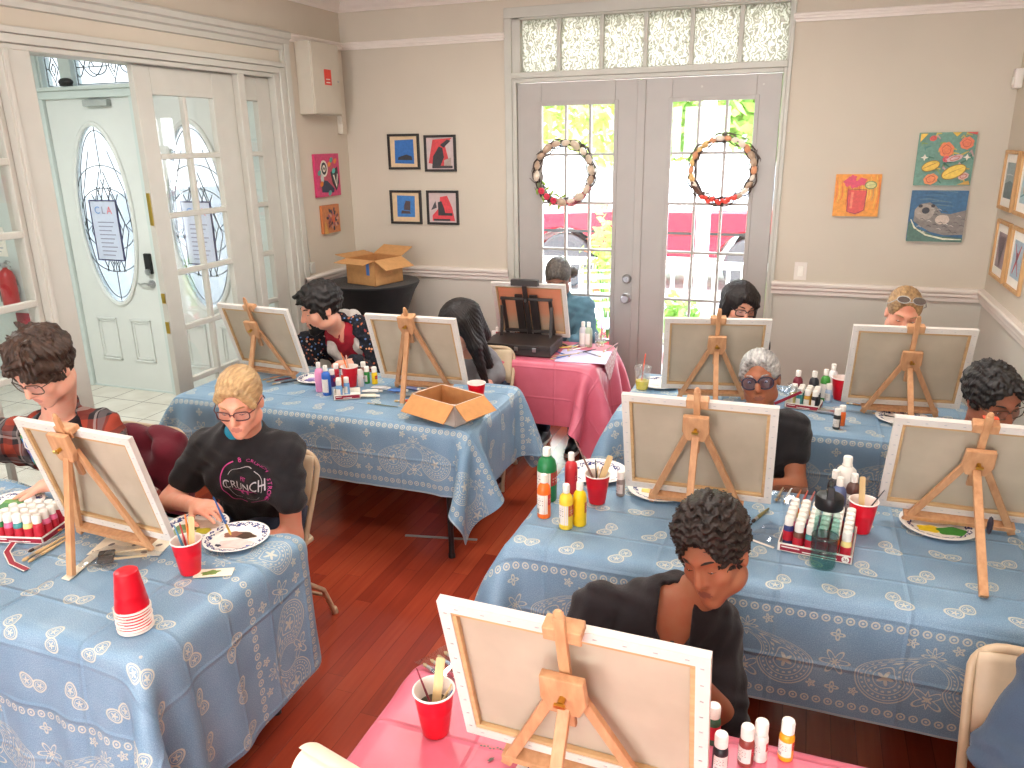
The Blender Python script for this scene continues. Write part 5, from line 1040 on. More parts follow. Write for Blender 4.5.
t = thing('plastic_film', 'crumpled clear plastic film over the back right paint tray', 'plastic film', (.0, 4.0, TZ + .03)); q = np.random.default_rng(4); g = np.array([[(x, y, .055 + .02 * math.sin(x * 60 + y * 40) + q.uniform(-.006, .006)) for y in np.linspace(-.05, .05, 8)] for x in np.linspace(-.09, .06, 10)]); mb = MB(); mb.grid(g); mb.build('film', PLASTIC, t, True)
mb = MB(); mb.prism([(-.07, -.062, .0), (.055, -.062, .075), (.062, -.062, .063), (-.058, -.062, -.01)], (0, .002, 0)); mb.build('red_strip', TRAYR, t)

# cups
def cup(label, c, up=True, water=(150, 130, 110), cat='cup', sc=1.0, group=None, rz=0):
    t = thing('red_cup', label, cat, c, rz, group); H, r0, r1 = .118 * sc, .031 * sc, .0465 * sc
    rr_ = lambda z: r0 + (r1 - r0) * z / H
    prof = [(0, .002), (r0 - .003, .0), (r0, .002)] + [(rr_(z * H) + (.0006 if k % 2 else 0), z * H) for k, z in enumerate((.12, .2, .3, .42, .55, .62, .63, .8, .95))]
    fl = (lambda p: [(r, H - z) for r, z in p][::-1]) if not up else (lambda p: p)
    mb = MB(); mb.lathe(fl(prof), n=32, caps=(False, False)); mb.build('cup_body', REDCUP, t, True)
    mb = MB(); mb.tube([((r1 + .0005) * math.cos(a), (r1 + .0005) * math.sin(a), H - .002 if up else .002) for a in np.linspace(0, 2 * PI, 32, endpoint=False)], .0024, 8, True); mb.build('rim', CUPIN, t, True)
    mb = MB(); mb.lathe(fl([(0, .006), (r0 - .002, .006), (rr_(H * .5) - .0016, H * .5), (r1 - .0018, H - .001)]), n=32, caps=(False, False)); mb.build('lining', CUPIN, t, True)
    if up and water: mb = MB(); zw = H * .62; mb.lathe([(0, zw), (rr_(zw) - .002, zw)], n=28, caps=(False, False)); mb.build('water', plain('murky_water_%d' % water[0], water, .12, .1, 30), t)
    return t
bases = {}
c1 = on(436, 731); cup('red cup of murky water with brushes on the front pink table', c1, True, (70, 66, 50)); c2 = on(191, 572); cup('red cup with orange and blue brushes on the left table', c2, True, (120, 60, 50)); c3 = on(597, 502); cup('red cup with dark brushes among the bottles on the middle right table', c3, True, (70, 50, 46)); c4 = on(860, 531); cup('red cup with one wooden stick beside the big paint tray', c4, True, (190, 150, 150)); c5 = on(351, 386); cup('red cup standing on a white cap among bottles in the second row', c5, True, (160, 120, 120)); c6 = on(477, 404); cup('red cup alone beside the canvas near the long-haired person', c6, True, (200, 120, 110)); c7 = on(839.5, 399); cup('red cup partly behind the canvas edge at the back right', c7, True, (180, 90, 90))
sc_ = on(136, 627)
names = ['bottom', 'second from the bottom', 'third from the bottom', 'fourth from the bottom', 'fifth from the bottom', 'sixth from the bottom', 'seventh from the bottom', 'topmost']
for i in range(8): cup('upturned red cup, %s of the stack on the left table' % names[i], (sc_[0] + .0008 * math.sin(i * 2), sc_[1] + .0008 * math.cos(i * 3), TZ + .001 + i * .0092), False, None, group='upturned red cups in the stack')
# brushes, sticks
FERR = plain('steel_ferrule', (190, 186, 176), .3, .05, metal=.9); HOG = plain('hog_bristle', (206, 176, 128), .8, .12); DKB_ = plain('dark_bristle', (64, 52, 46), .8, .12)
def brush(label, a, b, hc, r=.0035, tip='b', bristle=HOG, kind='paintbrush', ferrule=FERR, flat=1.0):
    """a: bristle tip, b: handle end"""
    a = V(a); b = V(b); L = np.linalg.norm(b - a); d = (b - a) / L; t = thing(kind, label, 'paintbrush', a); p = lambda s: d * s
    f0, f1 = min(.022, L * .14), min(.048, L * .3)
    mb = MB(); mb.tube([p(f1), p(f1 + L * .12), p(L * .7), p(L * .97), p(L)], [r * .95, r * 1.15, r * .85, r * .6, r * .3], 8); mb.build('handle', hc, t, True)
    mb = MB(); mb.cyl(p(f0), p(f1), r * 1.0 * flat, r * .95, 10); mb.build('ferrule', ferrule, t, True); mb = MB(); mb.tube([p(0), p(f0 * .4), p(f0)], [r * .3, r * 1.1 * flat, r * .95 * flat], 8); mb.build('bristles', bristle, t, True); return t
def stick(label, a, b, w=.0095, col=None):
    a = V(a); b = V(b); t = thing('craft_stick', label, 'wooden stick', a); d = b - a; L = np.linalg.norm(d); d = d / L; x = unit(np.cross(d, V(0.3, -1, .2))); n = np.cross(d, x); mb = MB(); P = [d * L * s + x * w * k for s, k in [(0, .6), (.015, .95), (.05, 1), (.95, 1), (.985, .95), (1, .6)]] + [d * L * s - x * w * k for s, k in [(1, .6), (.985, .95), (.95, 1), (.05, 1), (.015, .95), (0, .6)]]
    mb.prism([q_ - n * .001 for q_ in P], n * .002); mb.build('stick', col or STICK, t); return t
STICK = wood('pale_craft_stick', (224, 196, 146), (208, 176, 124)); HB = lambda c: pcol(c, 'lacquered_handle')
OH, BH, RH, TH, KH, YH, WH, DRH, PH = HB((236, 120, 40)), HB((52, 98, 160)), HB((178, 24, 40)), HB((214, 182, 134)), HB((36, 34, 38)), HB((222, 190, 90)), HB((232, 226, 214)), HB((120, 30, 46)), HB((214, 110, 150))
def incup(c, dx, dy, top, kind='b', **k):
    """a handle standing in a cup: leans from the base towards the pixel-free offset (dx, dy)"""
    a = V(c[0] - dx * .35, c[1] - dy * .35, TZ + .012); b = V(c[0] + dx, c[1] + dy, TZ + top); return a, b
a, b = incup(c1, -.02, .03, .2); stick('wide paint-smeared wooden stick in the red cup on the front pink table', c1 + V(-.004, .0, .02), c1 + V(.012, .02, .19), .0105); a, b = incup(c1, -.05, .02, .155); brush('thin dark red brush leaning left in the front red cup', c1 + V(.016, -.005, .012), c1 + V(-.05, .015, .15), DRH, .0028); brush('tan brush leaning right in the front red cup', c1 + V(-.015, .0, .012), c1 + V(.036, .02, .125), TH, .0035); brush('blue brush low at the right side of the front red cup', c1 + V(-.008, -.015, .012), c1 + V(.042, .012, .115), BH, .0035)
brush('orange brush standing in the red cup on the left table', c2 + V(.012, -.0, .014), c2 + V(.0, .012, .20), OH, .0042); brush('red brush leaning left in the red cup on the left table', c2 + V(.01, .0, .014), c2 + V(-.026, .01, .165), RH, .0036); brush('blue brush leaning left in the red cup on the left table', c2 + V(.016, -.006, .014), c2 + V(-.034, -.006, .165), HB((70, 130, 160)), .004); stick('pale wooden stick leaning right in the red cup on the left table', c2 + V(.008, .0, .014), c2 + V(.03, .006, .20), .0095); brush('tan brush between the orange brush and the stick in the left red cup', c2 + V(.0, .008, .014), c2 + V(.008, .015, .165), TH, .0032)
stick('broad wooden stick leaning right in the red cup among the bottles', c3 + V(-.01, 0, .02), c3 + V(.046, .01, .19), .011); brush('long brush with pinkish handle leaning far left in the red cup among the bottles', c3 + V(.02, .0, .02), c3 + V(-.095, .02, .235), HB((120, 84, 76)), .0042, bristle=DKB_); brush('short black brush upright in the red cup among the bottles', c3 + V(.0, .005, .02), c3 + V(-.014, .02, .165), KH, .003); brush('brown brush in the middle of the red cup among the bottles', c3 + V(-.01, .0, .02), c3 + V(.014, .02, .14), HB((96, 60, 50)), .0035); brush('pale brush low in the red cup among the bottles', c3 + V(-.015, .005, .02), c3 + V(-.004, .026, .135), TH, .0035)
stick('single wooden stick standing in the red cup beside the big tray', c4 + V(.0, -.008, .012), c4 + V(-.012, .012, .198), .0098); brush('thin black brush leaning right in the red cup beside the big tray', c4 + V(-.02, -.01, .02), c4 + V(.062, .022, .155), KH, .0026)
brush('orange brush leaning left in the red cup of the second row', c5 + V(.016, 0, .014), c5 + V(-.055, .01, .19), OH, .004); brush('pinkish wooden brush in the red cup of the second row', c5 + V(.0, .0, .014), c5 + V(-.026, .015, .175), HB((206, 170, 150)), .006)
# plates
def m_plate(name, fr):
    m = Mat(name); x, y, z = m.xyz(m.coord()); r = hyp(x, y); th = y.op('ARCTAN2', x)
    s1 = ((r - .097) - (th * fr).sin() * .006).abs() < .0027; s2 = ((r - .094) - (th * fr + 2.1).sin() * .007).abs() < .0028; dots = ((th * (fr * .5) + 1.0).sin() > .82) * (r - .090).abs().op('LESS_THAN', .006); k = m.noise(m.coord(), 60, 2)
    pat = (s1.mx(s2).mx(dots)) * (r > .082) * (r < .108) * (k > .40); return m.bsdf(m.mix(pat, (238, 234, 228), (44, 56, 116)), .6)
PL1, PL2 = m_plate('blue_scroll_paper_plate', 18.0), m_plate('navy_wave_paper_plate', 13.0)
def plate(label, c, mat, blobs, r=.112, tilt=None, sc=1.0):
    t = thing('paper_plate', label, 'plate', c); k = r / .112; mb = MB(); mb.lathe([(q * k, z) for q, z in [(0, .003), (.07, .003), (.078, .005), (.086, .011), (.108, .017), (.112, .0165), (.112, .0155), (.086, .0095), (.074, .0015), (0, .001)]], n=48, caps=(False, False)); mb.build('plate', mat, t, True)
    for i, (x, y, rx, ry, rot, col) in enumerate(blobs):
        mb = MB(); P = circ(x, y, rx, ry, 24, rot, .12, 5); mb.prism([(a, b, .0035) for a, b in P], (0, 0, .0012 + .0004 * i)); mb.build('paint_smear', plain('smear_%02x%02x%02x' % col, col, .3, .12, 40, bstr=.4), t)
    return t
plate('paper plate with blue scrolls and brown paint, under the brush on the left table', on(237, 540), PL1, [(.0, .03, .05, .022, .1, (82, 64, 52)), (-.035, .022, .03, .02, .5, (150, 104, 86)), (.02, -.03, .06, .03, .35, (226, 206, 200)), (.07, -.03, .008, .006, 0, (52, 80, 160)), (-.03, -.06, .012, .006, 0, (40, 44, 70))])
plate('paper plate with green and peach paint behind the red cup on the left table', on(197, 529), PL2, [(.0, .03, .07, .03, 0, (230, 208, 188)), (-.035, -.015, .045, .035, .3, (116, 140, 84)), (.04, -.01, .03, .02, .2, (196, 190, 60)), (-.03, -.05, .03, .02, .2, (150, 166, 120))])
plate('paper plate with a navy rim under the palette hand on the left table', on(12, 507), PL2, [(.0, .0, .06, .05, 0, (60, 130, 60)), (-.04, .03, .03, .02, .3, (110, 160, 80))], .115)
plate('paper plate with a white and navy rim under the canvas of the grey-haired person', on(660, 491), PL2, [(-.04, -.02, .03, .02, 0, (236, 200, 90)), (.03, .0, .05, .03, .2, (220, 214, 206))], .125)
plate('paper plate with yellow and green paint under the paint-stained easel', on(938, 527), PL2, [(-.03, -.03, .04, .025, 0, (236, 206, 40)), (.04, -.03, .05, .03, .2, (60, 140, 56)), (.0, .04, .05, .025, 0, (220, 200, 170))], .125)
plate('paper plate with a blue scroll rim behind the red cup among the bottles', on(597, 474), PL1, [(.0, .0, .05, .04, 0, (226, 206, 200))], .125)
plate('paper plate with blue dabs in front of the person with sunglasses on the head', on(902, 420), PL1, [(-.01, -.02, .04, .018, .1, (232, 226, 226)), (.02, -.03, .014, .008, 0, (54, 96, 200)), (.05, .02, .03, .02, 0, (206, 214, 230))], .12)
plate('paper plate with lilac paint beside the pink bottle in the second row', on(317, 380), PL1, [(.0, .0, .06, .04, .2, (176, 150, 206)), (-.03, -.03, .03, .02, 0, (110, 100, 170))])
plate('paper plate with a striped rim beside the iced drink', on(660, 385), PL2, [(-.02, .0, .04, .03, 0, (220, 214, 210))], .115)
# loose items, left table
def lay(px, py, qx, qy, z=.005): return at(px, py, Z=TZ + z), at(qx, qy, Z=TZ + z)
a, b = lay(24, 541, 62, 529, .012); brush('orange-handled brush lying by the left tray', a, b, OH, .0055, bristle=DKB_)
a, b = lay(22, 561, 66, 536, .007); brush('pale wooden brush lying farthest forward by the left tray', a, b, TH, .006); a, b = lay(28, 562, 67, 539, .006); brush('pale wooden brush lying against the other pale one by the left tray', a, b, TH, .005); a, b = lay(28, 552, 66, 533, .012); brush('dark-bristled brush with a grey handle lying by the left tray', a, b, HB((150, 150, 150)), .005, bristle=DKB_)
a, b = lay(36, 533, 61, 517, .012); brush('thin white brush leaning over the left tray', a, b, WH, .0028)
t = thing('foam_brush', 'dark grey foam brush in clear plastic on the left table, nearer of two', 'foam brush', at(98, 563, Z=TZ + .01)); u = unit(at(148, 557, Z=TZ) - at(98, 563, Z=TZ)); w_ = V(-u[1], u[0], 0); FOAM = plain('dark_foam', (72, 66, 62), .95, .12, 120); mb = MB(); mb.prism([V(0, 0, 0) - w_ * .014, u * .05 - w_ * .014, u * .05 + w_ * .014, V(0, 0, 0) + w_ * .014], (0, 0, .016)); mb.build('foam_head', FOAM, t, bevel=.004); mb = MB(); mb.tube([u * .05 + V(0, 0, .008), u * .15 + V(0, 0, .006)], .0045, 8); mb.build('handle', TH, t, True)
t2 = dup(t, loc=at(99, 557, Z=TZ + .008), rz=.05, label='dark grey foam brush in clear plastic on the left table, farther of two')
t = thing('plastic_bag', 'clear plastic bag around the two foam brushes on the left table', 'plastic bag', at(122, 560, Z=TZ + .001), .1); q = np.random.default_rng(8); P = np.array([[(x, y, .0015 + .024 * max(0, 1 - (x / .14) ** 2) * max(0, 1 - (y / .085) ** 2) + .003 * math.sin(x * 90 + y * 50)) for y in np.linspace(-.075, .075, 12)] for x in np.linspace(-.12, .12, 16)]); mb = MB(); mb.grid(P); mb.build('film', PLASTIC, t, True)
t = thing('stir_stick_pack', 'flat pale wrapper lying under the leg of the left easel', 'wrapper', at(82, 566, Z=TZ + .001)); d = at(92, 551, Z=TZ) - at(57, 580, Z=TZ); d = unit(d); n_ = V(-d[1], d[0], 0); mb = MB(); mb.prism([-d * .09 - n_ * .016, d * .09 - n_ * .016, d * .095 + n_ * .016, -d * .08 + n_ * .016], (0, 0, .003)); mb.build('wrapper', CREAM, t)
t = thing('scrap_paper', 'small cream card smeared with green paint in front of the left red cup', 'paper', at(214, 573, Z=TZ + .001), .45); mb = MB(); mb.bx(-.06, .06, -.024, .024, 0, .002); mb.mat(1); mb.prism([(x, y, .002) for x, y in circ(-.01, .0, .028, .013, 18, .2, .2)], (0, 0, .001)); mb.build('card', [CREAM, plain('moss_green_paint', (110, 136, 60), .5, .2, 60)], t)
t = thing('paper_sheet', 'spotted paper sheet under the canvas of the left easel', 'paper', at(132, 545, Z=TZ + .001), .3); mb = MB(); mb.bx(-.12, .13, -.07, .06, 0, .001); mb.mat(1); [mb.prism([(x, y, .001) for x, y in circ(-.1 + .028 * k, -.05 + .05 * (k % 3), .012, .008, 10, k)], (0, 0, .0004)) for k in range(8)]; mb.build('sheet', [CREAM, plain('grey_print_ink', (120, 116, 110), .7)], t)
# loose items, second row
for k, (p0, p1, h_, lab) in enumerate([((262, 380), (290, 374), HB((200, 150, 110)), 'tan'), ((266, 382), (296, 377), DRH, 'dark red'), ((272, 384), (300, 380), KH, 'black')]): a, b = lay(*p0, *p1, .006); brush('%s brush lying under the easel in front of the patterned hoodie' % lab, a, b, h_, .0045)
a, b = lay(367, 403, 398, 407, .005); brush('olive-handled brush lying near the front edge of the second row table', a, b, HB((96, 104, 84)), .0036)
a, b = lay(394, 401, 425, 400, .006); brush('red-orange brush lying behind the easel leg by the shallow box', a, b, HB((224, 90, 60)), .006); a, b = lay(402, 396, 428, 393, .006); brush('cream-handled brush lying behind the shallow box', a, b, HB((206, 196, 170)), .005)
for px, py, col, lab, an in ((372, 391, (236, 234, 226), 'white crumpled paint tube lying behind the small second row tray', .3), (381, 387.5, (226, 226, 224), 'white paint tube with a curved end lying near the canvas corner', .1), (398, 390, (92, 140, 214), 'blue paint tube lying behind the easel leg in the second row', .15), (412, 388, (120, 128, 170), 'grey-blue paint tube lying under the canvas in the second row', -.2), (369, 395.5, (228, 220, 200), 'cream paint tube lying in front of the white one in the second row', .25)):
    t = thing('paint_tube', lab, 'paint tube', at(px, py, Z=TZ + .012), an); mb = MB(); P = []
    for s_, (x, rx, rz_) in enumerate([(-.055, .017, .002), (-.03, .016, .008), (.02, .0135, .011), (.035, .012, .011), (.04, .006, .006)]): P.append([(x, rx * math.cos(th), rz_ * math.sin(th)) for th in np.linspace(0, 2 * PI, 13)])
    mb.grid(np.array(P)); mb.build('tube_body', pcol(col, 'tube'), t, True); mb = MB(); mb.cyl((.04, 0, 0), (.058, 0, 0), .007, n=10); mb.build('cap', WHITEP, t, True)
# back right
t = thing('iced_drink', 'clear plastic cup of iced yellow drink with an orange straw', 'drink', on(642, 389)); mb = MB(); mb.lathe([(0, .001), (.031, .001), (.033, .006), (.045, .118), (.047, .12)], n=28, caps=(False, False)); mb.build('cup', CUPCLR, t, True); mb = MB(); mb.lathe([(0, .004), (.0305, .004), (.036, .05), (0, .05)], n=24, caps=(False, False)); mb.build('drink', plain('lemon_drink', (238, 214, 70), .15, .06), t, True)
mb = MB(); q = random.Random(2); [mb.box((q.uniform(-.02, .02), q.uniform(-.02, .02), .055 + .018 * k), (.022, .022, .02), np.array(Euler((q.random(), q.random(), q.random())).to_matrix())) for k in range(4)]; mb.build('ice', PLASTIC, t, bevel=.003); mb = MB(); mb.lathe([(.048, .117), (.049, .124), (.044, .13), (.006, .134)], n=28, caps=(False, False)); mb.build('lid', CUPCLR, t, True); mb = MB(); mb.tube([(-.008, 0, .01), (.012, .0, .2)], .0035, 8); mb.build('straw', HB((240, 96, 60)), t, True)
t = thing('palette_knife', 'metal palette tray with gold and grey blades on the back right table', 'palette tool', at(830, 413, Z=TZ + .004), -.2); mb = MB(); mb.prism([(-.06, -.018, 0), (.06, -.02, 0), (.075, .0, 0), (.06, .02, 0), (-.06, .02, 0)], (0, 0, .012)); mb.build('tin', STEEL, t, bevel=.003); mb = MB(); mb.prism([(-.08, .03, .006), (-.03, .012, .008), (-.025, .024, .008), (-.085, .045, .006)], (0, 0, .003)); mb.build('gold_blade', BRASS, t)
a, b = lay(872, 413, 905, 419, .005); brush('long black brush with a gold ferrule lying behind the back right plate', a, b, KH, .003, ferrule=BRASS); a, b = lay(846, 403, 868, 406, .006); brush('short brush with a brown handle lying beside the back right canvas', a, b, HB((150, 110, 70)), .005)
# middle right: bags of brushes
t = thing('plastic_bag', 'clear zip bag lying flat left of the big paint tray', 'plastic bag', at(771, 535, Z=TZ + .001), 1.15); P = np.array([[(x, y, .0015 + .012 * max(0, 1 - (x / .09) ** 2) * max(0, 1 - (y / .06) ** 2) + .003 * math.sin(x * 110 + y * 60)) for y in np.linspace(-.05, .05, 10)] for x in np.linspace(-.08, .09, 14)]); mb = MB(); mb.grid(P); mb.build('film', PLASTIC, t, True); mb = MB(); mb.bx(-.084, -.076, -.05, .05, .001, .004); mb.build('zip_strip', PAPER, t)
t = thing('brush_bag', 'clear bag of orange and red brushes behind the big paint tray', 'plastic bag', at(796, 497, Z=TZ + .001), .1); P = np.array([[(x, y, .002 + .03 * max(0, 1 - (x / .1) ** 2) * max(0, 1 - (y / .09) ** 2) + .003 * math.sin(x * 80 + y * 70)) for y in np.linspace(-.08, .08, 10)] for x in np.linspace(-.09, .1, 14)]); mb = MB(); mb.grid(P); mb.build('film', PLASTIC, t, True)
for k, (dx, col, nm) in enumerate([(-.06, TH, 'tan'), (-.03, WH, 'white'), (.005, OH, 'orange'), (.03, HB((226, 70, 50)), 'scarlet'), (.055, HB((206, 90, 90)), 'faded red')]): c = at(796, 497, Z=TZ + .007); brush('%s brush inside the clear bag behind the big paint tray' % nm, c + V(dx - .01, -.06, .0), c + V(dx + .012, .075, .0), col, .0045)
a, b = lay(752, 522, 769, 508, .006); brush('green-tipped tan brush lying beside the easel foot left of the zip bag', a, b, HB((120, 110, 60)), .006, bristle=DKB_)
# teal water bottle
t = thing('water_bottle', 'clear teal water bottle with a black flip lid in front of the big tray', 'water bottle', on(822, 566)); t.scale = (1.1, 1.1, 1.2); mb = MB(); mb.lathe([(0, .002), (.032, .002), (.0355, .008), (.0355, .05), (.034, .055), (.0355, .06), (.036, .085), (.034, .09), (.0355, .095), (.034, .15), (.029, .168), (.029, .175)], n=36, caps=(False, False)); mb.build('bottle_body', WATERT, t, True)
mb = MB(); mb.lathe([(0, .006), (.031, .006), (.033, .012), (.033, .135), (0, .135)], n=32, caps=(False, False)); mb.build('water', m_glass('teal_water', (222, 243, 239), .05), t, True)
mb = MB(); mb.lathe([(.0362, .055), (.0362, .09)], n=36, caps=(False, False)); mb.build('label_band', m_glass('rose_band', (236, 208, 214), .05, .3), t, True); mb = MB(); [mb.tube([(.0362 * math.cos(a), .0362 * math.sin(a), z) for a in np.linspace(0, 2 * PI, 30, endpoint=False)], .0018, 6, True) for z in (.055, .09)]; mb.build('band_edge', m_glass('pale_edge', (220, 240, 236), .15, .2), t, True)
mb = MB(); mb.lathe([(.031, .172), (.037, .172), (.0385, .176), (.0385, .20), (.036, .206), (.022, .212), (0, .213)], n=32, caps=(False, False)); mb.build('lid', BLACKM, t, True); mb = MB(); mb.prism([(-.011, -.034, .2), (.011, -.034, .2), (.009, -.03, .235), (-.009, -.03, .235)], (0, .014, 0)); mb.tube([(0, .03, .205), (0, .02, .232), (0, -.02, .236)], .006, 8); mb.build('flip_spout', BLACKM, t, bevel=.003)
# far pink table clutter
t = thing('paper_sheet', 'pale lavender sheet under the scattered brushes on the far pink table', 'paper', at(585, 357, Z=TZ + .001), .1); mb = MB(); mb.bx(-.17, .15, -.14, .16, 0, .0012); mb.build('sheet', plain('lavender_paper', (206, 200, 232), .5, .04), t)
t = thing('lace_cloth', 'corner of a whitish lace cloth hanging over the far pink table edge', 'cloth', (-1.10, 4.72, TZ + .003)); mb = MB(); g = np.array([[(.012 + .012 * u * (1 - u), y * (1 - u * .85) , -.0 - .17 * u) for y in np.linspace(-.2, .2, 9)] for u in np.linspace(0, 1, 8)]); mb.grid(g)
LACE = Mat('pale_lace'); k_ = LACE.noise(LACE.coord(), 60, 2); LACEM = LACE.bsdf(LACE.ramp(k_, [(.42, (214, 150, 160)), (.55, (236, 216, 216))]), .8); mb.build('lace', LACEM, t, True)
q = random.Random(21); cols = [('blue', BH), ('white', WH), ('black', KH), ('tan', TH), ('dark red', DRH), ('yellow', YH), ('grey', HB((150, 150, 156))), ('pink', PH), ('teal', HB((60, 130, 140))), ('brown', HB((110, 74, 54)))]
for k in range(14):
    px, py = 556 + q.random() * 38, 344 + q.random() * 14; an = q.uniform(.5, 1.5) if k % 3 else q.uniform(2.1, 2.7); c = at(px, py, Z=TZ + .006 + .004 * (k % 3)); d = V(math.cos(an), math.sin(an), 0) * .085; nm, mt = cols[k % 10]
    e_ = c + d; e_[0] = min(e_[0], -1.125); e_[1] = min(e_[1], 4.98); s_ = c - d; s_[0] = min(s_[0], -1.125); s_[1] = max(s_[1], 4.44)
    brush('%s brush in the scatter on the far pink table, %s in the heap' % (nm, 'on top' if k % 3 == 2 else ('in the middle' if k % 3 else 'at the bottom')), s_, e_, mt, .0042, group=None) if False else brush('%s-handled brush in the scatter on the far pink table%s' % (nm, '' if k < 10 else ', second of its colour'), s_, e_, mt, .0042)
t = thing('brush_jar', 'clear jar holding thin brushes at the far edge of the far pink table', 'jar', on(600, 346)); mb = MB(); mb.lathe([(0, .001), (.032, .001), (.034, .006), (.034, .085), (.036, .088)], n=24, caps=(False, False)); mb.build('glass', CUPCLR, t, True)
c = on(600, 346); brush('tall pink brush standing in the clear jar on the far pink table', c + V(.006, 0, .01), c + V(.008, .01, .25), PH, .0035); brush('orange brush leaning in the clear jar on the far pink table', c + V(-.01, 0, .01), c + V(.022, .01, .14), OH, .004)
a, b = lay(603, 352, 618, 343, .006); brush('long dark red brush along the right edge of the far pink table', a, b, HB((150, 96, 80)), .005)
for px, py, col, nm in ((494, 345, (226, 222, 222), 'white'), (498, 341, (200, 60, 70), 'red'), (503, 338, (236, 230, 230), 'pale')): bottle('%s paint bottle on the far pink table, left of the black box easel' % nm, at(px, py, Z=TZ), col, 'small', .2, lab='r')
# front pink table: plastic pouch of brushes, paper roll, palette plate under the easel, dried spots
t = thing('brush_pouch', 'clear plastic pouch with grey and red brushes behind the front red cup', 'plastic bag', at(449, 668, Z=TZ + .001), -.45); P = np.array([[(x, y, .003 + .014 * max(0, 1 - (x / .085) ** 2) + .002 * math.sin(x * 90 + y * 60)) for y in np.linspace(-.055, .055, 8)] for x in np.linspace(-.075, .075, 12)]); mb = MB(); mb.grid(P); mb.build('film', PLASTIC, t, True)
for k, (dy, mt, nm) in enumerate([(-.036, HB((90, 96, 110)), 'dark grey'), (-.012, HB((206, 60, 80)), 'crimson'), (.012, HB((170, 190, 206)), 'pale blue'), (.034, YH, 'yellow')]):
    c = at(449, 668, Z=TZ + .007); an = -.45; u_ = V(math.cos(an), math.sin(an), 0); n_ = V(-u_[1], u_[0], 0); brush('%s brush inside the plastic pouch behind the front red cup' % nm, c + n_ * dy - u_ * .062, c + n_ * dy + u_ * .062, mt, .0045)
t = thing('paper_roll', 'thick cream paper roll lying at the near left corner of the front pink table', 'paper roll', at(347, 789, Z=TZ + .047), -.25); M = np.array([[0, 0, 1], [1, 0, 0], [0, 1, 0]], float); mb = MB(); mb.lathe([(.018, -.12), (.045, -.12), (.045, .12), (.018, .12), (.018, -.12)], (0, 0, 0), 32, M, (False, False)); mb.build('roll', CREAM, t, True)
mb = MB(); mb.grid(np.array([[(x, .045 * math.sin(a) * (1 + .02 * a), .045 * math.cos(a) * (1 + .3 * max(0, .6 - a))) for x in np.linspace(-.121, .121, 3)] for a in np.linspace(-.35, 1.2, 8)])); mb.build('loose_edge', CREAM, t, True)
plate('paper plate with green paint under the canvas on the front pink table', at(571, 790, Z=TZ), PL2, [(.0, .03, .05, .03, 0, (60, 130, 64))], .125)
t = thing('dried_paint', 'grey dried paint spots on the pink cloth right of the front red cup', 'paint spots', at(492, 752, Z=TZ + .0005)); DRY = plain('dried_grey_paint', (112, 112, 100), .7, .1); q = random.Random(3)
for k in range(9): mb = MB(); mb.prism([(x, y, 0) for x, y in circ(-.03 + k * .0075, .012 + q.uniform(-.004, .004), .0022 + q.random() * .0015, .002, 8)], (0, 0, .0008)); mb.build('paint_spot', DRY, t)
mb = MB(); mb.prism([(x, y, 0) for x, y in circ(.006, -.022, .008, .004, 12, 1.0, .2)], (0, 0, .0008)); mb.build('paint_spot', DRY, t)
# floor: a grey strip and the slatted box end under the left table
t = thing('floor_strip', 'thin grey strip on the hardwood floor near the second row table', 'cable cover', (-1.70, 3.415, .001), .2); MB().bx(-.2, .2, -.008, .008, 0, .006).build('strip', plain('plain_grey_strip', (150, 146, 140), .6, .05), t, bevel=.002)
t = thing('storage_crate', 'pale slatted crate standing on the floor under the left table', 'crate', (-1.78, 1.52, 0), .35)
for k in range(5): MB().bx(-.13, .13, -.09, -.082, .02 + k * .05, .06 + k * .05).build('slat', STRETCH, t, bevel=.002)
for k in range(5): MB().bx(.122, .13, -.09, .09, .02 + k * .05, .06 + k * .05).build('slat', STRETCH, t, bevel=.002)
MB().bx(-.12, .12, -.08, .08, .01, .02).build('base', STRETCH, t); MB().bx(-.13, -.122, -.09, .09, 0, .27).build('end_panel', STRETCH, t); MB().bx(-.13, .13, .082, .09, 0, .27).build('back_panel', STRETCH, t)
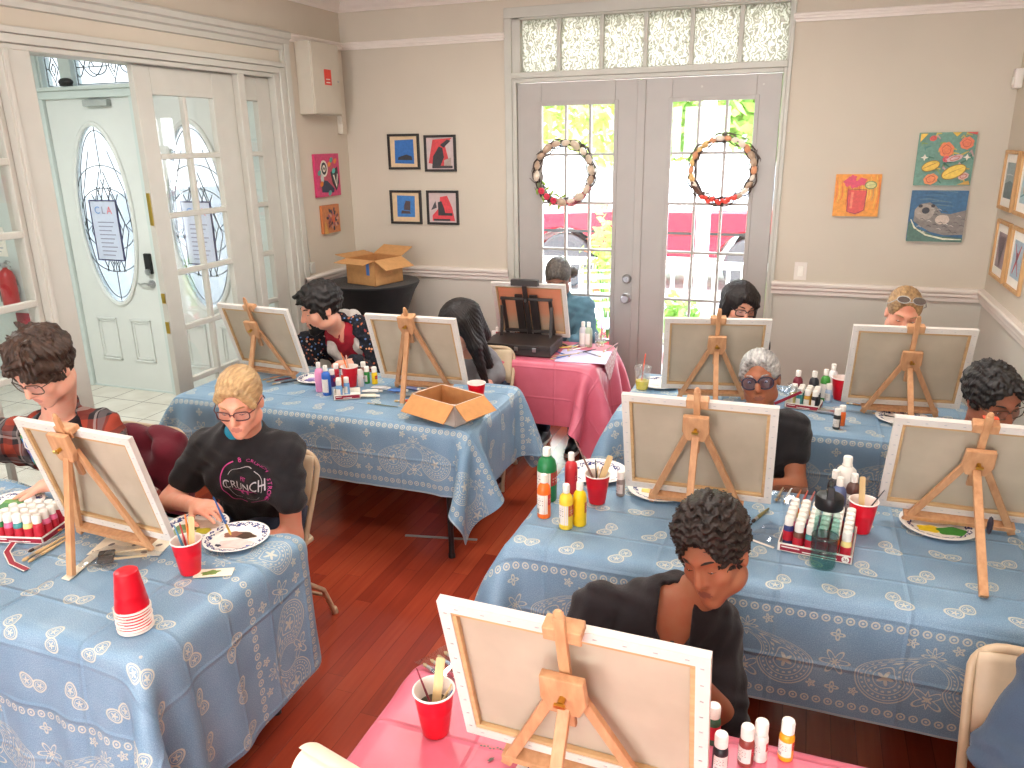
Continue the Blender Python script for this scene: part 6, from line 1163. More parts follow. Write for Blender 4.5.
# ------------------------------------------------------------------ people: each body is one continuous surface grown from a distance field
class Field:
    def __init__(s, lo, hi, h):
        s.lo = V(lo); s.h = h; s.n = np.ceil((V(hi) - s.lo) / h).astype(int) + 1; s.f = np.full(s.n, 1.0, np.float32)
    def block(s, lo, hi):
        a = np.clip(np.floor((V(lo) - s.lo) / s.h).astype(int), 0, s.n - 1); b = np.clip(np.ceil((V(hi) - s.lo) / s.h).astype(int) + 1, 1, s.n)
        if np.any(b <= a): return None
        sl = tuple(slice(a[i], b[i]) for i in range(3)); ax = [(s.lo[i] + s.h * np.arange(a[i], b[i])).astype(np.float32) for i in range(3)]
        return sl, ax[0][:, None, None], ax[1][None, :, None], ax[2][None, None, :]
    def put(s, d, sl, k, sub=False):
        a = s.f[sl]
        if sub: d = -d; g = np.maximum(k - np.abs(a - d), 0) / k if k > 0 else 0; s.f[sl] = np.maximum(a, d) + g * g * k * .25
        else: g = np.maximum(k - np.abs(a - d), 0) / k if k > 0 else 0; s.f[sl] = np.minimum(a, d) - g * g * k * .25
    def cap(s, a, b, ra, rb=None, k=.02, sub=False):
        rb = ra if rb is None else rb; a = V(a); b = V(b); m = max(ra, rb) + k + 3 * s.h; B = s.block(np.minimum(a, b) - m, np.maximum(a, b) + m)
        if B is None: return s
        sl, X, Y, Z = B; d = b - a; L = max(d @ d, 1e-9); px, py, pz = X - a[0], Y - a[1], Z - a[2]
        t = np.clip((px * d[0] + py * d[1] + pz * d[2]) / L, 0, 1); q = np.sqrt((px - t * d[0]) ** 2 + (py - t * d[1]) ** 2 + (pz - t * d[2]) ** 2) - (ra + (rb - ra) * t); s.put(q.astype(np.float32), sl, k, sub); return s
    def ell(s, c, r, M=None, k=.02, sub=False):
        c = V(c); r = V(r) if hasattr(r, '__len__') else V(r, r, r); M = np.eye(3) if M is None else M; ext = np.sqrt(((M * r) ** 2).sum(1)) + k + 3 * s.h; B = s.block(c - ext, c + ext)
        if B is None: return s
        sl, X, Y, Z = B; x, y, z = X - c[0], Y - c[1], Z - c[2]; p = [x * M[0, i] + y * M[1, i] + z * M[2, i] for i in range(3)]
        k0 = np.sqrt(sum((p[i] / r[i]) ** 2 for i in range(3))); k1 = np.sqrt(sum((p[i] / r[i] ** 2) ** 2 for i in range(3))) + 1e-6; s.put((k0 * (k0 - 1) / k1).astype(np.float32), sl, k, sub); return s
    def wave(s, fn, lo=None, hi=None):
        B = s.block(s.lo if lo is None else lo, s.lo + s.h * (s.n - 1) if hi is None else hi); sl, X, Y, Z = B; a = s.f[sl]; m = np.abs(a) < .03; d = fn(X, Y, Z); d = np.broadcast_to(d, a.shape); a[m] += d[m].astype(np.float32); s.f[sl] = a; return s
    def mesh(s):
        f = s.f; f[0], f[-1], f[:, 0], f[:, -1], f[:, :, 0], f[:, :, -1] = 1, 1, 1, 1, 1, 1
        g = f < 0; c = np.zeros(s.n - 1, np.int8); cor = [(a, b, d) for a in (0, 1) for b in (0, 1) for d in (0, 1)]
        for a, b, d in cor: c += g[a:s.n[0] - 1 + a, b:s.n[1] - 1 + b, d:s.n[2] - 1 + d]
        act = (c > 0) & (c < 8); idx = np.argwhere(act); vid = np.full(act.shape, -1, np.int32); vid[act] = np.arange(len(idx)); F = {q: f[idx[:, 0] + q[0], idx[:, 1] + q[1], idx[:, 2] + q[2]] for q in cor}
        acc = np.zeros((len(idx), 3)); cnt = np.zeros(len(idx))
        for q in cor:
            for ax in range(3):
                if q[ax]: continue
                p = list(q); p[ax] = 1; p = tuple(p); m = (F[q] < 0) != (F[p] < 0); t = F[q][m] / (F[q][m] - F[p][m]); o = np.tile(V(q), (m.sum(), 1)); o[:, ax] += t; acc[m] += o; cnt[m] += 1
        P = s.lo + s.h * (idx + acc / cnt[:, None]); Q = []
        for ax in range(3):
            sl0 = [slice(None)] * 3; sl1 = [slice(None)] * 3; sl0[ax] = slice(0, -1); sl1[ax] = slice(1, None); e = g[tuple(sl0)] != g[tuple(sl1)]; I = np.argwhere(e); o1, o2 = (ax + 1) % 3, (ax + 2) % 3
            I = I[(I[:, o1] > 0) & (I[:, o2] > 0) & (I[:, o1] < s.n[o1] - 1) & (I[:, o2] < s.n[o2] - 1)]
            def cell(a, b): J = I.copy(); J[:, o1] -= a; J[:, o2] -= b; return vid[J[:, 0], J[:, 1], J[:, 2]]
            q = np.stack([cell(1, 1), cell(0, 1), cell(0, 0), cell(1, 0)], 1); fl = ~g[I[:, 0], I[:, 1], I[:, 2]]; q[fl] = q[fl][:, ::-1]; Q.append(q)
        Q = np.concatenate(Q); return P, Q[(Q >= 0).all(1)]
    def obj(s, name, mats, parent, origin, pick=None):
        P, Q = s.mesh()
        me = np_mesh(name, P - origin, Q); [me.materials.append(m) for m in (mats if isinstance(mats, (list, tuple)) else [mats])]
        if pick is not None: me.polygons.foreach_set('material_index', pick(P[Q].mean(1)).astype(np.int32))
        me.polygons.foreach_set('use_smooth', [True] * len(me.polygons)); me.update(); o = bpy.data.objects.new(name, me); COL.objects.link(o); o.parent = parent; KIDS.setdefault(parent.as_pointer(), []).append(o); o.matrix_parent_inverse.identity(); return o

def head_axes(yaw, pitch, roll):
    y, p, r = R(yaw), R(pitch), R(roll); f = V(math.sin(y) * math.cos(p), -math.cos(y) * math.cos(p), -math.sin(p)); x = unit(np.cross(f, V(0, 0, 1))); z = np.cross(x, f)
    x2 = x * math.cos(r) + z * math.sin(r); z2 = np.cross(x2, f); return np.column_stack([x2, f, z2])
def hand(fd, wrist, d, palm, thumb, curl=.5, spread=.1, grip=False, s=1.0):
    """d: towards the fingers, palm: direction the palm faces, thumb: side vector towards the thumb"""
    d, palm = unit(d), V(palm); palm = unit(palm - d * (d @ palm)); side = unit(V(thumb) - d * (V(thumb) @ d) - palm * (V(thumb) @ palm)); w = V(wrist)
    K = w + d * .085 * s; M = np.column_stack([side, d, palm]); fd.ell(w + d * .045 * s, (.038 * s, .052 * s, .0145 * s), M, .012); fd.cap(w - d * .01, w + d * .03 * s, .023 * s, .025 * s, .015); tips = []
    for i, (o, L) in enumerate(((.028, .078), (.0095, .086), (-.009, .08), (-.027, .062))):
        a = K + side * o * s - d * abs(o) * .22; dd = unit(d + side * o * spread * 40 * .12); c = curl * (1 + .12 * i) + (.25 if grip and i > 1 else 0); p = a; fd.cap(w + d * .05 * s + side * o * .75 * s, a, .0098 * s, .0092 * s, .006)
        for j, fr in enumerate((.45, .31, .24)):
            ang = c * (j + .6) * .62; v = unit(dd * math.cos(ang) + palm * math.sin(ang)); e = p + v * L * fr * s; fd.cap(p, e, (.0088 - .0008 * j) * s, (.0082 - .0009 * j) * s, .002); p = e
        tips.append(p)
    b = w + d * .022 * s + side * .028 * s; v1 = unit(d * .62 + side * .8 + palm * (.35 if grip else .12)); m = b + v1 * .042 * s; v2 = unit(d * .9 + side * (.05 if grip else .35) + palm * (.5 if grip else .15)); e = m + v2 * .034 * s; fd.cap(w + d * .02 + side * .012, b, .016 * s, .0135 * s, .01); fd.cap(b, m, .0125 * s, .0105 * s, .004); fd.cap(m, e, .0102 * s, .0082 * s, .002); return tips, e
EYEW = plain('eye_white', (226, 220, 214), .25, .02); IRIS = plain('dark_iris', (42, 30, 24), .2, .1)
TANL = plain('lip_rose', (200, 126, 110), .45, .06); LIPD = plain('lip_brown', (136, 82, 68), .45, .06)
def person(name, label, H, face, sh, el, wr, hips, skinm, lipm, hs=1.0, vox=.0075, hands=None, neck=None, build=1.0, knees=None, feet=None, shirt=None, pants=None, hair=None, brow=None, eyes='down', nosek=1.0, jaw=1.0, bodyextra=None, shoes=None, chest=0.0):
    H = V(H); Mh = head_axes(*face); hl = lambda x, y, z: H + Mh @ (V(x, y, z) * hs); SR, SL = V(sh[0]), V(sh[1]); mid = (SR + SL) / 2; hips = V(hips); xr = unit(SR - SL)
    NB = V(neck) if neck is not None else mid + V(0, 0, .035); t = thing('person', label, 'person', (hips[0], hips[1], 0)); org = V(hips[0], hips[1], 0); t['label'] = label
    if knees is None: knees = [hips + V(-.11, -.42, -.0), hips + V(.11, -.42, -.0)]
    if feet is None: feet = [k + V(0, .06, 0) for k in knees]; feet = [V(f[0], f[1], .075) for f in feet]
    pts = [H, SR, SL, hips] + [V(p) for p in list(el) + list(wr) + list(knees) + list(feet)]; lo = np.min(pts, 0) - .26; hi = np.max(pts, 0) + .26; lo[2] = 0; hi[2] = H[2] + .2
    up = unit(NB - hips); yf = unit(np.cross(V(0, 0, 1), xr)); yf = yf if yf[1] < 0 else -yf; MT = np.column_stack([xr, unit(np.cross(up, xr)), up]); L = np.linalg.norm(NB - hips); tp = lambda x, y, z: hips + MT @ V(x, y, z * L)
    B = build; sgn = 1 if MT[:, 1] @ yf > 0 else -1
    def torso(F, g, k=.05):
        F.ell(tp(0, 0, .05), (.165 * B + g, .125 * B + g, .14 + g), MT, k); F.ell(tp(0, sgn * .012, .33), (.138 * B + g, .105 * B + g, .17 + g), MT, k); F.ell(tp(0, sgn * .015, .66), (.158 * B + g, .112 * B + g, .19 + g), MT, k)
        if chest: [F.ell(tp(s * .075, sgn * (.085 + chest * .3), .62), (.065 + g, .05 + chest + g, .07 + g), MT, .05) for s in (-1, 1)]
        for S_ in (SR, SL): F.cap(NB * .75 + mid * .25 - V(0, 0, .035), S_, .052 * B + g, .050 * B + g, k); F.cap(tp(0, 0, .62), S_ * .8 + mid * .2, .08 * B + g, .045 + g, k)
    def arm(F, i, g, frac=None, k=.03):
        S_, E, W = V((SR, SL)[i]), V(el[i]), V(wr[i])
        if frac is not None and frac <= 1: F.cap(S_, S_ + (E - S_) * frac, .047 * B + g, (.044 + g * 1.15) * (.5 + .5 * B), k); return
        F.cap(S_, E, .050 * B + g, .040 + g, k); F.cap(E, W if frac is None else W - (W - E) * (frac - 1), .040 + g, .027 + g, k)
    def leg(F, i, g, k=.04):
        s = (-1, 1)[i]; side = xr * (-s) * -1; h0 = hips + xr * (.09 if i == 0 else -.09); F.cap(h0, V(knees[i]), .085 * B + g, .062 + g, k); F.cap(V(knees[i]), V(feet[i]) + V(0, 0, .03), .060 + g, .042 + g, k)
    # ---- skin
    F = Field(lo, hi, vox); torso(F, -.004); [arm(F, i, 0) for i in (0, 1)]; [leg(F, i, -.006) for i in (0, 1)]; [F.cap(V(f) + V(0, .02, -.03), V(f) + V(0, -.13, -.045), .036, .028, .02) for f in feet]
    hd = hands or [None, None]
    for i in (0, 1):
        W, E = V(wr[i]), V(el[i]); a = hd[i] or {}; d = V(a.get('d', unit(W - E) * V(1, 1, .2))); hand(F, W, d, a.get('palm', (0, 0, -1)), a.get('thumb', xr * (-1 if i == 0 else 1) + V(0, 0, .1)), a.get('curl', .45), a.get('spread', .1), a.get('grip', False), a.get('s', .96))
    q = hs; F.cap(NB - V(0, 0, .02), hl(0, -.028, -.07), .062 * (.5 + .5 * B), .053 * q, .035)
    e = lambda c, r, k=.02, sub=False: F.ell(hl(*c), V(r) * q, Mh, k * q, sub); cp = lambda a, b, r, r2=None, k=.015, sub=False: F.cap(hl(*a), hl(*b), r * q, (r if r2 is None else r2) * q, k * q, sub)
    e((0, -.018, .035), (.073, .093, .083), .02); e((0, .022, -.02), (.060 * jaw, .068, .078), .035); e((0, .036, -.066), (.045 * jaw, .05, .044), .03); e((0, .072, -.1), (.021 * jaw, .018, .017), .03)
    for s in (-1, 1): e((s * .041, .055, -.022), (.022, .024, .022), .025); e((s * .05 * jaw, .005, -.068), (.016, .034, .022), .03); cp((s * .012, .083, .031), (s * .045, .067, .03), .009, .008, .018)
    cp((0, .085, .02), (0, .104 * nosek, -.026), .0085, .0125, .012); [cp((s * .011, .092, -.031), (s * .0125, .088, -.03), .0078, None, .007) for s in (-1, 1)]
    [e((s * .032, .096, .008), (.018, .014, .0105), .014, True) for s in (-1, 1)]; [e((s * .032, .068, .007), (.0155, .0145, .0125), .006) for s in (-1, 1)]
    cp((-.019, .083, -.0585), (.019, .083, -.0585), .0062, None, .012); cp((-.015, .083, -.068), (.015, .083, -.068), .0068, None, .012); cp((-.021, .0965, -.0635), (.021, .0965, -.0635), .0022, None, .006, True); cp((0, .1, -.046), (0, .097, -.053), .003, None, .008, True)
    for s in (-1, 1): e((s * .075, -.012, -.004), (.0095, .020, .031), .010); e((s * .083, -.008, -.0), (.004, .011, .018), .008, True)
    if bodyextra: bodyextra(F, hl, tp)
    def pick(C):
        l = (C - H) @ Mh / hs; return ((np.abs(l[:, 0]) < .0225 - np.abs(l[:, 2] + .0635) * 1.1) & (np.abs(l[:, 2] + .0635) < .0095) & (l[:, 1] > .074)).astype(int)
    F.obj('body', [skinm, lipm], t, org, pick)
    # ---- eyes
    for s in (-1, 1):
        mb = MB(); c = hl(s * .032, .0692 if eyes == 'down' else .0700, .0032 if eyes == 'down' else .0052) - org; up_ = -.35 if eyes == 'down' else (-.1 if eyes == 'low' else .0); mb.ell(c, .0132 * q, 14, Mh); g = unit(V(0, 1, up_)); mb.mat(1); mb.ell(c + Mh @ (g * .0075 * q), (.0062 * q, .0062 * q, .0062 * q), 10, Mh); mb.build('eye', [EYEW, IRIS], t, True)
    if brow is not None:
        for s in (-1, 1): mb = MB(); mb.tube([hl(s * x, y, z) - org for x, y, z in ((.014, .0905, .0285), (.026, .0895, .034), (.04, .080, .034), (.05, .069, .029))], [.002 * q, .0034 * q, .003 * q, .0014 * q], 6); mb.build('eyebrow', brow, t, True)
        if eyes != 'open':
            for s in (-1, 1): mb = MB(); mb.tube([hl(s * x, y, z) - org for x, y, z in ((.0195, .0815, .0025), (.032, .0853, .0015), (.0445, .0765, .003))], [.0007 * q, .0011 * q, .0007 * q], 5); mb.build('lash_line', LASH, t, True)
    # ---- clothing
    def fold(F_, amp=.004): F_.wave(lambda X, Y, Z: amp * (np.sin(X * 38 + Z * 52 + np.sin(Z * 21 + Y * 17) * 2) * np.sin(Z * 26 - X * 21 + Y * 33) + .5 * np.sin(X * 71 - Z * 63 + Y * 47)))
    for sp in (shirt or []):
        F = Field(lo, hi, vox); g = sp.get('g', .012); torso(F, g); [arm(F, i, g + sp.get('gs', .004), sp.get('sleeve', 1.06), .035) for i in (0, 1)]
        F.cap(NB - V(0, 0, .05), NB + (hl(0, -.03, -.07) - NB) * sp.get('collar', .12), .070 * (.5 + .5 * B) + g * .5, .062 * (.5 + .5 * B) + g * .5, .03)
        fold(F, sp.get('fold', .004)); Fb = F.block(lo, V(hi[0], hi[1], hips[2] - sp.get('hem', .1)))
        if Fb: F.f[Fb[0]] = np.maximum(F.f[Fb[0]], (hips[2] - sp.get('hem', .1)) - np.broadcast_to(Fb[3], F.f[Fb[0]].shape))
        nk = sp.get('neck', 'crew'); fw = MT[:, 1] * sgn
        if nk == 'crew': F.ell(NB + fw * .035 + V(0, 0, .035), (.06, .07, .042), None, .006, True)
        if nk == 'v':
            vd = sp.get('vd', .05)
            for z_ in np.linspace(.15, -vd, 20):
                w_ = min(sp.get('vw', .05), .044 * (z_ + vd) / (vd + .03))
                for x_ in np.linspace(-w_, w_, max(1, int(w_ / .008))) if w_ > .008 else [0.0]: F.cap(NB + up * z_ + xr * x_ + fw * .01, NB + up * z_ + xr * x_ + fw * .26, .0125, None, .003, True)
        if nk == 'open':
            w_ = sp.get('gap', .055)
            for z_ in np.linspace(0, 1.05, 8): F.cap(tp(-w_, sgn * .08, z_), tp(-w_, sgn * .3, z_), .004 + w_ * .75, None, .004, True); F.cap(tp(w_, sgn * .08, z_), tp(w_, sgn * .3, z_), .004 + w_ * .75, None, .004, True); F.cap(tp(0, sgn * .08, z_), tp(0, sgn * .3, z_), .004 + w_, None, .004, True)
        if sp.get('cut'): sp['cut'](F, tp, NB, fw, up, xr)
        o = F.obj(sp.get('name', 'shirt'), sp['mat'], t, org); sp['obj'] = o
    F = Field(lo, V(hi[0], hi[1], hips[2] + .2), max(vox, .008)); g = .012; F.ell(tp(0, 0, .04), (.168 * B + g, .13 * B + g, .14 + g), MT, .05); [leg(F, i, g) for i in (0, 1)]; fold(F, .004); F.obj('trousers', pants or JEANS, t, org)
    for i in (0, 1):
        f = V(feet[i]); sh_ = Field(f - V(.12, .3, .2), f + V(.12, .2, .12), .007); sh_.cap(f + V(0, .03, -.03), f + V(0, -.03, -.02), .046, .045, .03); sh_.cap(f + V(0, .0, -.035), f + V(0, -.16, -.046), .044, .034, .03); sh_.f[sh_.block(sh_.lo, V(9, 9, .004))[0]] = 1; so = sh_.obj('shoe', shoes or SHOE, t, org)
        mb = MB(); mb.prism([(x * .05, y, .002) for x, y in [(-.9, .07), (-.5, .085), (.5, .085), (.9, .07), (.95, -.1), (.7, -.185), (0, -.205), (-.7, -.185), (-.95, -.1)]], (0, 0, .022)); mb.v = [tuple(V(v) + V(f[0], f[1], 0) - org) for v in mb.v]; s_ = mb.build('sole', SOLE, so, True)
    return t, dict(H=H, M=Mh, hs=hs, hl=hl, org=org, tp=tp, MT=MT, sgn=sgn, NB=NB, vox=vox, up=up, xr=xr)
LASH = plain('dark_lash', (40, 28, 24), .6, .1); JEANS = fabric('dark_jeans', (44, 52, 72), .2, 20); SHOE = plain('black_shoe', (28, 28, 32), .5, .1); SOLE = plain('white_sole', (214, 210, 204), .6, .04)
def hair(t, c, mat, name='hair', top=.016, back=.018, side=.012, low=-.03, face=1.0, line=.0, ridges=None, amp=.003, curl=0, blobs=(), cut=None, vox=None, fringe=()):
    """scalp cap around the skull with the face cut away, plus locks"""
    H, M, q, hl = c['H'], c['M'], c['hs'], c['hl']; h = vox or max(.0045, c['vox'] * .8); ext = .2 * q + .06 + max([np.linalg.norm(b[1]) for b in blobs] + [0]) ; pts = [hl(*b[i]) for b in blobs for i in (0, 1)] + [H - .17 * q, H + .17 * q]; F = Field(np.min(pts, 0) - .06, np.max(pts, 0) + .06, h)
    e = lambda cc, r, k=.02, sub=False: F.ell(hl(*cc), V(r) * q, M, k * q, sub)
    e((0, -.018 - (back - top) * .5, .037 + top * .35), (.073 + side, .094 + back, .083 + top), .02)
    for f in fringe: F.cap(hl(*f[0]), hl(*f[1]), f[2] * q, f[3] * q, .02)
    # forehead and face
    e((0, .13, -.035 + line), (.072 * face, .092, .1), .012, True); e((0, .07, -.085), (.10, .075, .075), .02, True)
    e((0, .0, -.17 + low + .03), (.13, .16, .085), .02, True)
    for b in blobs: F.cap(hl(*b[0]), hl(*b[1]), b[2] * q, b[3] * q, b[4] if len(b) > 4 else .02)
    if cut: cut(F, e)
    def loc(X, Y, Z): p = (X - H[0], Y - H[1], Z - H[2]); return [sum(p[j] * M[j, i] for j in range(3)) / q for i in range(3)]
    if ridges:
        ax, N = ridges
        def fn(X, Y, Z):
            x, y, z = loc(X, Y, Z); th = np.arctan2(x, z + .02) if ax == 'y' else (np.arctan2(x, y + .02) if ax == 'z' else np.arctan2(z - .03, y)); return amp * (np.sin(th * N + 3 * np.sin(y * 40 + z * 30)) * .6 + np.sin(th * N * 1.7 + 2 * np.sin(y * 30 - z * 40 + x * 20)) * .5)
        F.wave(fn)
    if curl:
        k = 2 * PI / curl; F.wave(lambda X, Y, Z: amp * (np.sin(X * k + 2 * np.sin(Y * k * .7)) * np.sin(Y * k * .9 + 1.5 * np.sin(Z * k * .6)) * 1.0 + np.sin(Z * k * 1.1 + 2 * np.sin(X * k * .5)) * .9))
    o = F.obj(name, mat, t, c['org']); return o
def specs(t, c, mat, lens=None, w=.027, h=.02, r=.0021, up=0.0, square=.6, back=1.0, z0=.006, y0=.098):
    hl, org = c['hl'], c['org']; q = c['hs']; g = lambda x, y, z: hl(x, y, z + up) - org; fr = MB(); ln = MB()
    for s in (-1, 1):
        loop = []
        for a in np.linspace(0, 2 * PI, 24, endpoint=False): ca, sa = math.cos(a), math.sin(a); kx = abs(ca) ** square * (1 if ca > 0 else -1); kz = abs(sa) ** square * (1 if sa > 0 else -1); loop.append(g(s * .033 + kx * w, y0 - abs(s * .033 + kx * w) ** 2 * 3.2, z0 - .004 + kz * h))
        fr.tube(loop, r * q, 8, True); ln.poly(loop)
    fr.tube([g(-.008, y0 + .001, z0 + .003), g(0, y0 + .004, z0 + .006), g(.008, y0 + .001, z0 + .003)], r * q, 8)
    for s in (-1, 1): fr.tube([g(s * (.033 + w), y0 - (.033 + w) ** 2 * 3.2, z0 + .004), g(s * .074, y0 - .03, z0 + .006), g(s * .079, .02, z0 + .006), g(s * .08, -.03 * back, z0 + .002), g(s * .078, -.045 * back, z0 - .02)], r * q * .9, 8)
    o = fr.build('glasses', mat, t, True)
    if lens: ln.build('lens', lens, o)
    return o
# ------------------------------------------------------------------ the painters
SK_L = skin('fair_skin', (226, 170, 146)); SK_F = skin('light_skin', (222, 160, 134)); SK_M = skin('olive_skin', (206, 150, 122)); SK_B = skin('brown_skin', (166, 108, 80)); SK_D = skin('warm_brown_skin', (150, 98, 76)); SK_S = skin('shaded_brown_skin', (132, 92, 76))
HBRN = hairm('brown_hair', (76, 54, 41), (34, 23, 18), 'c'); HBLD = hairm('blond_hair', (200, 166, 118), (138, 106, 70), 'y'); HBLK = hairm('black_hair', (38, 30, 28), (14, 11, 12), 'z'); HBLK2 = hairm('black_wavy_hair', (36, 30, 28), (13, 11, 12), 'c'); HGRY = hairm('grey_hair', (196, 194, 190), (96, 94, 94), 'y'); HCRL = hairm('dark_curly_hair', (50, 36, 30), (15, 11, 10), 'c'); HASH = hairm('dark_blond_hair', (190, 154, 108), (112, 84, 58), 'y'); HSALT = hairm('greying_hair', (104, 96, 88), (44, 38, 36), 'c')
BLKT = fabric('black_tshirt', (36, 34, 36), .2, 14); BLKV = fabric('black_vneck', (34, 29, 32), .2, 14); GREYT = fabric('grey_tshirt', (140, 142, 146), .12, 14); TEALS = fabric('teal_blue_shirt', (86, 122, 138), .15, 12); REDT = fabric('dark_red_tshirt', (156, 30, 46), .15, 12); SLATE = fabric('blue_grey_sweater', (58, 72, 90), .14, 14); DARKT = fabric('charcoal_tshirt', (48, 48, 52), .2, 14); WHITET = fabric('pale_blouse', (206, 200, 194), .1, 14); TURQ = fabric('turquoise_undershirt', (24, 128, 158), .1, 14); GREYL = fabric('grey_fleece_lining', (186, 178, 172), .12, 60)
# plaid
def m_plaid():
    m = Mat('red_black_plaid'); x, y, z = m.xyz(m.coord()); a = x * .96 + y * .35; n = m.noise(m.coord(), 300, 2)
    def band(s, per, lo, hi): f = (s / per).mod(1.0); return (f > lo) * (f < hi)
    s1, s2 = a + (z * 20.0).sin() * .006, z + (x * 16.0).sin() * .01
    r = band(s1, .13, .0, .42) * .5 + band(s2, .13, .1, .52) * .5; w = band(s1, .13, .62, .7).mx(band(s2, .13, .7, .78)); g = band(s1, .13, .74, .92).mx(band(s2, .13, .82, .96))
    c = m.mix(r, (50, 44, 46), (150, 62, 46)); c = m.mix(g * .55, c, (112, 104, 104)); c = m.mix(w * .45, c, (176, 166, 160)); return m.bsdf(c, .85, 0, .2, n, .2, .002)
def m_blobs():
    m = Mat('dark_print_hoodie'); v = m.coord(); vo = m.n('ShaderNodeTexVoronoi', feature='F1'); vo.inputs['Scale'].default_value = 58; m.link(v, vo.inputs[0]); sx = m.n('ShaderNodeSeparateColor'); m.link(vo.outputs['Color'], sx.inputs[0]); h = S(m.nt, sx.outputs[0]); d = S(m.nt, vo.outputs['Distance'])
    c = m.ramp(h, [(0, (34, 36, 46)), (.40, (40, 42, 54)), (.52, (176, 96, 66)), (.66, (90, 120, 170)), (.74, (206, 190, 180)), (.8, (40, 42, 54)), (.9, (150, 60, 60)), (.96, (214, 150, 110))], 'CONSTANT'); return m.bsdf(m.mix(d > .42, c, (28, 29, 36)), .8, 0, .2)
def m_branch():
    m = Mat('maroon_branch_print'); v = m.coord(); vo = m.n('ShaderNodeTexVoronoi', feature='DISTANCE_TO_EDGE'); vo.inputs['Scale'].default_value = 17; m.link(v, vo.inputs[0]); d = S(m.nt, vo.outputs['Distance']); k = m.noise(v, 9, 2); return m.bsdf(m.mix((d < .03) * (k > .48), (104, 26, 46), (206, 170, 160)), .8, 0, .25)
PLAID, BLOBS, BRANCH = m_plaid(), m_blobs(), m_branch()
FBLK = plain('black_spectacle_frame', (26, 24, 26), .3, .05); FBRN = plain('brown_spectacle_frame', (86, 44, 46), .3, .05); FGLD = plain('thin_metal_frame', (96, 80, 70), .3, .05, metal=.7); FSHADE = plain('sunglass_lens', (92, 80, 74), .12, .1); FCLR = plain('translucent_frame', (190, 186, 182), .25, .05)

def project(parent, name, layers, c, u, v, n, srf):
    """lay flat print (u, v plane round c) onto a garment along -n"""
    bm = bmesh.new(); bm.from_mesh(srf.data); bv = BVHTree.FromBMesh(bm); mb = MB(); mats = []; off = V(parent.matrix_basis.translation) if False else V(0, 0, 0)
    for vs, fs, mat, lift in layers:
        if mat not in mats: mats.append(mat)
        mb.mat(mats.index(mat)); out = []; ok = []
        for p in vs:
            o = c + u * p[0] + v * p[1] + n * .25; h = bv.ray_cast(Vector(o), Vector(-n)); ok.append(h[0] is not None); out.append(V(h[0]) + n * lift if h[0] is not None else c)
        mb.add(out, [f for f in fs if all(ok[i] for i in f) and max(np.linalg.norm(out[i] - out[f[0]]) for i in f) < .16])
    bm.free(); o = mb.build(name, mats, srf, fix=False); return o
def arcstrip(r, w, a0, a1, n=40):
    vs = []; 
    for a in np.linspace(a0, a1, n): vs += [((r - w) * math.cos(a), (r - w) * math.sin(a)), ((r + w) * math.cos(a), (r + w) * math.sin(a))]
    return vs, [(2 * i, 2 * i + 1, 2 * i + 3, 2 * i + 2) for i in range(n - 1)]
def arctext(txt, r, size, amid, step, turn=-1):
    V_, F_ = [], []; n = len(txt)
    for i, ch in enumerate(txt):
        if ch == ' ': continue
        vs, fs = text_mesh(ch, size); a = amid + turn * (i - (n - 1) / 2) * step; ca, sa = math.cos(a - PI / 2), math.sin(a - PI / 2); b = len(V_)
        V_ += [(x * ca - (y + r) * sa, x * sa + (y + r) * ca) for x, y, _ in vs]; F_ += [tuple(b + k for k in f) for f in fs]
    return V_, F_
PINKI = plain('pink_shirt_ink', (216, 74, 150), .6, .05); GREYI = plain('grey_shirt_ink', (196, 190, 192), .6, .05)

# -- person in the plaid shirt, far left
s1 = [dict(name='tshirt', mat=fabric('black_print_tshirt', (30, 28, 32), .2, 14), sleeve=.4, g=.008, fold=.003), dict(name='plaid_shirt', mat=PLAID, g=.018, gs=.006, sleeve=1.55, neck='open', gap=.095, collar=.3, fold=.006, hem=.12)]
H1 = at(44, 369, Y=2.12); w1 = at(50, 484, Y=1.99)
P1, c1_ = person('person', 'person with tousled brown hair and glasses in a red and black plaid shirt', H1, (2, 32, 4), [at(-44, 442, Y=2.24), at(102, 430, Y=2.32)], [(-3.30, 2.30, .82), at(142, 500, Y=2.16)], [(-3.12, 2.0, .80), w1], (H1[0] - .10, 2.42, .52), SK_L, TANL, hs=1.12, vox=.0055, neck=at(58, 418, Y=2.27), build=1.16, shirt=s1, hands=[None, dict(d=at(4, 498, Y=1.94) - w1, palm=(0, 0, -1), thumb=(.2, -1, 0), curl=.18, spread=.45, s=1.02)], brow=HBRN, jaw=1.08)
hair(P1, c1_, HBRN, top=.03, back=.03, side=.02, low=-.0, line=.012, face=1.0, amp=.004, curl=.07, ridges=('z', 34), fringe=[((-.05, .085, .06), (.02, .095, .045), .02, .016), ((.02, .09, .07), (.06, .06, .04), .018, .012)], blobs=[((.02, .03, .13), (.06, .05, .15), .022, .008), ((-.03, .0, .14), (-.05, .03, .165), .022, .007), ((.0, -.04, .14), (.04, -.05, .165), .02, .006), ((-.06, .05, .12), (-.09, .07, .13), .02, .008), ((.07, -.02, .1), (.1, -.03, .12), .02, .007), ((-.03, .07, .11), (-.02, .11, .125), .018, .006), ((.0745, .012, .03), (.077, .018, -.012), .013, .008), ((-.0745, .012, .03), (-.077, .018, -.012), .013, .008)])
specs(P1, c1_, FGLD, LENS, .029, .022, .0018)
fw = unit(c1_['MT'][:, 1] * c1_['sgn']); u = unit(np.cross(V(0, 0, 1), -fw)); u = u if (u @ V(1, 0, 0)) > 0 else -u; vv = unit(np.cross(fw, u)); vv = vv if vv[2] > 0 else -vv
RB = [(214, 50, 56), (236, 140, 50), (240, 206, 60), (64, 160, 84), (60, 130, 200), (130, 110, 190)]; lay_ = []
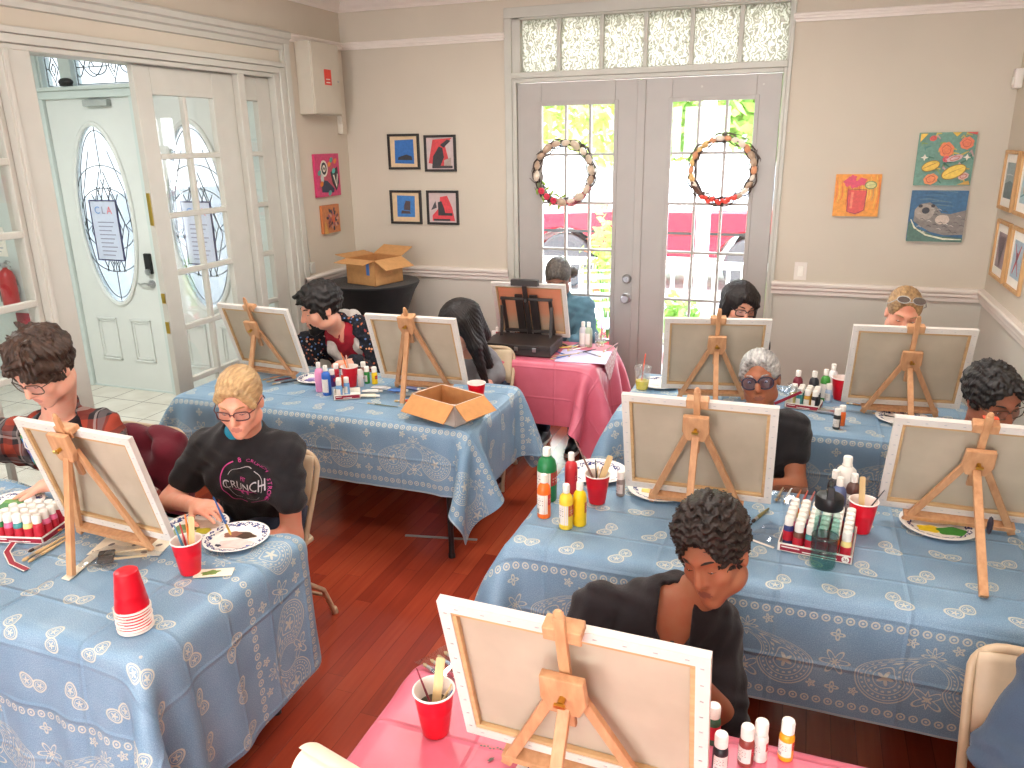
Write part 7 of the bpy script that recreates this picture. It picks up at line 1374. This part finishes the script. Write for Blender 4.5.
for i, rc in enumerate(RB): vs, fs = arcstrip(.135 - i * .017, .0086, R(-10), R(190)); lay_.append((vs, fs, plain('rainbow_%d' % i, rc, .7, .05), .0015))
lay_ += [([(-.05 + .05 * math.cos(a), -.03 + .06 * math.sin(a)) for a in np.linspace(0, 2 * PI, 20, endpoint=False)], [tuple(range(20))], plain('print_dark_brown', (40, 26, 26), .7, .05), .002), ([(-.045 + .028 * math.cos(a), -.04 + .042 * math.sin(a)) for a in np.linspace(0, 2 * PI, 20, endpoint=False)], [tuple(range(20))], plain('print_skin_tone', (150, 92, 76), .7, .05), .0028)]
for txt, x in (('S', -.02), ('L', .035)):
    vs, fs = text_mesh(txt, .085); lay_.append(([(a * 1.25 + x, b * 1.2 + .065) for a, b, _ in vs], fs, plain('print_navy', (36, 44, 84), .7, .05), .0024)); lay_.append(([(a + x, b + .065) for a, b, _ in vs], fs, PAPER, .003))
project(P1, 'chest_print', lay_, at(24, 455, Y=2.2) - c1_['org'], u, vv, fw, s1[0]['obj'])
t = thing('jacket', 'maroon jacket hung over the chair beside the person in the plaid shirt', 'jacket', (-2.73, 2.44, 0)); F = Field((-.42, -.25, .3), (.36, .25, 1.02), .009); F.cap((-.25, .02, .80), (.22, .06, .82), .05, .045, .04); F.ell((-.02, .03, .62), (.27, .06, .24), None, .05); F.ell((.18, -.02, .60), (.12, .09, .20), None, .05); F.cap((.22, .0, .78), (.27, -.08, .5), .055, .05, .04); F.wave(lambda X, Y, Z: .008 * np.sin(X * 46 + Z * 20 + 2 * np.sin(Z * 22)) + .004 * np.sin(Z * 60 + X * 30)); F.obj('jacket_cloth', fabric('maroon_fleece', (96, 22, 36), .22, 12), t, V(0, 0, 0))

# -- blond person with the printed black T-shirt
s2 = [dict(name='undershirt', mat=TURQ, g=.004, sleeve=.2, fold=.001, collar=.22, neck='none'), dict(name='tshirt', mat=BLKT, g=.013, gs=.006, sleeve=.56, fold=.005, collar=.10, hem=.12)]
H2 = at(240, 402, Y=2.2); E2 = at(171, 500, Y=2.2); W2 = at(196, 506, Y=2.02)
P2, c2_ = person('person', 'blond person in glasses and a black printed T-shirt, painting with a blue brush', H2, (20, 17, 0), [at(208, 447, Y=2.3), at(286, 450, Y=2.34)], [E2, at(292, 537, Y=2.30)], [W2, (-1.88, 2.18, .60)], (-2.07, 2.48, .52), SK_F, TANL, hs=.98, vox=.0055, shirt=s2, chest=.01, neck=at(245, 430, Y=2.31), hands=[dict(d=at(222, 509, Y=1.95) - W2, palm=(.2, .35, -1), thumb=(.45, -1, .35), curl=.72, grip=True, s=1.0), None], brow=plain('fair_brow', (176, 132, 92), .8, .1), bodyextra=None)
hair(P2, c2_, HBLD, top=.012, back=.014, side=.008, low=.0, line=.03, face=1.0, ridges=('y', 46), amp=.0022, vox=.0042, fringe=[((-.03, .075, .088), (-.072, .055, .02), .014, .012), ((.03, .07, .092), (.074, .03, .03), .012, .010)], blobs=[((0, -.11, .02), (0, -.135, -.01), .03, .03), ((0, -.135, -.01), (.02, -.12, -.14), .024, .01)])
specs(P2, c2_, FBRN, LENS, .027, .018, .0024)
fw = unit(c2_['MT'][:, 1] * c2_['sgn']); fw = unit(fw + V(.1, 0, .0)); u = unit(np.cross(fw, V(0, 0, 1))) * -1; u = u if u[0] > 0 else -u; vv = np.cross(fw, u); vv = vv if vv[2] > 0 else -vv
L2 = []
for (r_, w_, a0, a1, mt) in ((.098, .0022, 108, 262, PINKI), (.098, .0022, 270, 330, PINKI), (.072, .0009, 60, 150, GREYI), (.072, .0009, 165, 250, GREYI), (.072, .0009, 262, 320, GREYI), (.072, .0009, -20, 50, GREYI)): vs, fs = arcstrip(r_, w_, R(a0), R(a1)); L2.append((vs, fs, mt, .0012))
vs, fs = arctext('CRUNCH STRONG', .0985, .0225, R(19), .160); L2.append((vs, fs, PINKI, .002)); vs, fs = text_mesh('8', .028); L2.append(([(x - .004, y + .1) for x, y, _ in vs], fs, PINKI, .0014))
vs, fs = text_mesh('CRUNCH', .036); L2.append(([(x * (1 + abs(x) * 2.0), y * (1.0 + abs(x) * 9.0)) for x, y, _ in vs], fs, GREYI, .0034)); vs, fs = text_mesh('FIT', .018); L2.append(([(x, y + .026) for x, y, _ in vs], fs, PINKI, .0016))
vs, fs = arcstrip(.012, .004, R(-60), R(230), 16); L2.append(([(x, y - .03) for x, y in vs], fs, PINKI, .0016)); L2.append(([(-.055, -.022), (-.01, -.016), (-.012, -.024)], [(0, 1, 2)], PINKI, .0016)); L2.append(([(.055, -.022), (.012, -.024), (.01, -.016)], [(0, 1, 2)], PINKI, .0016))
ctr = at(241, 491, Y=2.2) - c2_['org']; project(P2, 'chest_print', L2, ctr, u, vv, fw, s2[1]['obj'])
a, b = at(231, 535, Z=TZ + .012), at(219, 509, Y=1.93); d_ = unit(b - a); brush('blue brush with a gold tip in the hand of the blond person', a, b + d_ * .05, BH, .0038, bristle=YH, ferrule=BRASS)

# -- bearded person in the dark printed hoodie
s3 = [dict(name='tshirt', mat=REDT, g=.006, sleeve=.5, fold=.003, neck='v'), dict(name='hoodie', mat=BLOBS, g=.024, gs=.012, neck='open', gap=.06, collar=.2, fold=.007)]
H3 = at(320, 309, Y=4.02)
P3, c3_ = person('person', 'bearded person with black hair in a dark patterned hoodie over a red T-shirt', H3, (-36, 15, 0), [at(309, 345, Y=4.10), at(364, 336, Y=4.22)], [at(305, 368, Y=3.98), at(385, 392, Y=4.12)], [(H3[0] - .1, 3.88, .82), (H3[0] + .28, 3.92, .79)], (H3[0] + .16, 4.46, .52), SK_L, TANL, hs=1.16, vox=.0065, shirt=s3, build=1.06, neck=at(339, 325, Y=4.17), brow=HBLK, nosek=1.03)
hair(P3, c3_, HBLK2, top=.026, back=.028, side=.014, low=.005, line=.02, face=1.0, amp=.004, curl=.05, fringe=[((-.05, .07, .08), (.03, .09, .065), .022, .018)], blobs=[((.0, .05, .12), (.03, .1, .105), .022, .01), ((.074, .005, .03), (.076, .02, -.03), .013, .009), ((-.074, .005, .03), (-.076, .02, -.03), .013, .009)])
F = Field(c3_['H'] - .2, c3_['H'] + .2, .0045); q, hl, M = c3_['hs'], c3_['hl'], c3_['M']; F.ell(hl(0, .034, -.066), V(.052, .057, .052) * q, M, .02); F.ell(hl(0, .074, -.103), V(.026, .024, .024) * q, M, .03); F.cap(hl(-.056, .0, -.05), hl(-.072, .012, -.01), .011 * q, .008 * q, .015); F.cap(hl(.056, .0, -.05), hl(.072, .012, -.01), .011 * q, .008 * q, .015); F.cap(hl(-.024, .082, -.049), hl(.024, .082, -.049), .0068 * q, None, .008); F.cap(hl(-.024, .082, -.049), hl(-.03, .075, -.075), .007 * q, .008 * q, .008); F.cap(hl(.024, .082, -.049), hl(.03, .075, -.075), .007 * q, .008 * q, .008)
F.ell(hl(0, .098, -.0635), V(.026, .03, .0115) * q, M, .006, True); F.ell(hl(0, .085, .02), V(.085, .075, .066) * q, M, .01, True); F.wave(lambda X, Y, Z: .0018 * np.sin(X * 420) * np.sin(Z * 360 + Y * 300)); F.obj('beard', HBLK2, P3, c3_['org'])
F = Field(c3_['H'] - V(.4, .3, .6), c3_['H'] + V(.45, .5, .2), .008); NB, tp, sg = c3_['NB'], c3_['tp'], c3_['sgn']
for s_, x0 in ((-1, 1), (1, -1)): F.cap(NB + V(x0 * .075, .03, .05), tp(s_ * .085, sg * .135, .82), .036, .03, .02); F.cap(tp(s_ * .085, sg * .135, .82), tp(s_ * .085, sg * .15, .25), .03, .024, .02)
F.cap(NB + V(-.085, .05, .05), NB + V(.085, .05, .05), .042, None, .03); F.cap(NB + V(-.06, .08, .02), NB + V(.06, .08, .02), .05, None, .03); F.wave(lambda X, Y, Z: .003 * np.sin(X * 90 + Z * 70)); F.obj('hood_lining', GREYL, P3, c3_['org'])

# -- person with long black hair in a grey T-shirt
s4 = [dict(name='tshirt', mat=GREYT, g=.010, gs=.003, sleeve=.62, fold=.002)]
H4 = at(460, 326, Y=4.08)
P4, c4_ = person('person', 'person with long straight black hair in a grey T-shirt, bent over the table', H4, (-38, 34, 0), [at(452, 368, Y=4.2), at(482, 362, Y=4.26)], [at(440, 392, Y=4.05), at(487, 389, Y=4.14)], [at(436, 392, Y=3.9), at(470, 392, Y=3.95)], (H4[0] + .05, 4.5, .52), SK_L, TANL, hs=1.1, vox=.0068, shirt=s4, build=.8, neck=at(470, 353, Y=4.2), brow=HBLK, chest=.006)
hair(P4, c4_, HBLK, top=.02, back=.02, side=.018, low=-.06, line=-.01, face=.86, ridges=('z', 40), amp=.003, blobs=[((-.072, .0, .05), (-.085, .025, -.1), .034, .034, .03), ((-.085, .025, -.1), (-.07, .09, -.33), .034, .018, .03), ((-.05, -.05, .0), (-.065, .01, -.26), .045, .024, .03), ((.07, .02, .04), (.082, .05, -.1), .028, .024, .03), ((.082, .05, -.1), (.08, .09, -.22), .024, .012, .03), ((.05, -.08, .04), (.07, -.06, -.16), .05, .04, .03), ((-.03, -.09, .04), (-.0, -.08, -.14), .05, .04, .03)])

# -- person by the window in a teal shirt
s5 = [dict(name='shirt', mat=TEALS, g=.016, gs=.008, fold=.006, collar=.35)]
H5 = at(558, 279, Y=5.18)
P5, c5_ = person('person', 'person with tied-back greying hair in a teal shirt, seated before the glass door', H5, (10, 26, 0), [at(531, 312, Y=5.22), at(584, 308, Y=5.24)], [at(528, 345, Y=5.15), at(588, 338, Y=5.16)], [(-1.78, 4.98, .80), at(572, 343, Y=5.02)], (-1.56, 5.30, .52), SK_S, LIPD, hs=1.1, vox=.0075, shirt=s5, neck=at(560, 300, Y=5.22), brow=HSALT, feet=[(-1.62, 4.95, .075), (-1.36, 4.9, .075)], knees=[(-1.65, 4.93, .5), (-1.42, 4.93, .5)])
hair(P5, c5_, HSALT, top=.012, back=.014, side=.008, low=.0, line=.012, amp=.003, ridges=('y', 30), blobs=[((-.05, -.085, .0), (-.085, -.09, -.01), .03, .035)])
# -- dark-haired person behind the left canvas of the back right table
s6 = [dict(name='shirt', mat=DARKT, g=.014, sleeve=.6, gs=.006, fold=.004)]
H6 = at(740, 306, Y=4.62)
P6, c6_ = person('person', 'person with a black bob and dark glasses behind a canvas by the right glass door', H6, (28, 16, 6), [H6 + V(-.22, .1, -.25), H6 + V(.11, .12, -.25)], [H6 + V(-.27, .0, -.46), H6 + V(.12, .02, -.46)], [(H6[0] - .12, 4.36, .79), (H6[0] + .14, 4.36, .79)], (H6[0], 4.88, .52), SK_L, TANL, hs=1.02, vox=.007, shirt=s6, neck=H6 + V(-.0, .1, -.17), brow=HBLK, build=.92)
hair(P6, c6_, HBLK, top=.014, back=.026, side=.022, low=-.06, line=.022, face=.9, ridges=('z', 36), amp=.003, blobs=[((.072, .0, .05), (.085, .01, -.11), .032, .026, .03), ((-.072, .0, .05), (-.085, .01, -.11), .032, .026, .03), ((.03, -.09, .03), (.04, -.07, -.12), .05, .04, .03), ((-.03, -.09, .03), (-.04, -.07, -.12), .05, .04, .03), ((.03, .08, .09), (-.06, .075, .04), .02, .016)])
specs(P6, c6_, FBLK, LENS, .028, .019, .0026)
# -- person with sunglasses on the head
s7 = [dict(name='shirt', mat=WHITET, g=.014, sleeve=.6, gs=.006, fold=.004)]
H7 = at(903, 314, Y=4.66)
P7, c7_ = person('person', 'fair-haired person with sunglasses pushed up on the head, looking down behind a canvas', H7, (4, 18, 6), [H7 + V(-.15, .1, -.26), H7 + V(.18, .12, -.25)], [H7 + V(-.17, .0, -.46), H7 + V(.22, .02, -.46)], [(H7[0] - .12, 4.36, .79), (H7[0] + .14, 4.36, .79)], (H7[0], 4.88, .52), SK_F, TANL, hs=1.08, vox=.007, shirt=s7, neck=H7 + V(-.0, .1, -.17), brow=HASH, build=.95)
hair(P7, c7_, HASH, top=.012, back=.016, side=.008, low=.0, line=.052, ridges=('y', 40), amp=.0025, blobs=[((0, -.11, .04), (0, -.14, .02), .034, .034)])
mb = MB(); g = lambda x, y, z: c7_['hl'](x, y, z) - c7_['org']
for s_ in (-1, 1): mb.poly([g(s_ * .036 + .03 * math.cos(a), .068 + .02 * math.sin(a) * .7, .104 + .015 * math.sin(a) * -.8 + .012) for a in np.linspace(0, 2 * PI, 18, endpoint=False)]); 
sg_ = mb.build('sunglasses', FSHADE, P7); so = sg_.modifiers.new('thick', 'SOLIDIFY'); so.thickness = .004; mb = MB()
for s_ in (-1, 1): mb.tube([g(s_ * .036 + .03 * math.cos(a), .068 + .02 * math.sin(a) * .7, .104 + .015 * math.sin(a) * -.8 + .012) for a in np.linspace(0, 2 * PI, 18, endpoint=False)], .0026, 6, True); mb.tube([g(s_ * .066, .066, .112), g(s_ * .084, .03, .07), g(s_ * .088, -.03, .03)], .0026, 6)
mb.tube([g(-.006, .078, .11), g(.006, .078, .11)], .0026, 6); mb.build('sunglass_frame', FCLR, sg_, True)
# -- grey-haired person
s8 = [dict(name='tshirt', mat=BLKT, g=.013, gs=.006, sleeve=.42, fold=.004)]
H8 = at(760, 379, Y=3.22)
P8, c8_ = person('person', 'grey-haired person with round blue-tinted glasses and a black T-shirt behind a canvas', H8, (-3, -3, -9), [at(716, 428, Y=3.32), at(793, 428, Y=3.34)], [at(700, 486, Y=3.24), at(796, 487, Y=3.24)], [(-.36, 3.04, .80), at(735, 486, Y=3.05)], (-.13, 3.5, .52), SK_B, LIPD, hs=.96, vox=.0055, shirt=s8, build=1.06, neck=at(757, 417, Y=3.33), brow=HGRY, eyes='low', chest=.012)
hair(P8, c8_, HGRY, top=.007, back=.018, side=.010, low=.0, line=.034, ridges=('y', 44), amp=.0028, fringe=[((-.03, .075, .095), (-.07, .04, .03), .014, .01), ((.03, .075, .095), (.07, .04, .03), .014, .01)])
specs(P8, c8_, plain('navy_spectacle_frame', (44, 40, 66), .3, .06), LENSB, .030, .025, .0032, square=.85)
# -- person in the maroon top
s9 = [dict(name='shirt', mat=BRANCH, g=.015, gs=.008, sleeve=.62, fold=.004)]
H9 = at(993, 400, Y=3.12)
P9, c9_ = person('person', 'person with short black hair and thin glasses in a maroon top behind a canvas', H9, (26, 16, -6), [at(941, 438, Y=3.26), at(1034, 452, Y=3.3)], [at(925, 520, Y=3.2), at(1040, 520, Y=3.2)], [(.52, 3.02, .80), (.88, 3.0, .80)], (H9[0] + .02, 3.5, .52), SK_D, LIPD, hs=.98, vox=.0055, shirt=s9, build=.98, neck=at(978, 437, Y=3.26), brow=HBLK)
hair(P9, c9_, HBLK2, top=.016, back=.024, side=.018, low=.01, line=.04, face=1.0, amp=.0035, curl=.032, ridges=('z', 26), fringe=[((-.05, .075, .09), (.05, .075, .09), .024, .024)], blobs=[((.0, .04, .112), (.05, .05, .108), .03, .02), ((.074, .004, .03), (.077, .012, -.01), .012, .008), ((-.074, .004, .03), (-.077, .012, -.01), .012, .008)])
specs(P9, c9_, FGLD, LENS, .029, .02, .0017)
# -- person with curly hair in the black V-neck, at the front
s10 = [dict(name='tshirt', mat=BLKV, g=.014, gs=.008, sleeve=1.0, vw=.034, fold=.005, neck='v', collar=.02)]
H10 = at(715, 554, Y=1.90)
P10, c10_ = person('person', 'person with short dark curly hair in a black V-neck T-shirt at the front pink table', H10, (-20, 12, -14), [at(598, 608, Y=1.96), at(713, 632, Y=2.0)], [at(562, 690, Y=1.80), at(724, 716, Y=1.86)], [(-.42, 1.62, .80), (-.16, 1.64, .80)], (-.27, 2.10, .52), SK_B, LIPD, hs=1.0, vox=.0055, shirt=s10, build=1.02, neck=at(676, 604, Y=1.99), brow=HCRL)
hair(P10, c10_, HCRL, top=.03, back=.026, side=.014, low=.015, line=.034, face=1.0, amp=.0055, curl=.022, vox=.0045, fringe=[((-.03, .05, .105), (.04, .05, .105), .03, .03)], blobs=[((.02, .01, .12), (.02, -.05, .11), .045, .045)])
# -- arm of the person at the right edge
s11 = [dict(name='sweater', mat=SLATE, g=.018, gs=.012, fold=.008)]
H11 = V(.87, 1.66, 1.17)
P11, c11_ = person('person', 'person in a blue-grey sweater, only the arm in view beside the folding chair', H11, (-10, 25, 0), [at(1068, 676, Y=1.74), (.92, 1.76, .94)], [at(1012, 756, Y=1.66), (.94, 1.62, .74)], [(.56, 1.45, .78), (.88, 1.43, .79)], (.78, 1.82, .53), SK_L, TANL, hs=1.05, vox=.008, shirt=s11, neck=(.82, 1.77, .99), brow=HBRN)
hair(P11, c11_, HBRN, top=.02, back=.02, side=.014, low=.0)
# ------------------------------------------------------------------ light, camera, view
sc = bpy.context.scene
wd = bpy.data.worlds.new('sky'); sc.world = wd; wd.use_nodes = True; nt = wd.node_tree; nt.nodes.clear(); o = nt.nodes.new('ShaderNodeOutputWorld'); b = nt.nodes.new('ShaderNodeBackground'); tc = nt.nodes.new('ShaderNodeTexCoord'); sp = nt.nodes.new('ShaderNodeSeparateXYZ'); rp = nt.nodes.new('ShaderNodeValToRGB')
rp.color_ramp.elements[0].position = .45; rp.color_ramp.elements[0].color = (.95, .97, 1, 1); rp.color_ramp.elements[1].position = .9; rp.color_ramp.elements[1].color = (.62, .78, 1, 1)
nt.links.new(tc.outputs['Generated'], sp.inputs[0]); nt.links.new(sp.outputs[2], rp.inputs[0]); nt.links.new(rp.outputs[0], b.inputs[0]); b.inputs[1].default_value = SKY; nt.links.new(b.outputs[0], o.inputs[0])
def lamp(name, kind, loc, rot, energy, col=(1, 1, 1), **kw):
    l = bpy.data.lights.new(name, kind); l.energy = energy; l.color = col
    for k, v in kw.items(): setattr(l, k, v)
    ob = bpy.data.objects.new(name, l); COL.objects.link(ob); ob.location = loc; ob.rotation_euler = rot; return ob
lamp('sun_lamp', 'SUN', (0, 0, 12), (R(38), R(-18), 0), SUNE, (1, .96, .9), angle=R(2))
# flush ceiling lights added overhead, out of view, as fill for the room
for i, (x, y) in enumerate([(-2.2, -.9), (.1, -.9), (-2.2, 1.5), (.1, 1.5), (-2.0, 3.7), (-.2, 3.7)]):
    t = thing('added_ceiling_light', 'square flush fill light with a white frame, added unseen overhead', 'ceiling light', (x, y, CEILZ), group='added flush fill lights'); MB().bx(-.32, .32, -.32, .32, -.05, -.001).build('housing', PAPER, t, bevel=.01)
    lamp('ceiling_fill_lamp', 'AREA', (x, y, CEILZ - .06), (0, 0, 0), FILLE[i], (1, .95, .885), shape='SQUARE', size=.6)
# daylight at the two windows behind the photographer
for a, b_ in RW: lamp('window_daylight', 'AREA', ((a + b_) / 2, YR - .16, 1.7), (R(90), 0, 0), REARE, (.95, .98, 1), shape='RECTANGLE', size=b_ - a, size_y=1.8)
t = thing('added_ceiling_light', 'round fill light added unseen overhead in the vestibule behind the glass doors', 'ceiling light', (-5.2, 3.0, CEILZ)); mb = MB(); mb.lathe([(0, -.06), (.12, -.05), (.16, -.001)], n=24); mb.build('diffuser', PAPER, t, True)  # unseen fixture and lamp added to brighten the vestibule
lamp('vestibule_fill_lamp', 'AREA', (-5.2, 3.0, CEILZ - .08), (0, 0, 0), VESTE, (.97, 1, .98), shape='DISK', size=.5)
cam = bpy.data.cameras.new('camera'); co = bpy.data.objects.new('camera', cam); COL.objects.link(co); co.matrix_world = Matrix([[CR[i], CU[i], -CF[i], CP[i]] for i in range(3)] + [[0, 0, 0, 1]]); cam.sensor_fit = 'HORIZONTAL'; cam.sensor_width = 36; cam.lens = FPX / 1024 * 36; cam.clip_start = .05; cam.clip_end = 200; sc.camera = co
vs = sc.view_settings; sc.display_settings.display_device = 'sRGB'; vs.view_transform = 'Standard'; vs.look = 'None'; vs.gamma = 1; vs.exposure = EXPO; vs.use_curve_mapping = False
cy = sc.cycles; cy.use_denoising = True; cy.max_bounces = 10; cy.diffuse_bounces = 5; cy.glossy_bounces = 4; cy.transmission_bounces = 6; cy.transparent_max_bounces = 16; cy.caustics_reflective = False; cy.caustics_refractive = False; cy.sample_clamp_indirect = 6; cy.use_adaptive_sampling = True; cy.adaptive_threshold = .02
try: cy.denoiser = 'OPENIMAGEDENOISE'; cy.denoising_input_passes = 'RGB_ALBEDO_NORMAL'
except Exception: pass
if chair0.get('label') is None: bpy.data.objects.remove(chair0)
